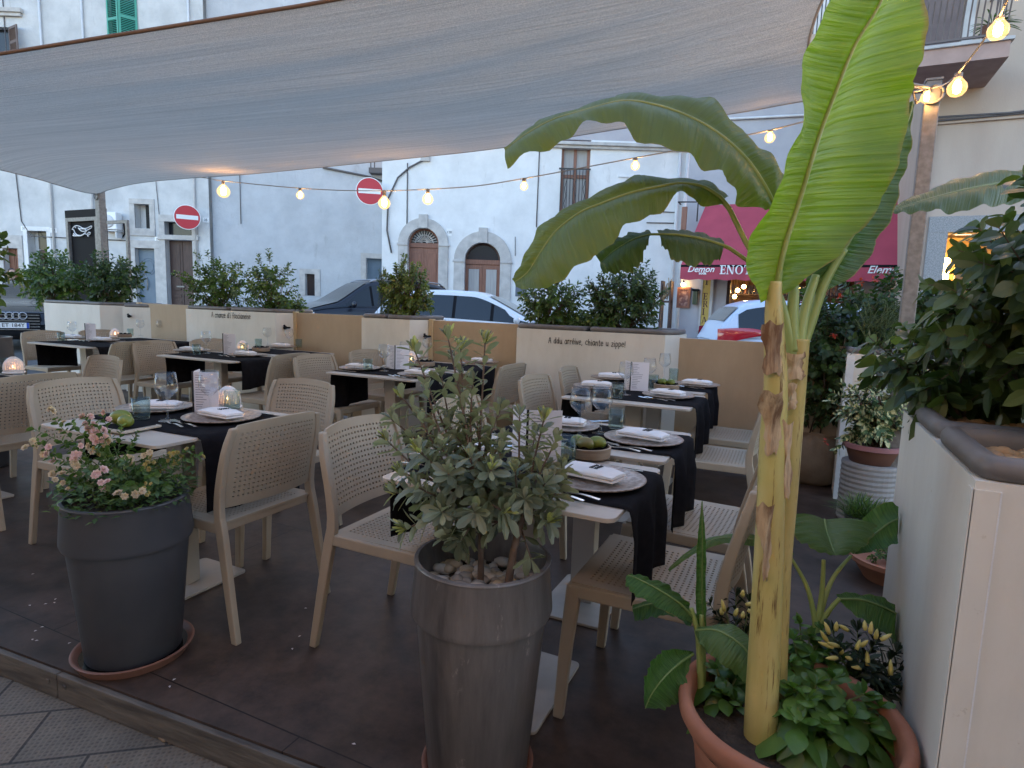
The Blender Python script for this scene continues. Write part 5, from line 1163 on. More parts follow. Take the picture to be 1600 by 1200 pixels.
def mk_napkin():
    T = empty('napkin', label='x', cat='napkin'); mb = MB()
    for k, (w, d, z0, z1, ox) in enumerate(((.098, .054, .0, .013, 0), (.097, .056, .0105, .028, .001))):
        nx, ny = 10, 6; top = []; bot = []
        for i in range(nx+1):
            for j in range(ny+1):
                a, b = i/nx*2-1, j/ny*2-1; e = max(abs(a)**5, abs(b)**5); x = a*w+ox; y = b*d*(1-.13*(a+1))
                zz = z1+.004*(1-a*a)*(1-b*b)-(z1-z0)*.45*e+.0015*math.sin(7*a+3*b+k)
                top.append((x, y, zz)); bot.append((x, y, z0+(z1-z0)*.1*e))
        n = len(top); id_ = lambda i, j: i*(ny+1)+j; fs = []
        for i in range(nx):
            for j in range(ny): fs += [(id_(i, j), id_(i+1, j), id_(i+1, j+1), id_(i, j+1)), (n+id_(i, j), n+id_(i, j+1), n+id_(i+1, j+1), n+id_(i+1, j))]
        rim = [id_(i, 0) for i in range(nx+1)]+[id_(nx, j) for j in range(1, ny+1)]+[id_(i, ny) for i in range(nx-1, -1, -1)]+[id_(0, j) for j in range(ny-1, 0, -1)]
        for a, b in zip(rim, rim[1:]+rim[:1]): fs.append((a, n+a, n+b, b))
        mb.add(top+bot, fs)
    mb.build('folded_cloth', M_NAP, T, smooth=True, angle=60); pr = MB(); r_ = random.Random(5)
    for row in range(2):
        for k in range(4):
            x = .012+row*.016; y = -.02+k*.011
            pr.tube([(x+r_.uniform(-.005, .005), y-.004, .0328), (x+.006, y, .0329), (x-.006, y+.004, .0328)], .0014, 4); pr.tube([(x-.006, y-.004, .0328), (x+.006, y-.004, .0329)], .0014, 4)
    pr.build('print', M_INK, T); return T
def mk_fork():
    mb = MB(); q = cr([(-.10, 0, .006), (-.04, 0, .010), (.02, 0, .004), (.045, 0, .008)], 14)
    mb.rings([[(p.x, s*w, p.z+t) for s, t in ((-1, -.0008), (1, -.0008), (1, .0012), (-1, .0012))] for p, w in zip(q, [.006, .0062, .006, .0055, .005, .0045, .0038, .0034, .0032, .0032, .0036, .005, .008, .0105])], True, True, True)
    for k in range(4): y = -.0088+k*.00585; mb.tube([(.044, y, .0085), (.06, y, .0075), (.092, y*.95, .0115)], [.0017, .0016, .0008], 5)
    return tag(mb.build('fork', M_CUT, smooth=True, angle=50), 'x', 'fork')
def mk_knife():
    mb = MB(); q = cr([(-.11, 0, .003), (0, 0, .003), (.11, 0, .003)], 14)
    mb.rings([[(p.x, s*w, p.z+t) for s, t in ((-1, -.0015), (1, -.0015), (1, .0015), (-1, .0015))] for p, w in zip(q, [.005, .0058, .006, .0055, .005, .0045, .005, .008, .0095, .0098, .0098, .009, .007, .002])], True, True, True)
    return tag(mb.build('knife', M_CUT, smooth=True, angle=50), 'x', 'knife')
def mk_wine():
    return tag(MB().lathe([(.001, .002), (.03, .002), (.037, .001), (.037, .003), (.012, .007), (.0048, .016), (.0042, .085), (.006, .094), (.022, .108), (.040, .125), (.0465, .140), (.045, .16), (.038, .208), (.0372, .208), (.0440, .16), (.0455, .140), (.039, .1265), (.021, .1105), (.001, .101)], 24).build('wine_glass', M_GLASS, smooth=True), 'x', 'wine glass')
def mk_tumb():
    n = 40; prof = [(.001, .0), (.031, .0), (.0325, .003), (.0365, .094), (.0352, .094), (.0305, .012), (.001, .011)]
    rg = []
    for k, (r, z) in enumerate(prof):
        rg.append([((r+(.0011*(1 if i % 2 else -1) if k in (2, 3) and z < .09 or k == 2 else 0))*math.cos(2*PI*i/n), (r+(.0011*(1 if i % 2 else -1) if k == 2 else 0))*math.sin(2*PI*i/n), z) for i in range(n)])
    return tag(MB().rings(rg, True).build('tumbler', M_TUMB, smooth=True), 'x', 'tumbler')
def mk_menu():
    T = empty('menu_card', label='x', cat='menu'); h_, w = .19, .118; a = rad(34)
    dirs = [Vector((math.cos(-PI/2+s*a), math.sin(-PI/2+s*a), 0)) for s in (-1, 1)]   # both leaves swing back from the spine
    for d, s in ((Vector((1, .18, 0)).normalized(), 1), (Vector((-.42, .9, 0)).normalized(), -1)):
        nrm = Vector((-d.y, d.x, 0))*.0012; p0 = d*.003; p1 = d*w; mb = MB().add([p0-nrm, p1-nrm, p1+nrm, p0+nrm, p0-nrm+Vector((0, 0, h_)), p1-nrm+Vector((0, 0, h_)), p1+nrm+Vector((0, 0, h_)), p0+nrm+Vector((0, 0, h_))], [(0,3,2,1),(4,5,6,7),(0,1,5,4),(1,2,6,5),(2,3,7,6),(3,0,4,7)])
        o = mb.build('page', M_PAPER, T); pr = MB(); r_ = random.Random(4)
        for sd in (-1, 1):
            off = nrm*1.35*sd
            for k in range(15):
                z = h_-.016-k*.0112; L = w*r_.uniform(.2, .62); st = d*(.012)+off
                pr.add([st+Vector((0, 0, z)), st+d*L+Vector((0, 0, z)), st+d*L+Vector((0, 0, z+.0024)), st+Vector((0, 0, z+.0024))], [(0, 1, 2, 3)])
        pr.build('print', M_PRINT, o)
    MB().box(-.004, .004, -.003, .004, -.001, h_+.002).build('elastic_spine', M_INK, T); return T
def mk_lantern():
    T = empty('candle_lantern', label='x', cat='lantern')
    def f(s, t):
        a = 2*PI*s; z = .012+.095*t; r = .056*math.cos(min(1, max(0, t-.12)/.88)**1.5*PI/2*.93)**.75+.001
        if t < .12: r = .054+.002*t/.12
        return Vector((r*math.cos(a), r*math.sin(a), z))
    o = perforated(26, 9, f, .0001, .13, .40).build('dome', M_CER, T, smooth=True); bake(o, 'SOLIDIFY', thickness=.0025, offset=-1)
    MB().lathe([(.001, .002), (.06, .002), (.063, .006), (.06, .012), (.001, .011)], 24).build('dish', M_CER, T, smooth=True, angle=40)
    cd = MB().lathe([(.001, .012), (.019, .012), (.019, .03), (.001, .031)], 16).build('candle', M_WAX, T, smooth=True, angle=40)
    MB().lathe([(.001, .033), (.006, .04), (.005, .048), (.001, .06)], 10).build('flame', M_CANDLE, cd, smooth=True); return T
def mk_bowl():
    T = empty('wooden_bowl', label='x', cat='bowl'); MB().lathe([(.001, .001), (.078, .001), (.084, .006), (.086, .04), (.080, .042), (.076, .036), (.074, .01), (.001, .009)], 32).build('bowl', M_BOWL, T, smooth=True, angle=40)
    r_ = random.Random(9); nx = 12; vs = []
    for i in range(nx+1):
        for j in range(nx+1):
            a, b = i/nx*2-1, j/nx*2-1; r = max(abs(a), abs(b)); L = math.hypot(a, b) or 1; x, y = a*.10*(r/L if r else 1)*1.0, b*.10*(r/L if r else 1)
            vs.append((x, y, .022+.026*min(1, r)**3+.006*math.sin(9*a+2)*math.sin(8*b)*r))
    mb = MB().add(vs, [(i*(nx+1)+j, (i+1)*(nx+1)+j, (i+1)*(nx+1)+j+1, i*(nx+1)+j+1) for i in range(nx) for j in range(nx)]); mb.v = [(x*.74, y*.74, z) for x, y, z in mb.v]
    cn = MB(); cn.add([(.02, .045, .045), (.085, .065, .052), (.092, .02, .058), (.06, .0, .05)], [(0, 1, 2, 3)])
    mb.build('cloth_lining', M_CLOTH, T, smooth=True); return T
def mk_fruit(): return tag(MB().ball((0, 0, 0), .026, 16, 12, (1.32, 1, .95)).build('green_fruit', M_LIME, smooth=True), 'x', 'fruit')
tdesc = lambda k: TABS[k][0]
def T_(px, py, dz=0): p = at_z(px, py, TZ); p.z += dz; return p
GP, GN, GF, GK, GW, GT, GM, GL, GB = 'brown charger plates', 'folded white napkins', 'forks', 'knives', 'wine glasses', 'green tumblers', 'standing menu cards', 'white candle lanterns', 'wooden bowls'
def setting(px, py, side, where, napkin=(0, 0, 8), forks=2, knife=1):
    """plate, napkin, cutlery; side +1 = guest sits on the right (+X) side and looks to -X"""
    c = T_(px, py); place('plate', mk_plate, c, R.uniform(0, 6), 'brown speckled plate '+where, GP)
    n = place('napkin', mk_napkin, c+Vector((napkin[0], napkin[1], .017)), rad(napkin[2]), 'folded white napkin '+where, GN)
    for k in range(forks):
        o = place('fork', mk_fork, c+Vector((-side*(.02+.035*k), -side*(.172+.026*k), .0005)), rad((180 if side > 0 else 0)-side*(10+4*k)), ('inner' if k == 0 else 'outer')+' fork by the plate '+where, GF)
    if knife: place('knife', mk_knife, c+Vector((0, side*.178, .001)), rad((180 if side > 0 else 0)+3), 'knife by the plate '+where, GK)
def wine(px, py, where): return place('wine', mk_wine, T_(px, py), 0, 'clear wine glass '+where, GW)
def tumb(px, py, where): return place('tumb', mk_tumb, T_(px, py), 0, 'smoky green ribbed tumbler '+where, GT)
def menu(px, py, rz, where): return place('menu', mk_menu, T_(px, py), rad(rz), 'white printed menu card '+where, GM)
def lantern(px, py, where): return place('lantern', mk_lantern, T_(px, py), .3, 'white lantern with lit candle '+where, GL)
def bowl(px, py, where, fruits=()):
    c = T_(px, py); place('bowl', mk_bowl, c, R.uniform(0, 6), 'wooden bowl with black cloth '+where, GB)
    for k, (dx, dy, lb) in enumerate(fruits):
        o = place('fruit', mk_fruit, c+Vector((dx, dy, .052)), R.uniform(0, 6), lb, 'green fruits')
        if 'brownish' in lb: o.data = o.data.copy(); o.data.materials[0] = M_LIMER
# near right table
setting(928, 752, 1, 'at the front right corner of the nearest right hand table', (-.01, .0, -14)); setting(708, 712, -1, 'behind the shrub on the nearest right hand table', (0, .02, 20))
menu(822, 728, 24, 'behind the shrub leaves on the nearest right hand table'); tumb(884, 722, 'beside the bowl, half behind the shrub'); bowl(917, 713, 'between the two right hand tables, with three green fruits', ((-.035, -.005, 'green fruit at the left in the right hand bowl'), (.0, -.025, 'brownish green fruit in the middle of the right hand bowl'), (.032, .012, 'small green fruit at the right in the right hand bowl')))
# middle right table
setting(1005, 689, 1, 'on the middle right hand table', (0, 0, -14)); setting(880, 668, -1, 'behind the glasses on the middle right table', (0, 0, 10))
wine(905, 681, 'left of the pair above the fruit bowl'); wine(938, 677, 'right of the pair above the fruit bowl'); tumb(962, 670, 'right of the wine glass pair')
# third right table
setting(1044, 620, 1, 'in front of the menu on the third right hand table', (0, 0, -14)); setting(932, 606, -1, 'left on the third right hand table', (0, 0, 10))
menu(984, 610, 8, 'on the third right hand table'); tumb(965, 622, 'in front of the menu on the third right hand table'); wine(976, 617, 'left of the menu on the third right hand table'); wine(1013, 607, 'in front of the menu on the third right hand table')
tumb(1020, 607, 'right of the menu on the third right hand table'); bowl(1041, 609, 'right of the menu on the third right hand table', ((-.03, 0, 'left fruit in the far right bowl'), (.028, .0, 'right fruit in the far right bowl')))
# rear right table
setting(1089, 603, 1, 'on the rear right hand table by the ochre panel', (0, 0, -10)); setting(955, 592, -1, 'at the left on the rear right hand table', (0, 0, 20)); wine(1037, 594, 'tallest looking one in front of the ochre panel'); tumb(1052, 595, 'in front of the right ochre panel')
# front left table
setting(347, 655, 1, 'in front of the menu on the front left table', (0, .0, -8)); setting(243, 640, -1, 'behind the tumbler on the front left table', (.03, -.01, 30), 2, 1)
wine(262, 658, 'above the two forks on the front left table'); wine(329, 652, 'in front of the menu on the front left table'); menu(303, 645, 13, 'with black spine on the front left table'); tumb(221, 655, 'next to the two green fruits'); tumb(363, 640, 'right of the menu on the front left table'); lantern(357, 637, 'behind the tumbler on the front left table')
c = T_(197, 669); tr = empty('serving_tray', c, rad(3), 'small pale square tray holding two green fruits', 'tray'); MB().prism(rrect(-.10, .10, -.085, .085, .012), .001, .009).build('board', mat('pale_tray_wood', (.42, .34, .25), .5, (.5, .42, .32), 8, vec=(1, 10, 1)), tr, bev=.002)
MB().prism(rrect(-.085, .075, -.06, .08, .012), .0091, .0105).build('cloth_lining', M_CLOTH, tr)
for dx, dy, a, s, lb in ((-.03, .0, .5, 1.22, 'bigger green fruit on the small tray'), (.035, -.022, .1, 1.0, 'smaller green fruit on the small tray')):
    o = place('fruit', mk_fruit, c+Vector((dx, dy, .010+.026*s)), a, lb, 'green fruits'); o.scale = (s, s, s)
# middle back tables
setting(655, 587, 1, 'in front of the open menu on the middle back table', (0, 0, -8)); setting(562, 577, -1, 'at the left on the middle back table', (0, 0, 10)); tumb(575, 580, 'left of the open menu'); wine(600, 580, 'left of the open menu on the middle back table'); menu(617, 577, 44, 'open towards the camera on the middle back table')
wine(632, 573, 'in front of the open menu, right side'); lantern(643, 568, 'behind the open menu on the middle back table'); tumb(640, 574, 'right of the open menu'); bowl(664, 572, 'behind the shrub tip on the middle back table')
setting(752, 567, 1, 'half behind the shrub on the rear middle table', (0, 0, 0)); wine(667, 560, 'against the bright planter side'); tumb(705, 562, 'behind the shrub top on the rear middle table'); setting(640, 560, -1, 'at the left on the rear middle table', (0, 0, 0), 1, 0)
# back tables below the lettering
setting(385, 556, 1, 'in front of the menu below the script lettering', (0, 0, -6)); setting(300, 549, -1, 'left of the menu below the script lettering', (0, 0, 10)); tumb(307, 554, 'left of the menu below the script lettering'); wine(323, 552, 'left of the menu below the script lettering'); menu(349, 553, 14, 'below the script lettering')
lantern(379, 549, 'right of the menu below the script lettering'); tumb(381, 551, 'in front of the lantern below the script lettering'); bowl(408, 549, 'with black cloth below the script lettering')
tumb(404, 543, 'behind the bowl below the script lettering'); wine(418, 541, 'behind the bowl below the script lettering'); wine(452, 543, 'in front of the second ochre panel'); tumb(467, 543, 'in front of the second ochre panel'); setting(440, 543, 1, 'on the rear table below the second ochre panel', (0, 0, 0), 1, 0)
# far left tables
setting(161, 533, 1, 'in front of the menu on the farthest left table', (0, 0, -4)); setting(113, 529, -1, 'left of the menu on the farthest left table', (0, 0, 8)); tumb(96, 533, 'at the left end of the farthest left table'); wine(114, 532, 'left of the menu on the farthest left table'); menu(134, 532, 14, 'on the farthest left table')
lantern(180, 527, 'on the farthest left table'); bowl(194, 527, 'on the farthest left table'); tumb(204, 525, 'right of the lantern on the farthest left table'); wine(220, 525, 'left of two in front of the farthest left ochre panel'); wine(251, 525, 'right of two in front of the farthest left ochre panel'); tumb(268, 525, 'in front of the farthest left ochre panel')
# table at the left edge
lantern(22, 583, 'at the left photo edge'); tumb(2, 582, 'cut by the left photo edge')
# ---------------------------------------------------------------- pots and plants
UPV = Vector((0, 0, 1))
M_STEM = mat('brown_stem', (.10, .065, .045), .85, (.16, .11, .08), 20, bmp=.5, bscale=60); M_GSTEM = mat('green_stem', (.10, .14, .04), .6, (.15, .19, .06), 10)
M_LF = leafmat('dark_evergreen_leaf', (.026, .055, .02), (.065, .115, .036), (.15, .21, .06)); M_LF2 = leafmat('mid_green_leaf', (.045, .09, .025), (.11, .175, .045), (.22, .28, .08)); M_LF3 = leafmat('yellowish_leaf', (.065, .11, .025), (.17, .215, .05), (.32, .29, .10))
M_BIG = leafmat('glossy_dark_leaf', (.03, .056, .018), (.11, .155, .046), (.23, .27, .085), rough=.38)
M_PITT = leafmat('grey_green_leaf', (.09, .11, .07), (.22, .24, .16), (.30, .32, .19), trans=.22, rough=.38, back=(.33, .34, .25)); M_BUD = leafmat('pale_yellow_bud', (.38, .40, .14), (.60, .58, .27), trans=.35)
M_ROSM = leafmat('rosemary_needle', (.03, .055, .02), (.09, .125, .05), (.15, .17, .07), trans=.15)
M_TERRA = mat('terracotta', (.30, .115, .062), .75, (.36, .15, .085), 7, bmp=.12, bscale=40, detail=8); M_TERRAD = mat('dark_wet_terracotta', (.17, .075, .048), .6, (.22, .10, .065), 6)
M_ANTH = mat('anthracite_plastic', (.055, .056, .063), .45, (.07, .07, .076), 6)
def worn_pot():
    m, nt, b = nodes('worn_brown_grey_plastic')
    n = noise_tex(nt, 2.2, 9, .7, vec=(3.2, 3.2, .35)); r = ramp(nt, n.outputs[0], (.055, .047, .044), (.22, .195, .18), .36, .72)
    n2 = noise_tex(nt, 16, 6, .75, vec=(1.2, 1.2, .5)); r2 = ramp(nt, n2.outputs[0], (1, 1, 1), (2.3, 2.2, 2.1), .62, .70)
    lnk(nt, mixc(nt, 1.0, r.outputs[0], r2.outputs[0], 'MULTIPLY'), b.inputs['Base Color']); b.inputs['Roughness'].default_value = .36; bump(nt, b, n.outputs[0], .12, .01); return m
M_WORN = worn_pot()
def z_on(p, px, py): d = ray(px, py); return CAMH+d.z*math.hypot(p.x, p.y)/math.hypot(d.x, d.y)
def dep(p): return (Vector(p)-EYE).dot(AF)
def pot(name, label, p, r0, r1, h, m, band=.24, z0=0, soil=.86, inner=M_SOIL):
    T = Thing(name, label, (p.x, p.y, z0), 'plant pot'); bz = h*(1-band); rb = r0+(r1-r0)*.86
    T.build('body', MB().lathe([(r0*.9, 0), (r0, .012), (rb*.985, bz-.012), (rb, bz)], 48, (p.x, p.y, z0), True), m, smooth=True, angle=50)
    T.build('rim_band', MB().lathe([(rb-.002, bz-.008), (rb+.009, bz-.004), (rb+.014, bz+.012), (r1-.004, h-.012), (r1, h-.004), (r1-.002, h), (r1-.012, h+.001), (r1-.016, h-.01), (rb-.02, h*soil-.05)], 48, (p.x, p.y, z0)), m, smooth=True, angle=50)
    T.build('soil', MB().add([(p.x+(r1-.014)*math.cos(2*PI*k/32), p.y+(r1-.014)*math.sin(2*PI*k/32), z0+h*soil) for k in range(32)], [tuple(range(32))]), inner); return T
def saucer(label, p, r, h, m, water=None):
    T = Thing('pot_saucer', label, (p.x, p.y, 0), 'saucer', 'terracotta saucers under the tall pots'); T.build('dish', MB().lathe([(r*.9, .001), (r, h), (r-.004, h+.002), (r-.012, h), (r*.9-.012, .010), (.001, .010)], 48, (p.x, p.y, 0), True), m, smooth=True, angle=50)
    if water: T.build('water', MB().add([(p.x+(r*.955-.008)*math.cos(2*PI*k/40), p.y+(r*.955-.008)*math.sin(2*PI*k/40), h*.55) for k in range(40)], [tuple(range(40))]), water)
M_WATER = mat('dark_still_water', (.004, .004, .004), .04, spec=.6)
# centre pot
pc = at_z(746, 1196, 0); hc = z_on(pc, 757, 868); rc = 107/FPX*dep((pc.x, pc.y, hc)); rc0 = 77/FPX*dep((pc.x, pc.y, .03))
PC = pot('tall_pot', 'tall scuffed brown grey pot in the centre foreground holding the grey leaved shrub', pc, rc0, rc, hc, M_WORN, .235); saucer('terracotta saucer under the scuffed centre pot', pc, rc0+.018, .028, M_TERRAD)
pebbles(PC, pc.x-rc*.85, pc.x+rc*.85, pc.y-rc*.85, pc.y+rc*.85, hc*.86+.004, 230, .011, .024, [mat('white_pebble', (.52, .47, .42), .7, (.62, .58, .53), 30), mat('cream_pebble', (.45, .36, .26), .7, (.55, .45, .33), 30), mat('grey_pebble', (.30, .28, .26), .7)], lambda x, y: math.hypot(x-pc.x, y-pc.y) < rc*.84)
# left pot
pl_ = at_z(211, 1018, 0); hl = z_on(pl_, 203, 772); rl = 88/FPX*dep((pl_.x, pl_.y, hl)); rl0 = 65/FPX*dep((pl_.x, pl_.y, .03))
pot('tall_pot', 'tall anthracite pot at the left holding pink miniature roses', pl_, rl0, rl, hl, M_ANTH, .26, soil=.95); saucer('wide terracotta saucer with dark water under the anthracite pot', pl_, rl0+.043, .034, M_TERRAD, M_WATER)

# centre shrub: branches run from two short trunks to tips measured on the photo
PS = Thing('grey_leaved_shrub', 'shrub with grey green oval leaves and pale buds in the centre pot', (pc.x, pc.y, hc*.86), 'shrub')
stm, lfs, bud = MB(), MB(), MB(); dc = dep((pc.x, pc.y, hc))
def whorl_branch(path, L, W, n0, tip=True, kind=0, budn=0, r0=.0045, start=.25, st=None, lf=None, bd=None, pitch=.5):
    st, lf, bd = st or stm, lf or lfs, bd or bud
    q = cr([tuple(p) for p in path], 16); st.tube(q, [r0*(1-.6*k/15) for k in range(16)], 6)
    a = R.uniform(0, 6)
    for k in range(n0):
        t = start+(1-start)*(k/max(1, n0-1))**.8; i = min(14, int(t*15)); p = q[i].lerp(q[i+1], t*15-i); ax = (q[i+1]-q[i]).normalized()
        a += 2.4+R.uniform(-.3, .3); s = ax.cross(Vector((.3, .2, .9))).normalized(); b = ax.cross(s); d = (s*math.cos(a)+b*math.sin(a))+ax*R.uniform(pitch-.25, pitch+.45)+Vector((0, 0, R.uniform(-.25, .15)))
        sc_ = R.uniform(.7, 1.12)*(1-.15*t); leaf(lf, p, d, ax, L*sc_, W*sc_, kind, R.uniform(-.05, .3), R.uniform(.1, .3))
    if tip:
        for k in range(5): leaf(lf, q[-1], rdir(.2, 1)+(q[-1]-q[-2]).normalized()*.9, UPV, L*.6, W*.6, kind, 0, .35)
        for k in range(budn): leaf(bd, q[-1]+rdir()*.006, rdir(-.1, 1)*.8+(q[-1]-q[-2]).normalized(), UPV, L*R.uniform(.42, .62), W*.42, 4, -.1, .5)
tips = [(648, 548, .10, 7), (700, 528, .05, 8), (720, 545, .12, 8), (758, 535, .08, 9), (628, 620, .10, 3), (606, 690, .02, 3), (667, 612, .02, 0), (690, 590, .14, 0), (738, 600, .02, 0), (782, 640, .12, 0), (812, 650, .05, 0), (850, 655, .0, 4), (868, 690, -.03, 0), (836, 680, .12, 0), (628, 740, -.02, 5), (632, 826, -.06, 9), (618, 770, -.02, 6), (655, 705, -.10, 6), (700, 740, -.12, 0), (735, 715, -.10, 0), (768, 735, -.12, 2), (805, 735, -.1, 3), (852, 755, -.08, 0), (872, 765, .02, 0), (858, 815, -.08, 7), (690, 800, -.14, 0), (742, 800, -.15, 0), (790, 800, -.13, 3), (650, 760, -.1, 0), (700, 660, .06, 0), (745, 655, .02, 0), (785, 690, -.02, 0), (660, 660, .0, 0), (830, 720, .06, 0), (725, 690, .12, 0), (820, 780, -.12, 0), (720, 845, -.12, 0), (665, 790, .05, 0), (775, 770, .1, 0), (612, 655, .08, 0), (640, 690, .1, 0), (880, 730, .03, 0), (690, 700, -.05, 0), (760, 700, .03, 0)]
tA = at_d(752, 862, dc); tA.z = hc*.86; fork1 = at_d(745, 780, dc); fork2 = at_d(820, 800, dc-.03); tB = at_d(792, 888, dc-.05); tB.z = hc*.86
stm.tube(cr([tuple(tA), tuple(at_d(752, 830, dc)), tuple(fork1)], 10), [.010-.0003*k for k in range(10)], 8); stm.tube(cr([tuple(tB), tuple(at_d(806, 845, dc-.05)), tuple(fork2)], 10), [.012-.0004*k for k in range(10)], 8)
for i, (px, py, dd, bn) in enumerate(tips):
    tp = at_d(px, py, dc+dd); f = fork2 if px > 790 and py > 600 else fork1; m1 = f.lerp(tp, .5)+Vector((0, 0, -.02+.03*R.random()))+rdir()*.015
    whorl_branch([f, m1, tp], .064, .026, 22 if py > 600 else 25, True, 4, bn+2 if bn else 0, .0048, .28)
    if bud.v: PS.build('flower_bud', bud, M_BUD); bud = MB()
for k in range(7): whorl_branch([fork1 if k % 2 else fork2, (fork1.lerp(fork2, .5)+rdir()*.06), fork1.lerp(fork2, R.random())+rdir()*.15], .064, .027, 16, True, 4)
whorl_branch([at_z(725, 872, hc*.86), at_d(712, 850, dc-.07), at_d(700, 838, dc-.1)], .055, .03, 12)
PS.build('stems', stm, M_STEM, smooth=True); PS.build('foliage', lfs, M_PITT)

# miniature roses
RS = Thing('rose_bush', 'pink miniature rose bush spilling over the anthracite pot', (pl_.x, pl_.y, hl), 'rose bush'); st, lf, fb, fw = MB(), MB(), MB(), MB(); dl = dep((pl_.x, pl_.y, hl))
c0 = Vector((pl_.x, pl_.y, hl*.95)); rtips = [(60, 690, 0), (48, 668, -.03), (85, 655, .05), (110, 660, .08), (130, 650, 0), (150, 662, -.05), (165, 690, 0), (190, 665, .1), (210, 690, .1), (195, 720, -.08), (110, 720, -.1), (90, 735, -.1), (75, 715, -.12), (140, 735, -.15), (165, 757, -.17), (205, 760, -.19), (225, 705, .08), (250, 720, .05), (270, 708, .05), (290, 720, .0), (300, 700, .05), (240, 745, -.12), (260, 760, -.1), (150, 700, -.1), (180, 740, -.12), (95, 690, .0), (120, 695, -.05), (225, 735, -.05), (100, 765, -.08), (310, 712, .02), (215, 675, .05), (170, 712, .05), (140, 680, .08), (280, 745, 0), (130, 760, -.14), (230, 765, -.17), (160, 650, .02), (112, 750, -.02)]
for px, py, dd in rtips:
    tp = at_d(px, py, dl+dd); b0 = c0+Vector((R.uniform(-.08, .08), R.uniform(-.08, .08), 0)); whorl_branch([b0, b0.lerp(tp, .5)+Vector((0, 0, .03)), tp], .030, .019, 26, False, 0, 0, .0022, .12, st, lf, fb)
for k in range(900):
    a = R.uniform(0, 6.3); r = rl*math.sqrt(R.random())*1.1; leaf(lf, (pl_.x+r*math.cos(a), pl_.y+r*math.sin(a), hl*.97+R.uniform(-.01, .13)*(1-.3*r/rl)), rdir(-.3, .8), UPV, R.uniform(.02, .034), .017, 0, .2, .2, 2)
M_PINK = leafmat('pink_rose_petal', (.66, .40, .41), (.76, .54, .53), trans=.3); M_PALE = leafmat('faded_cream_petal', (.55, .40, .28), (.68, .55, .42), trans=.3); M_YEL = leafmat('yellowing_petal', (.45, .33, .10), (.55, .42, .18), trans=.3)
pink, pale, yel = MB(), MB(), MB()
def rose(mb, c, r):
    ax = (rdir(-.2, .8)+(EYE-c).normalized()*1.1).normalized(); s = ax.cross(UPV).normalized(); b = ax.cross(s)
    for ring, (m, rr, up) in enumerate(((7, 1, .25), (6, .72, .7), (4, .42, 1.4))):
        for k in range(m): A = 2*PI*k/m+ring; leaf(mb, c+ax*r*.1*ring, (s*math.cos(A)+b*math.sin(A))+ax*up, ax, r*rr, r*.95*rr, 3, 0, .35, 3)
for px, py, dd, n, mb in [(138, 668, .0, 8, pink), (155, 680, -.03, 7, pink), (165, 690, -.03, 5, pale), (132, 655, .02, 3, pink), (166, 648, .0, 2, pink), (68, 712, -.1, 2, pink), (70, 708, -.1, 1, pink), (53, 688, -.02, 3, pale), (46, 700, -.03, 2, pale), (120, 712, -.1, 5, pink), (128, 725, -.1, 3, pale), (137, 700, -.06, 2, pale), (160, 745, -.16, 4, pink), (158, 758, -.18, 3, pink), (88, 742, -.12, 4, pale), (95, 755, -.12, 2, pale), (75, 645, .05, 2, pale), (72, 720, -.1, 1, pale), (190, 775, -.2, 3, pale), (208, 776, -.2, 3, pale), (222, 770, -.19, 1, pale), (145, 707, -.08, 2, yel), (228, 765, -.19, 7, yel), (235, 718, .0, 4, yel), (222, 725, -.02, 3, yel), (275, 715, .03, 6, yel), (285, 708, .04, 4, yel), (268, 722, .02, 3, yel), (312, 716, .02, 1, yel), (205, 720, -.05, 3, pale), (218, 715, -.03, 2, pale), (100, 665, .05, 2, pale), (245, 735, .0, 2, yel)]:
    for k in range(n): rose(mb, at_d(px+R.gauss(0, 6), py+R.gauss(0, 5), dl+dd+R.gauss(0, .012)), R.uniform(.010, .017) if mb is not yel else R.uniform(.006, .011))
RS.build('stems', st, M_GSTEM, smooth=True); RS.build('foliage', lf, M_LF2); RS.build('pink_blossoms', pink, M_PINK); RS.build('faded_blossoms', pale, M_PALE); RS.build('yellow_blossoms', yel, M_YEL)

# ---------------------------------------------------------------- shrubs
def bush(label, c, rx, ry, rz, n, L, W, m, kind=0, name='shrub', cat='shrub', group=None, stems=8, seed=1, hollow=.35, droop=.2, per=11, base=None, up=.25):
    c = Vector(c); base = Vector(base) if base else Vector((c.x, c.y, c.z-rz)); T = Thing(name, label, base, cat, group); lf, st = MB(), MB(); nc = max(4, n//per); ctr = []
    for k in range(nc):
        d = rdir(-.95, 1); lump = .78+.38*mnoise.noise(d*1.9+Vector((seed*3.1, seed, 0))); r = (hollow+(1-hollow)*R.random()**.6)*lump; p = c+Vector((d.x*rx*r, d.y*ry*r, d.z*rz*r)); ctr.append((p, d))
        if k < stems*3: mid = base.lerp(p, .55)+Vector((R.uniform(-.1, .1)*rx, R.uniform(-.1, .1)*ry, .05*rz)); st.tube([base+Vector((R.uniform(-.12, .12)*rx, R.uniform(-.12, .12)*ry, 0)), mid, p], [.006+.006*(k < stems), .005, .002], 5)
    for p, d in ctr:
        g = (d+Vector((0, 0, up))+rdir()*.4).normalized(); s = g.cross(Vector((.2, .3, .93))).normalized(); b = g.cross(s); a = R.uniform(0, 6); q0 = p-g*L*1.0
        for k in range(per):
            a += 2.4; t = k/per; w = (s*math.cos(a)+b*math.sin(a))+g*(.25+.9*t)+Vector((0, 0, R.uniform(-.3, .2))); leaf(lf, q0+g*(L*1.9*t), w, g, L*R.uniform(.65, 1.1), W*R.uniform(.75, 1.1), kind, droop*R.uniform(.2, 1.5), R.uniform(.05, .3), 3 if L < .055 else 4)
        st.tube([q0-g*L*.6, q0+g*L*1.8], [.0022, .0012], 4)
    T.build('stems', st, M_STEM, smooth=True); T.build('foliage', lf, m); return T
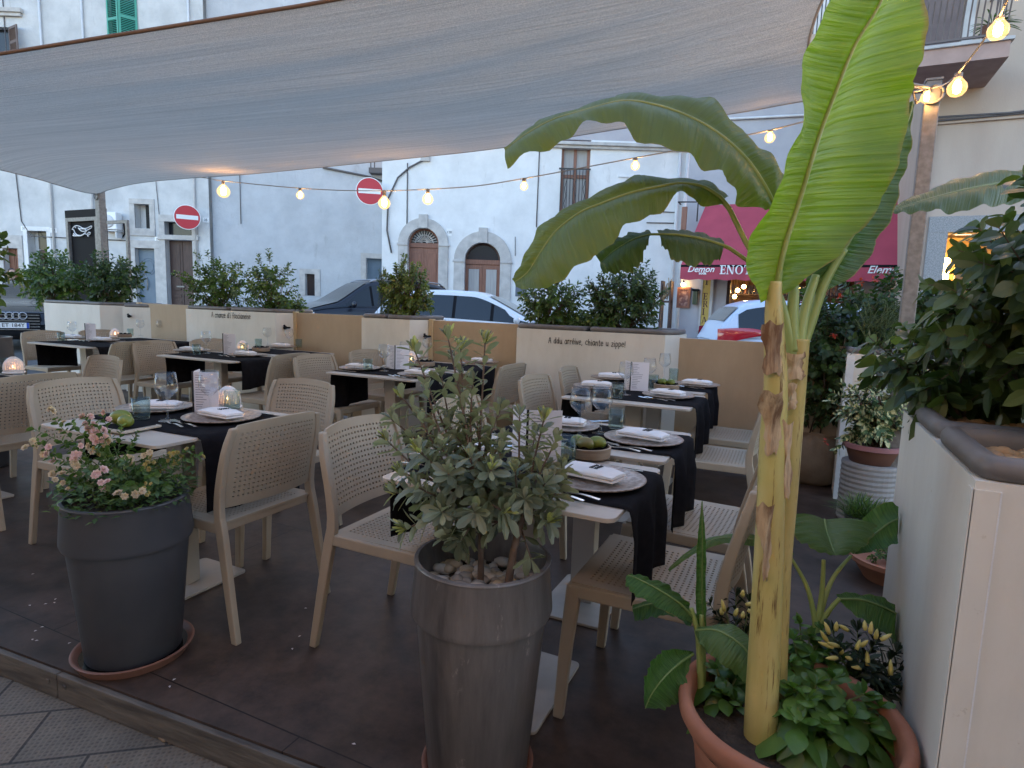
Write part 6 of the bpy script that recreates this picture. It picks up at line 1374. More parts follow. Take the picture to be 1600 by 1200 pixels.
def row_bush(label, px0, px1, ytop, key, n, m, seed, zb=None, L=.052, group='shrubs in the fence planters', vv=5.3):
    z0 = planters[key][2]-.07; a, b = at_v(px0, 470, vv), at_v(px1, 470, vv); cx = (a.x+b.x)/2; zt = at_v((px0+px1)/2, ytop, vv).z; w = (b.x-a.x)/2; h = (zt-z0)
    return bush(label, (cx, vv, z0+h*.46), w*1.12, min(.36, max(.2, w*.8)), h*.58, int(n*1.9), L, L*.52, m, 0, 'shrub', 'shrub', group, 7, seed, base=(cx, vv, z0))
row_bush('leafy dark shrub at the left of the far left corner planter', 38, 132, 388, 'd', 1100, M_LF2, 1, L=.075); row_bush('dense dark shrub in front of the black bird banner', 124, 220, 390, 'd', 1300, M_LF, 2, L=.07)
row_bush('shrub with reddish top in front of the dark brown door', 293, 392, 396, 'a', 1200, M_LF2, 3); row_bush('loose green shrub right of the one before the brown door, above the script lettering', 382, 462, 394, 'a', 750, M_LF2, 4); row_bush('low green plant at the right end of the planter with script lettering', 420, 476, 462, 'a', 420, M_LF2, 5)
row_bush('bushy olive green shrub in the short planter before the arched doors', 594, 674, 402, 'b', 1250, M_LF3, 6)
row_bush('pale green leafy shrub at the left in the exclamation mark planter', 806, 918, 424, 'c', 1100, M_LF2, 7, L=.05); row_bush('dense green shrub at the right in the exclamation mark planter', 905, 1052, 408, 'c', 1700, M_LF, 8, L=.05)
row_bush('low filler plant between the two shrubs of the exclamation mark planter', 880, 985, 485, 'c', 500, M_LF2, 9, L=.05)
def rosemary(label, base, stalks, name='rosemary', group='rosemary plants'):
    T = Thing(name, label, base, 'rosemary', group); lf, st = MB(), MB()
    for q in stalks:
        c = cr([tuple(p) for p in q], 22); st.tube(c, .0018, 4)
        for i in range(2, 22):
            ax = (c[i]-c[i-1]).normalized(); s = ax.cross(Vector((.3, .9, .2))).normalized(); b = ax.cross(s)
            for k in range(5): A = R.uniform(0, 6.3); leaf(lf, c[i].lerp(c[i-1], R.random()), (s*math.cos(A)+b*math.sin(A))+ax*.9, ax, R.uniform(.018, .03), .0035, 1, .05, .1, 2)
    T.build('stems', st, M_GSTEM, smooth=True); T.build('needles', lf, M_ROSM)
p0 = at_v(597, 497, 5.2); p0.z = planters['b'][2]-.06
rosemary('upright rosemary at the left end of the short planter', p0, [[p0+Vector((R.uniform(-.05, .05), R.uniform(-.05, .05), 0)), p0+Vector((R.uniform(-.05, .05), 0, .25)), p0+Vector((R.uniform(-.06, .06), R.uniform(-.04, .04), R.uniform(.4, .56)))] for k in range(16)])
# plant cut by the left photo edge
c = at_d(-45, 415, 4.3); bush('leafy shrub reaching into the left photo edge above the black car', c, .25, .3, .44, 520, .082, .042, M_LF2, 0, seed=11, base=(c.x, c.y, c.z-.55)); cb = Vector((c.x, c.y, 0))
pot('tall_pot', 'tall pot of the leafy shrub beyond the left photo edge', cb, .14, .2, c.z-.5, M_ANTH, .25)
# near right planter: glossy dark shrub and rosemary
zz = za-.085
bush('big glossy dark leaved shrub in the close right planter', (.60, 1.88, 1.33), .40, .46, .34, 3000, .060, .040, M_BIG, 0, seed=21, base=(.6, 1.85, zz), hollow=.15, droop=.35)
bush('low spreading shrub hanging over the far end of the close right planter', (.42, 2.15, 1.13), .30, .30, .15, 700, .066, .040, M_BIG, 0, seed=23, base=(.45, 2.0, zz), hollow=.2, droop=.5)
b0 = Vector((.60, 1.46, zz)); rosemary('spiky rosemary at the right photo edge above the brown pebbles', b0, [[b0+rdir()*.02, b0+Vector((R.uniform(-.06, .06), R.uniform(-.05, .05), .14)), b0+Vector((R.uniform(-.13, .10), R.uniform(-.10, .08), R.uniform(.16, .36)))] for k in range(26)])
# back right corner: hibiscus in a burlap sack, rosemary, red flowers
c = at_d(1282, 570, 4.7); bush('tall dark hibiscus with few red blossoms growing from the burlap sack', (c.x, c.y, .95), .44, .38, .68, 3600, .056, .036, M_LF, 0, seed=31, base=(c.x, c.y, .3), hollow=.15)
bush('lower dark leafy growth of the hibiscus hiding the corner above the burlap sack', (c.x+.02, c.y-.02, .72), .36, .30, .36, 1800, .052, .034, M_LF, 0, seed=33, base=(c.x, c.y, .32), hollow=.1)
c2 = at_d(1375, 500, 4.6); bush('broad dark shrub in the back right corner planter below the awning', (c2.x+.1, c2.y+.15, 1.30), .66, .36, .42, 2600, .056, .036, M_LF, 0, seed=32, base=(c2.x+.1, c2.y+.15, zr-.08), hollow=.15)
HB = Thing('hibiscus_blossoms', 'few small red blossoms on the hibiscus at the back right', at_d(1303, 522, 4.28), 'flowers'); m_rp = leafmat('red_petal', (.42, .04, .04), (.55, .08, .05))
for px, py in ((1303, 522), (1345, 440), (1366, 437), (1290, 690), (1312, 462), (1258, 470)):
    fl = MB()
    for k in range(6): leaf(fl, at_d(px, py, 4.28)+rdir()*.008, rdir(), UPV, .03, .024, 0, .1, .2, 2)
    HB.build('blossom', fl, m_rp)

b0 = Vector((c2.x-.05, c2.y-.15, zr-.05)); rosemary('trailing rosemary hanging over the back right corner planter', b0, [[b0+Vector((R.uniform(-.15, .22), R.uniform(-.05, .1), .2)), b0+Vector((R.uniform(-.15, .2), -.22, .34+R.uniform(-.1, .05))), b0+Vector((R.uniform(-.08, .05), -.30, R.uniform(-.08, .2)))] for k in range(40)])
ps = at_z(1268, 788, 0); ps = Vector((c.x, c.y, 0))
bs = MB(); n = 40; rg = []
for z, r in ((.0, .17), (.03, .20), (.14, .225), (.26, .215), (.34, .185), (.38, .165), (.40, .185), (.385, .15), (.33, .13)):
    rg.append([(ps.x+(r+.008*math.sin(5*2*PI*i/n+z*9)+.006*math.sin(11*2*PI*i/n+z*20))*math.cos(2*PI*i/n), ps.y+(r+.008*math.sin(5*2*PI*i/n+z*9)+.006*math.sin(11*2*PI*i/n+z*20))*math.sin(2*PI*i/n), z+.012*math.sin(3*2*PI*i/n)*(z > .2)) for i in range(n)])
bs.rings(rg, True, True); SK = Thing('burlap_sack', 'round burlap sack used as a plant pot on the deck at the back right', ps, 'sack'); SK.build('cloth', bs, mat('burlap', (.24, .17, .11), .95, (.31, .23, .155), 8, bmp=.8, bscale=160, bdist=.003), smooth=True); SK.build('soil', MB().lathe([(.14, 0), (.001, .002)], 24, (ps.x, ps.y, .33)), M_SOIL)
# variegated plant on its stand, herb, terracotta bowls
pv = at_z(1352, 812, 0); zt = z_on(pv, 1350, 720); zr2 = z_on(pv, 1350, 690); r = 42/FPX*dep((pv.x, pv.y, zr2))
ST = Thing('ribbed_stand', 'white ribbed round stand holding the variegated plant', pv, 'plant stand'); ST.build('body', MB().lathe([(r*.98*(1+(.025 if k % 2 else 0)), zt*k/24) for k in range(25)], 36, pv, True, True), mat('grey_white_rattan', (.30, .285, .27), .8, (.36, .345, .33), 12), smooth=False)
PV = Thing('plant_pot', 'terracotta pot with rosy rim on the white ribbed stand', (pv.x, pv.y, zt), 'plant pot'); PV.build('body', MB().lathe([(r*.74, zt+.001), (r*.92, zr2-.03)], 32, (pv.x, pv.y, 0), True), M_TERRAD, smooth=True); PV.build('rim', MB().lathe([(r*.93, zr2-.035), (r*1.02, zr2-.03), (r*1.04, zr2), (r*.94, zr2), (r*.9, zr2-.03)], 32, (pv.x, pv.y, 0)), mat('rosy_glazed_rim', (.42, .20, .21), .5), smooth=True, angle=40); PV.build('soil', MB().lathe([(r*.91, 0), (.001, .001)], 24, (pv.x, pv.y, zr2-.03)), M_SOIL)
def vari():
    m, nt, b = nodes('variegated_leaf'); g = nt.nodes.new('ShaderNodeNewGeometry'); n = noise_tex(nt, 34, 2, .5); r_ = ramp(nt, n.outputs[0], (.06, .12, .04), (.55, .54, .26), .50, .57); lnk(nt, r_.outputs[0], b.inputs['Base Color']); b.inputs['Roughness'].default_value = .45; return m
bush('variegated green and cream shrub above the white ribbed stand', (pv.x-.03, pv.y-.03, zr2+.17), .24, .21, .29, 1200, .056, .027, vari(), 0, seed=41, base=(pv.x, pv.y, zr2-.03), stems=7, hollow=.2)
bush('minty dark purple flowered herb leaning out above the variegated shrub', (pv.x+.12, pv.y+.0, zr2+.40), .28, .18, .15, 850, .034, .013, M_LF2, 0, seed=42, base=(pv.x+.05, pv.y, zr2-.02), stems=6, hollow=.2, name='herb_plant', cat='herb')
ph = at_z(1345, 838, 0); HP = Thing('herb_pot', 'small dark pot of grassy herb standing before the white ribbed stand', ph, 'plant pot'); HP.build('pot', MB().lathe([(.075, 0), (.10, .13), (.092, .13), (.085, .10), (.001, .1)], 28, ph, True), M_ANTH, smooth=True, angle=40)
HB2 = Thing('grassy_herb', 'fine grassy green herb tuft in front of the white ribbed stand', (ph.x, ph.y, .1), 'herb'); mb = MB()
for k in range(420): leaf(mb, (ph.x+R.gauss(0, .035), ph.y+R.gauss(0, .035), .1), rdir(.25, 1)+Vector((0, 0, .4)), UPV, R.uniform(.10, .26), .007, 1, .35, .1, 3)
HB2.build('blades', mb, M_LF2)
pb_ = at_z(1392, 905, 0); rb_ = 62/FPX*dep(pb_); 
TBW = Thing('terracotta_bowl', 'low terracotta bowl of small green leaves beside the close right planter', pb_, 'plant pot'); TBW.build('body', MB().lathe([(rb_*.62, 0), (rb_*.9, .085), (rb_*.98, .09), (rb_, .115), (rb_*.93, .117), (rb_*.88, .09), (.001, .09)], 36, pb_, True), M_TERRA, smooth=True, angle=40)
bush('mat of small green leaves in the low terracotta bowl', (pb_.x, pb_.y, .13), rb_*.9, rb_*.9, .05, 520, .022, .014, M_LF2, 0, seed=51, base=(pb_.x, pb_.y, .088), stems=3, hollow=.1, name='ground_plant', cat='plant')
# ---------------------------------------------------------------- banana pot
pn = at_z(1236, 1108, .43); zn = .43; rn = 170/FPX*dep(pn)
BP = Thing('terracotta_pot', 'big terracotta pot with thick rolled rim holding the banana plant at the lower right', (pn.x, pn.y, 0), 'plant pot')
BP.build('body', MB().lathe([(rn*.62, 0), (rn*.66, .01), (rn*.86, zn-.06), (rn*.87, zn-.05)], 64, (pn.x, pn.y, 0), True), M_TERRA, smooth=True, angle=50)
BP.build('rim', MB().lathe([(rn*.865, zn-.062), (rn*.93, zn-.055), (rn*.99, zn-.03), (rn, zn-.01), (rn*.985, zn+.004), (rn*.93, zn+.006), (rn*.885, zn-.004), (rn*.87, zn-.03), (rn*.85, zn-.10)], 64, (pn.x, pn.y, 0)), M_TERRA, smooth=True)
BP.build('soil', MB().lathe([(rn*.865, -.004), (rn*.5, .006), (.001, .01)], 40, (pn.x, pn.y, zn-.07)), M_SOIL, smooth=True)
zs_ = zn-.065
def banmat(name, c0, c1, under, trans, rough=.38):
    """banana blade: fine side veins run off the midrib (uv.x across, uv.y along)"""
    m, nt, b = nodes(name); tc = nt.nodes.new('ShaderNodeTexCoord'); mp = nt.nodes.new('ShaderNodeMapping'); mp.inputs['Scale'].default_value = (1.2, 62, 1)
    n = nt.nodes.new('ShaderNodeTexNoise'); n.inputs['Scale'].default_value = 1.0; n.inputs['Detail'].default_value = 4; lnk(nt, tc.outputs['UV'], mp.inputs[0]); lnk(nt, mp.outputs[0], n.inputs['Vector'])
    r = ramp(nt, n.outputs[0], c0, c1, .38, .62); n2 = noise_tex(nt, 5, 4); r2 = ramp(nt, n2.outputs[0], (.82, .85, .8), (1.12, 1.1, 1.05)); c = mixc(nt, 1, r.outputs[0], r2.outputs[0], 'MULTIPLY')
    sx = nt.nodes.new('ShaderNodeSeparateXYZ'); lnk(nt, tc.outputs['UV'], sx.inputs[0]); m1 = nt.nodes.new('ShaderNodeMath'); m1.operation = 'MULTIPLY_ADD'; m1.inputs[1].default_value = 2; m1.inputs[2].default_value = -1; lnk(nt, sx.outputs[0], m1.inputs[0])
    m2 = nt.nodes.new('ShaderNodeMath'); m2.operation = 'ABSOLUTE'; lnk(nt, m1.outputs[0], m2.inputs[0]); n9 = noise_tex(nt, 9, 4, .6); m3 = nt.nodes.new('ShaderNodeMath'); m3.operation = 'MULTIPLY_ADD'; m3.inputs[1].default_value = .22; lnk(nt, n9.outputs[0], m3.inputs[0]); lnk(nt, m2.outputs[0], m3.inputs[2])
    mm_ = nt.nodes.new('ShaderNodeMapRange'); mm_.inputs[1].default_value = 1.085; mm_.inputs[2].default_value = 1.13; lnk(nt, m3.outputs[0], mm_.inputs[0]); c = mixc(nt, mm_.outputs[0], c, (.30, .22, .08))
    g = nt.nodes.new('ShaderNodeNewGeometry'); c = mixc(nt, g.outputs['Backfacing'], c, mixc(nt, .6, c, under))
    lnk(nt, c, b.inputs['Base Color']); b.inputs['Roughness'].default_value = rough; bump(nt, b, n.outputs[0], .7, .010)
    t = nt.nodes.new('ShaderNodeBsdfTranslucent'); lnk(nt, mixc(nt, 1, c, (1.25, 1.45, .5), 'MULTIPLY'), t.inputs[0]); mx = nt.nodes.new('ShaderNodeMixShader'); mx.inputs[0].default_value = trans
    lnk(nt, b.outputs[0], mx.inputs[1]); lnk(nt, t.outputs[0], mx.inputs[2]); lnk(nt, mx.outputs[0], nt.nodes['Material Output'].inputs[0]); return m
M_BAN = banmat('banana_blade', (.19, .29, .026), (.27, .37, .04), (.31, .38, .11), .55); M_BANM = banmat('banana_blade_mid', (.095, .16, .018), (.14, .21, .028), (.19, .23, .08), .48); M_BAND = banmat('banana_blade_dark', (.05, .105, .022), (.085, .15, .035), (.12, .17, .07), .4); M_BANS = banmat('young_banana_blade', (.055, .135, .038), (.095, .20, .055), (.13, .21, .07), .4)
M_RIB = mat('banana_midrib', (.23, .28, .06), .4, (.30, .33, .09), 12); M_RIBD = mat('young_midrib', (.14, .21, .06), .45)
def blade(T, st, m, rm, rib=(.006, .0015), pet=None, seed=0, rip=.006, lab=None, cup=.0, wall=None):
    """st: stations (mid, left, right) each (px, py, distance) from leaf base to tip; lofted to a curved sheet with its midrib"""
    n = 72; mids = cr([tuple(at_d(*s[0])) for s in st], n); Ls = cr([tuple(at_d(*s[1])) for s in st], n); Rs = cr([tuple(at_d(*s[2])) for s in st], n); K = 7; vs = []; uv = []
    for i in range(n):
        t = i/(n-1); nrm = (Ls[i]-mids[i]).cross(mids[min(i+1, n-1)]-mids[max(i-1, 0)]); nrm = nrm.normalized() if nrm.length > 1e-9 else Vector((0, 0, 1))
        for k in range(-K, K+1):
            e = abs(k)/K; tgt = Ls[i] if k < 0 else Rs[i]; p = mids[i].lerp(tgt, e*(1-.16*e*max(0, mnoise.noise(Vector((t*15, seed*7.7+(3 if k < 0 else 0), .5))))-.06*e*max(0, mnoise.noise(Vector((t*60, seed, 4 if k < 0 else 1)))))); w = (tgt-mids[i]).length
            p = p+nrm*(w*(cup*math.sin(PI*e*.5)-.10*e*e*0+.16*math.sin(PI*e))*(1 if k < 0 else -1)*0+w*.13*math.sin(PI*e)+rip*e*e*(math.sin(t*26+seed+(2 if k < 0 else 0))+.8*math.sin(t*57+seed*2.3+k))*min(1, w/.05))
            if wall: p.x = min(p.x, wall-.004*abs(math.sin(t*9)))
            vs.append(p); uv.append((k/K*.5+.5, t))
    W = 2*K+1; mb = MB().add(vs, [(i*W+k, i*W+k+1, (i+1)*W+k+1, (i+1)*W+k) for i in range(n-1) for k in range(W-1)])
    o = T.build('leaf', mb, m, smooth=True); ul = o.data.uv_layers.new(name='UVMap')
    for lp in o.data.loops: ul.data[lp.index].uv = uv[lp.vertex_index]
    if lab: o['label'] = lab
    path = ([Vector(p) for p in pet]+mids[1:]) if pet else mids; path = cr([tuple(p) for p in path], 60) if pet else mids; path = [Vector((min(p.x, wall-.004), p.y, p.z)) for p in path] if wall else path; nn = len(path)
    rb = MB().tube([p for p in path], [rib[0]+(rib[1]-rib[0])*(k/(nn-1))**.7 for k in range(nn)], 8); r_ = rb.build('midrib', rm, o, smooth=True); r_.data.transform(Matrix.Translation(-T.b)); return o
tb = at_z(1190, 1150, zs_); dt = dep(tb)
BN = Thing('banana_plant', 'tall banana plant with one huge upright leaf and yellow trunk in the terracotta pot', (tb.x, tb.y, zs_), 'banana plant')
def trunkmat():
    m, nt, b = nodes('banana_trunk_skin'); n = noise_tex(nt, 6, 6, .6, vec=(3, 3, .5)); r = ramp(nt, n.outputs[0], (.43, .325, .10), (.58, .48, .19), .3, .7)
    n2 = noise_tex(nt, 22, 5, .7, vec=(3, 3, .22)); r2 = ramp(nt, n2.outputs[0], (1, 1, 1), (.28, .15, .08), .57, .66); n5 = noise_tex(nt, 30, 3, .6, vec=(2.2, 2.2, .35)); r5 = ramp(nt, n5.outputs[0], (1, 1, 1), (.06, .04, .03), .69, .72); n3 = noise_tex(nt, 3.2, 4, .6); r3 = ramp(nt, n3.outputs[0], (1, 1, 1), (.80, .88, .6), .4, .7)
    lnk(nt, mixc(nt, 1, mixc(nt, 1, mixc(nt, 1, r.outputs[0], r2.outputs[0], 'MULTIPLY'), r3.outputs[0], 'MULTIPLY'), r5.outputs[0], 'MULTIPLY'), b.inputs['Base Color']); b.inputs['Roughness'].default_value = .42; return m
M_TRUNK = trunkmat(); M_DRYSH = mat('dry_brown_sheath', (.17, .085, .04), .85, (.56, .40, .24), 9, vec=(4, 4, .6), p=(.38, .58), bmp=.6, bscale=50); M_PETI = mat('pale_green_leaf_stalk', (.24, .31, .08), .42, (.33, .39, .13), 6, vec=(3, 3, .5))
def on_trunk(px, py, dd=0):
    d = ray(px, py); return at_d(px, py, dt_at(py)+dd)
def dt_at(py):                            # distance of the upright trunk at a photo row
    z = tb.z; # solve for the vertical line through the trunk foot
    d = ray(1200, py); t = math.hypot(tb.x, tb.y)/math.hypot(d.x, d.y); return (d*t).dot(AF)
w_px = [(1188, 1172, 25.5), (1190, 1100, 24.5), (1197, 960, 23), (1203, 820, 21), (1207, 700, 20), (1212, 600, 17.5), (1210, 530, 15.5), (1209, 470, 12.5), (1211, 440, 10)]
q = [(on_trunk(x, y), r*dt_at(y)/FPX) for x, y, r in w_px]; c = cr([tuple(p) for p, r in q], 40); rr2 = [q[min(len(q)-2, int(k/39*(len(q)-1)))][1]*(1-(k/39*(len(q)-1) % 1 if k < 39 else 1))+q[min(len(q)-1, int(k/39*(len(q)-1))+1)][1]*(k/39*(len(q)-1) % 1 if k < 39 else 1) for k in range(40)]
BN.build('trunk', MB().tube(c, rr2, 20), M_TRUNK, smooth=True)
w_px = [(1212, 1100, 13), (1219, 900, 15), (1229, 780, 17), (1240, 640, 16), (1246, 560, 17), (1248, 530, 18)]; c = [on_trunk(x, y, .055) for x, y, r in w_px]
BN.build('trunk', MB().tube(cr([tuple(p) for p in c], 24), [(.0225-.001*k/23) for k in range(24)], 16), M_TRUNK, smooth=True)
# peeling dry sheaths
sh_ = MB()
def sheath(px, py0, py1, wpx, off, curl, taper=.5):
    rows = []
    for i in range(12):
        t = i/11; py = py0+(py1-py0)*t; d = dt_at(py)+off-.004; w = wpx*(1-taper*t)*(1+.12*math.sin(t*9)+.28*mnoise.noise(Vector((t*7, px*.1, py0*.1))))
        rows.append([at_d(px+w*s+2.5*math.sin(7*t+s*3)+4*mnoise.noise(Vector((t*9, s*5, py0))), py+3*math.sin(5*s+t*4)+9*mnoise.noise(Vector((s*3.1, py0, t)))*(t < .1 or t > .9), d-curl*(1-t)**2*(1+.5*abs(s))-.012*(1-s*s)) for s in (-1, -.6, -.2, .2, .6, 1)])
    sh_.rings(rows, False)
sheath(1206, 612, 712, 19, -.016, .03); sheath(1196, 790, 905, 15, -.022, .02, .85); sheath(1208, 505, 585, 17, -.012, .004, .2); sheath(1241, 552, 592, 17, .035, .004, .25); sheath(1228, 660, 780, 12, -.006, .004, .6); sheath(1237, 600, 640, 10, .035, .0, .5)
BN.build('dry_sheath', sh_, M_DRYSH, smooth=True)
st = MB()
for pts, r0, r1, o_ in (([(1210, 530), (1208, 480), (1213, 440), (1222, 395)], .014, .008, .0), ([(1240, 560), (1232, 520), (1222, 480), (1205, 430), (1200, 380)], .013, .007, .05), ([(1245, 560), (1252, 510), (1262, 470), (1275, 430)], .015, .008, .07), ([(1246, 560), (1268, 500), (1290, 440), (1320, 390)], .014, .007, .10), ([(1240, 550), (1238, 500), (1240, 450), (1235, 400)], .014, .009, .05)):
    c = [at_d(x, y, dt_at(540)+o_) for x, y in pts]; st.tube(cr([tuple(p) for p in c], 20), [r0+(r1-r0)*k/19 for k in range(20)], 12)
BN.build('leaf_stalks', st, M_PETI, smooth=True)
d0 = dt_at(450)
def S3(rows, base=0): return [tuple((x, y, d0+base+dd) for x, y, dd in row) for row in rows]
blade(BN, S3([((1212, 462, 0), (1190, 474, -.01), (1232, 458, .0)), ((1217, 425, -.01), (1170, 432, -.04), (1290, 416, .05)), ((1229, 375, -.02), (1168, 380, -.06), (1335, 374, .06)), ((1247, 320, -.03), (1203, 318, -.07), (1382, 314, .06)), ((1266, 257, -.05), (1226, 268, -.09), (1407, 240, .05)), ((1284, 200, -.06), (1251, 190, -.11), (1424, 170, .04)), ((1307, 140, -.08), (1250, 122, -.13), (1440, 98, .02)), ((1335, 72, -.10), (1270, 62, -.15), (1450, 30, .0)), ((1375, 5, -.12), (1300, -8, -.17), (1458, -40, -.02)), ((1400, -62, -.13), (1340, -75, -.17), (1460, -105, -.05)), ((1432, -150, -.14), (1428, -152, -.14), (1438, -152, -.13))]), M_BAN, M_RIB, (.0075, .002), seed=1, rip=.004, lab='huge upright bright green leaf')
blade(BN, S3([((1210, 324, .05), (1222, 302, .06), (1196, 329, .04)), ((1193, 289, .05), (1223, 272, .09), (1158, 317, .0)), ((1164, 247, .06), (1195, 236, .11), (1138, 287, .0)), ((1122, 209, .07), (1158, 200, .13), (1108, 265, .0)), ((1075, 182, .08), (1110, 160, .15), (1070, 237, .01)), ((1023, 164, .10), (1045, 152, .17), (1010, 231, .03)), ((972, 158, .12), (990, 152, .18), (972, 191, .05)), ((911, 173, .15), (918, 168, .20), (920, 197, .09)), ((864, 187, .18), (866, 182, .22), (882, 218, .12)), ((823, 209, .20), (823, 206, .23), (838, 238, .15)), ((789, 234, .22), (787, 231, .22), (793, 264, .18))]), M_BANM, M_RIB, (.0065, .0018), [on_trunk(1206, 420, .03), at_d(1212, 370, d0+.04)], seed=2, rip=.007, lab='long leaf arching left with a drooping tip')
blade(BN, S3([((1130, 312, .09), (1140, 306, .10), (1130, 320, .085)), ((1100, 293, .10), (1114, 292, .14), (1090, 317, .08)), ((1064, 287, .11), (1073, 281, .16), (1066, 303, .08)), ((1030, 292, .12), (1024, 278, .18), (1030, 330, .08)), ((985, 302, .14), (975, 281, .20), (993, 348, .08)), ((940, 318, .16), (918, 308, .22), (960, 376, .09)), ((905, 333, .18), (873, 338, .24), (924, 402, .10)), ((868, 362, .20), (836, 358, .25), (888, 432, .12)), ((845, 394, .21), (822, 398, .24), (858, 446, .14)), ((825, 425, .22), (806, 424, .23), (826, 453, .16)), ((804, 441, .22), (800, 436, .22), (806, 449, .18))]), M_BANM, M_RIB, (.006, .0015), [on_trunk(1200, 440, .05), at_d(1168, 385, d0+.06), at_d(1152, 345, d0+.08)], seed=3, rip=.006, lab='drooping leaf below the arching one')
blade(BN, S3([((1131, 384, .10), (1130, 377, .13), (1126, 404, .08)), ((1095, 373, .12), (1092, 367, .18), (1102, 414, .08)), ((1058, 367, .14), (1056, 363, .20), (1060, 411, .10)), ((1030, 366, .16), (1026, 362, .21), (1034, 384, .14))]), M_BAND, M_RIB, (.0045, .003), [on_trunk(1200, 430, .07), at_d(1171, 410, d0+.09), at_d(1150, 393, d0+.10)], seed=4, rip=.004, lab='low leaf split in two, half nearer the trunk')
blade(BN, S3([((1018, 366, .17), (1014, 363, .21), (1012, 382, .15)), ((992, 373, .19), (978, 368, .23), (995, 420, .16)), ((962, 390, .22), (953, 377, .24), (966, 427, .18)), ((938, 410, .24), (930, 396, .25), (942, 428, .21))]), M_BAND, M_RIB, (.003, .001), [at_d(1030, 366, d0+.16), at_d(1022, 366, d0+.165)], seed=5, rip=.005, lab='low leaf split in two, drooping outer half')
blade(BN, S3([((1268, 456, .12), (1254, 460, .11), (1274, 463, .13)), ((1300, 418, .13), (1262, 425, .11), (1332, 431, .15)), ((1332, 368, .14), (1285, 370, .10), (1378, 372, .17)), ((1365, 300, .15), (1312, 300, .10), (1405, 302, .18)), ((1393, 240, .15), (1345, 240, .11), (1421, 240, .18)), ((1418, 190, .15), (1390, 185, .13), (1427, 178, .16)), ((1427, 158, .15), (1424, 158, .15), (1428, 158, .15))]), M_BAND, M_RIB, (.006, .0015), seed=6, rip=.003, lab='darker leaf behind the huge upright one')
# second banana plant, mostly beyond the right photo edge
b2 = at_d(1760, 520, 1.9); B2 = Thing('banana_plant', 'second banana plant at the right photo edge, one dark drooping leaf in view', (b2.x, b2.y, 0), 'banana plant'); B2.build('trunk', MB().tube([(b2.x, b2.y, .3), (b2.x, b2.y, 1.2), (b2.x-.01, b2.y, 1.6)], [.045, .04, .02], 14), M_TRUNK, smooth=True)
pot('plant_pot', 'pot of the banana plant beyond the right photo edge', Vector((b2.x, b2.y, 0)), .14, .2, .34, M_TERRA, .2)
top2 = Vector((b2.x-.01, b2.y, 1.58))
def at2(px, py, d): return (px, py, d)
blade(B2, [((1700, 296, 1.8), (1690, 262, 1.87), (1700, 330, 1.74)), ((1640, 284, 1.74), (1630, 262, 1.82), (1640, 318, 1.68)), ((1590, 283, 1.70), (1585, 267, 1.78), (1585, 318, 1.64)), ((1545, 289, 1.66), (1540, 270, 1.74), (1545, 322, 1.60)), ((1505, 297, 1.63), (1498, 280, 1.70), (1500, 330, 1.58)), ((1462, 308, 1.60), (1455, 297, 1.66), (1458, 331, 1.57)), ((1425, 319, 1.58), (1418, 312, 1.62), (1420, 332, 1.56)), ((1391, 330, 1.57), (1389, 328, 1.57), (1398, 335, 1.56))], M_BAND, M_RIBD, (.006, .0015), [top2, at_d(1735, 330, 1.85)], seed=8, rip=.005)
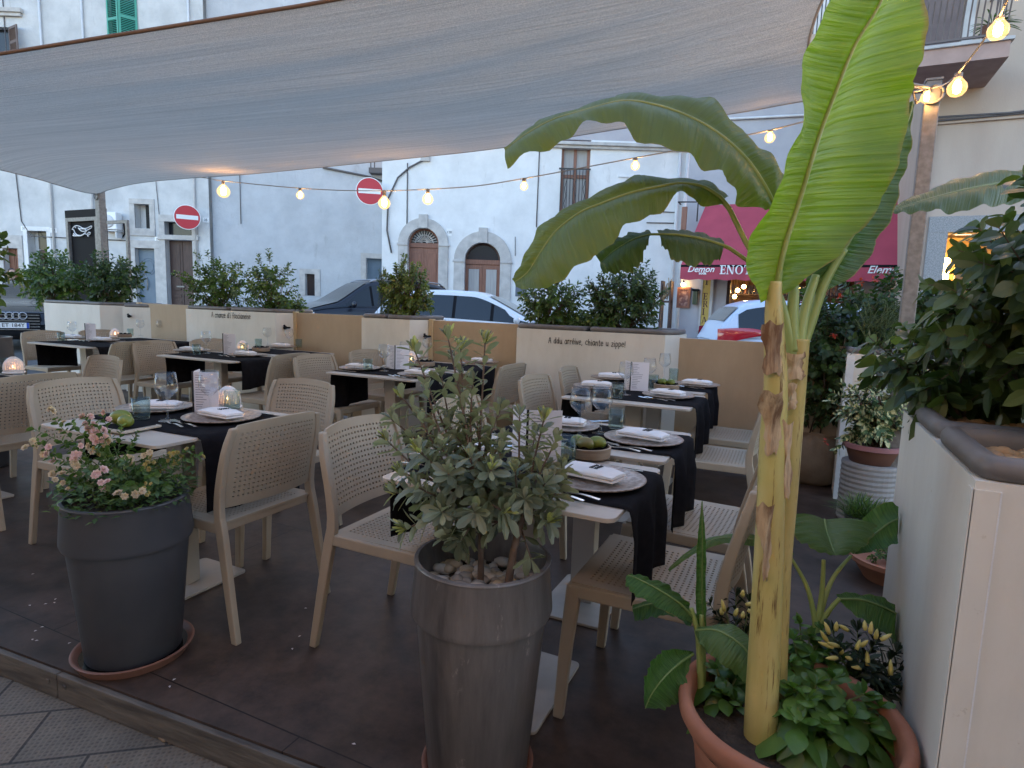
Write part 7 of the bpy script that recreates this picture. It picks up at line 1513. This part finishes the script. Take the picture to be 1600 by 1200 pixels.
# young banana shoots in the pot
def shoot(label, foot, stalks, leaves):
    f = at_z(*foot, zs_); T = Thing('banana_shoot', label, f, 'banana shoot', 'young banana shoots in the terracotta pot'); d = dep(f); stm_ = MB()
    for pts, r0, r1 in stalks: stm_.tube(cr([tuple(f)]+[tuple(at_d(x, y, d+dd)) for x, y, dd in pts], 22), [r0+(r1-r0)*k/21 for k in range(22)], 10)
    T.build('stalk', stm_, M_PETI, smooth=True)
    for i, (st_, lb) in enumerate(leaves): blade(T, [tuple((x, y, d+dd) for x, y, dd in row) for row in st_], M_BANS, M_RIBD, (.004, .001), seed=i*2.1, rip=.004, lab=lb, wall=UR-.006)
    return T
shoot('young banana shoot with a rolled upright leaf at the left of the big pot', (1096, 1092), [([(1094, 1040, 0), (1090, 990, 0), (1080, 950, .0)], .010, .005), ([(1095, 1030, 0), (1098, 985, .02)], .010, .006), ([(1098, 1030, .01), (1097, 960, .02)], .009, .007)], [
  ([((1100, 990, .02), (1088, 992, .02), (1104, 990, .0)), ((1098, 930, .02), (1087, 930, .02), (1103, 930, -.01)), ((1098, 850, .02), (1089, 852, .02), (1103, 850, .0)), ((1097, 800, .02), (1094, 805, .02), (1099, 800, .02)), ((1097, 783, .02), (1096, 784, .02), (1098, 784, .02))], 'rolled upright young leaf'),
  ([((1084, 966, .0), (1080, 972, -.01), (1090, 965, .01)), ((1062, 943, -.01), (1048, 960, -.03), (1082, 950, .05)), ((1030, 922, -.02), (1012, 940, -.05), (1050, 918, .04)), ((1000, 906, -.02), (982, 922, -.05), (1012, 902, .02)), ((980, 898, -.02), (977, 902, -.03), (986, 896, .0))], None),
  ([((1082, 972, .05), (1078, 980, .04), (1086, 970, .06)), ((1050, 945, .09), (1048, 962, .07), (1060, 940, .12)), ((1015, 944, .12), (1010, 968, .10), (1018, 938, .14)), ((988, 952, .13), (992, 972, .11), (988, 945, .14))], None),
  ([((1083, 1022, -.02), (1080, 1026, -.02), (1084, 1018, -.02)), ((1062, 1036, -.05), (1074, 1060, -.05), (1045, 1014, -.06)), ((1038, 1058, -.08), (1066, 1092, -.07), (1020, 1030, -.10)), ((1018, 1085, -.09), (1046, 1106, -.08), (1008, 1058, -.11)), ((1008, 1107, -.09), (1022, 1108, -.09), (1006, 1090, -.10))], None),
  ([((1088, 985, -.02), (1086, 990, -.02), (1092, 980, -.01)), ((1120, 985, -.06), (1100, 1015, -.07), (1140, 975, -.03)), ((1155, 1005, -.09), (1130, 1040, -.10), (1178, 998, -.06)), ((1180, 1035, -.11), (1160, 1066, -.11), (1212, 1028, -.09)), ((1196, 1070, -.12), (1184, 1082, -.12), (1214, 1060, -.11)), ((1198, 1084, -.12), (1194, 1085, -.12), (1204, 1082, -.12))], 'broad leaf lying across the yellow trunk')])
shoot('young banana shoot with broad spread leaves at the right of the big pot', (1276, 1040), [([(1276, 990, 0), (1284, 930, .0), (1287, 875, -.02)], .011, .005), ([(1278, 980, .0), (1298, 910, .02), (1330, 868, .04)], .010, .004), ([(1275, 985, 0), (1262, 920, .02), (1235, 870, .05)], .010, .004), ([(1280, 985, 0), (1295, 955, -.01), (1312, 935, -.02)], .009, .005)], [
  ([((1288, 812, .06), (1224, 808, .03), (1370, 822, .03)), ((1292, 830, .02), (1228, 822, .0), (1366, 836, .0)), ((1298, 848, -.02), (1240, 838, -.03), (1352, 854, -.03)), ((1303, 862, -.05), (1265, 855, -.05), (1332, 864, -.05)), ((1306, 868, -.06), (1298, 868, -.06), (1315, 868, -.06))], 'short broad leaf facing the camera'),
  ([((1332, 864, .04), (1325, 862, .04), (1338, 866, .04)), ((1362, 838, .06), (1342, 816, .08), (1375, 860, .03)), ((1400, 812, .07), (1385, 785, .10), (1415, 846, .04)), ((1432, 814, .07), (1420, 800, .09), (1440, 836, .05)), ((1456, 836, .07), (1452, 832, .07), (1455, 840, .06))], None),
  ([((1312, 936, -.02), (1306, 928, -.01), (1314, 942, -.02)), ((1350, 938, -.03), (1335, 926, .0), (1350, 972, -.05)), ((1400, 958, -.03), (1385, 936, .0), (1388, 998, -.06)), ((1440, 985, -.02), (1425, 960, .0), (1420, 1012, -.05)), ((1457, 1004, -.01), (1452, 985, .0), (1444, 1016, -.03))], None),
  ([((1236, 872, .05), (1240, 866, .06), (1234, 880, .05)), ((1210, 850, .07), (1222, 838, .09), (1205, 862, .06)), ((1170, 842, .09), (1176, 835, .12), (1168, 852, .08)), ((1120, 842, .11), (1124, 836, .13), (1118, 853, .10)), ((1080, 862, .12), (1084, 854, .13), (1076, 872, .11)), ((1044, 890, .12), (1046, 886, .12), (1046, 893, .12))], 'narrow leaf arching far to the left')])
# basil and ornamental chillies
M_BASIL = leafmat('basil_leaf', (.05, .125, .022), (.115, .225, .045), (.18, .30, .07), trans=.35, rough=.35); M_CHIL = leafmat('dark_chilli_leaf', (.010, .022, .012), (.028, .05, .02), trans=.12); M_PEP = mat('pale_yellow_chilli', (.62, .50, .12), .3, (.70, .60, .22), 20)
def basil(label, px, py, z, sprigs, s):
    c = at_z(px, py, zs_); T = Thing('basil', label, c, 'basil', 'basil clumps in the terracotta pot'); lf, st = MB(), MB()
    for sx, sy, dd in sprigs:
        tp = at_d(sx, sy, dep(c)+dd); st.tube([c+rdir()*.01, c.lerp(tp, .6), tp], [.004, .003, .002], 6); a = R.uniform(0, 3)
        for lv in range(4):
            p = tp-Vector((0, 0, .017*lv)); a += PI/2
            for k in range(2): A = a+PI*k+R.uniform(-.3, .3); L = s*(.55+.27*lv)*R.uniform(.85, 1.1); leaf(lf, p, Vector((math.cos(A), math.sin(A), .75-.42*lv)), UPV, L, L*.66, 0, .4+.16*lv, -.28, 6)
        for k in range(4): leaf(lf, tp, rdir(.3, 1), UPV, s*.4, s*.25, 0, 0, .4, 3)
    T.build('stems', st, M_GSTEM, smooth=True); o = T.build('foliage', lf, M_BASIL, smooth=True)
basil('large leaved basil clump in front at the right of the yellow trunk', 1268, 1120, 0, [(1240, 1075, -.10), (1275, 1070, -.11), (1310, 1095, -.10), (1350, 1085, -.07), (1262, 1095, -.13), (1228, 1090, -.09), (1330, 1120, -.13), (1290, 1130, -.15), (1248, 1125, -.15), (1360, 1130, -.12), (1375, 1105, -.06), (1300, 1060, -.08)], .085)
basil('rounded basil clump behind the front one, beside the yellow trunk', 1255, 1070, 0, [(1240, 1000, -.02), (1265, 995, .0), (1290, 1020, -.04), (1315, 1030, -.02), (1235, 1035, -.05), (1270, 1035, -.06), (1250, 975, .02), (1285, 985, .02), (1300, 1045, -.05)], .072)
basil('low basil between the left shoot and the yellow trunk', 1135, 1090, 0, [(1120, 1045, -.02), (1150, 1060, .0), (1140, 1030, .03), (1128, 1080, -.05), (1150, 1095, -.06), (1140, 1000, .05), (1160, 1030, .04)], .07)
def chilli(label, px, py, tips_, fruits, s=1):
    c = at_z(px, py, zs_); T = Thing('chilli_plant', label, c, 'chilli plant', 'ornamental chilli plants in the terracotta pot'); lf, st, fr = MB(), MB(), MB(); d = dep(c)
    for sx, sy, dd in tips_: whorl_branch([c, c.lerp(at_d(sx, sy, d+dd), .5)+rdir()*.01, at_d(sx, sy, d+dd)], .048*s, .015*s, 24, True, 1, 0, .003, .35, st, lf, lf)
    for fx, fy, ax, ay, L in fruits:
        fr = MB(); p = at_d(fx, fy, d-.05+R.uniform(-.02, .02)); q_ = (AR*ax+AU*ay+AF*R.uniform(-.4, .2)).normalized(); fr.tube([p, p+q_*L*.35, p+q_*L*.75, p+q_*L], [.0045, .0058, .004, .0008], 8); T.build('chilli', fr, M_PEP, smooth=True)
    T.build('stems', st, M_GSTEM, smooth=True); T.build('foliage', lf, M_CHIL); pass
chilli('dark leaved chilli plant with pale yellow fruits at the right in the big pot', 1340, 1075, [(1300, 985, 0), (1340, 985, .02), (1370, 1000, .02), (1400, 1020, 0), (1420, 1070, -.03), (1425, 1085, -.04), (1390, 1060, -.05), (1350, 1030, -.05), (1310, 1020, -.04), (1365, 1050, -.05), (1405, 1045, -.02), (1335, 1060, -.05), (1375, 1085, -.05)],
  [(1296, 990, -.4, .9, .032), (1306, 985, -.1, 1, .026), (1325, 985, -.8, .5, .034), (1293, 1003, -.6, .9, .036), (1310, 1010, -.9, .4, .042), (1302, 1012, -.9, .3, .036), (1308, 1028, -1, .1, .034), (1352, 985, 0, 1, .024), (1360, 990, .1, 1, .03), (1368, 998, .1, 1, .026), (1376, 1000, .7, .5, .03), (1338, 1015, .5, .9, .026), (1345, 1010, .6, .7, .024), (1356, 1040, .05, 1, .034), (1345, 1044, -1, .1, .022), (1315, 1022, -.2, .9, .02), (1392, 1055, .1, 1, .036), (1388, 1055, -.5, .9, .024), (1330, 1030, -.9, .4, .018)])
chilli('small chilli plant with pale yellow fruits behind the yellow trunk at left', 1155, 1040, [(1110, 945, .08), (1130, 935, .08), (1150, 928, .08), (1170, 940, .07), (1125, 965, .05), (1150, 975, .03), (1180, 965, .08), (1165, 990, .03)], [(1165, 945, .9, .3, .034), (1168, 953, .8, -.3, .024), (1132, 955, -.2, 1, .03), (1148, 962, .3, .9, .022), (1160, 932, .0, 1, .02), (1128, 960, -.1, .9, .018), (1160, 965, .1, 1, .018), (1212, 975, .8, .3, .018)], .8)
# ---------------------------------------------------------------- fallen petals and a paper scrap
M_PETAL = mat('fallen_petal', (.55, .48, .44), .7); M_SCRAP = mat('dry_leaf_scrap', (.22, .14, .08), .8)
for i, (px, py) in enumerate(((45, 946), (68, 945), (85, 938), (86, 943), (69, 980), (58, 985), (50, 999), (54, 1002), (106, 1007), (132, 992), (136, 1036), (275, 1061), (265, 1072), (475, 951), (466, 996), (457, 1016), (556, 1164), (54, 897))):
    p = at_z(px, py, .001); mb = MB(); leaf(mb, (0, 0, .002), (math.cos(i), math.sin(i), .1), UPV, .013, .008, 0, .1, .3, 2)
    o = mb.build('fallen_petal', M_PETAL, loc=p); tag(o, 'tiny pale petal fallen on the dark deck in the foreground', 'petal', 'petals fallen on the deck')
p = at_z(256, 1155, -.096); mb = MB().prism([(-.016, -.008), (.014, -.012), (.018, .006), (-.01, .011)], 0, .008); tag(mb.build('dry_leaf', M_SCRAP, loc=p, bev=.002), 'small curled brown dry leaf on the street paving', 'dry leaf')
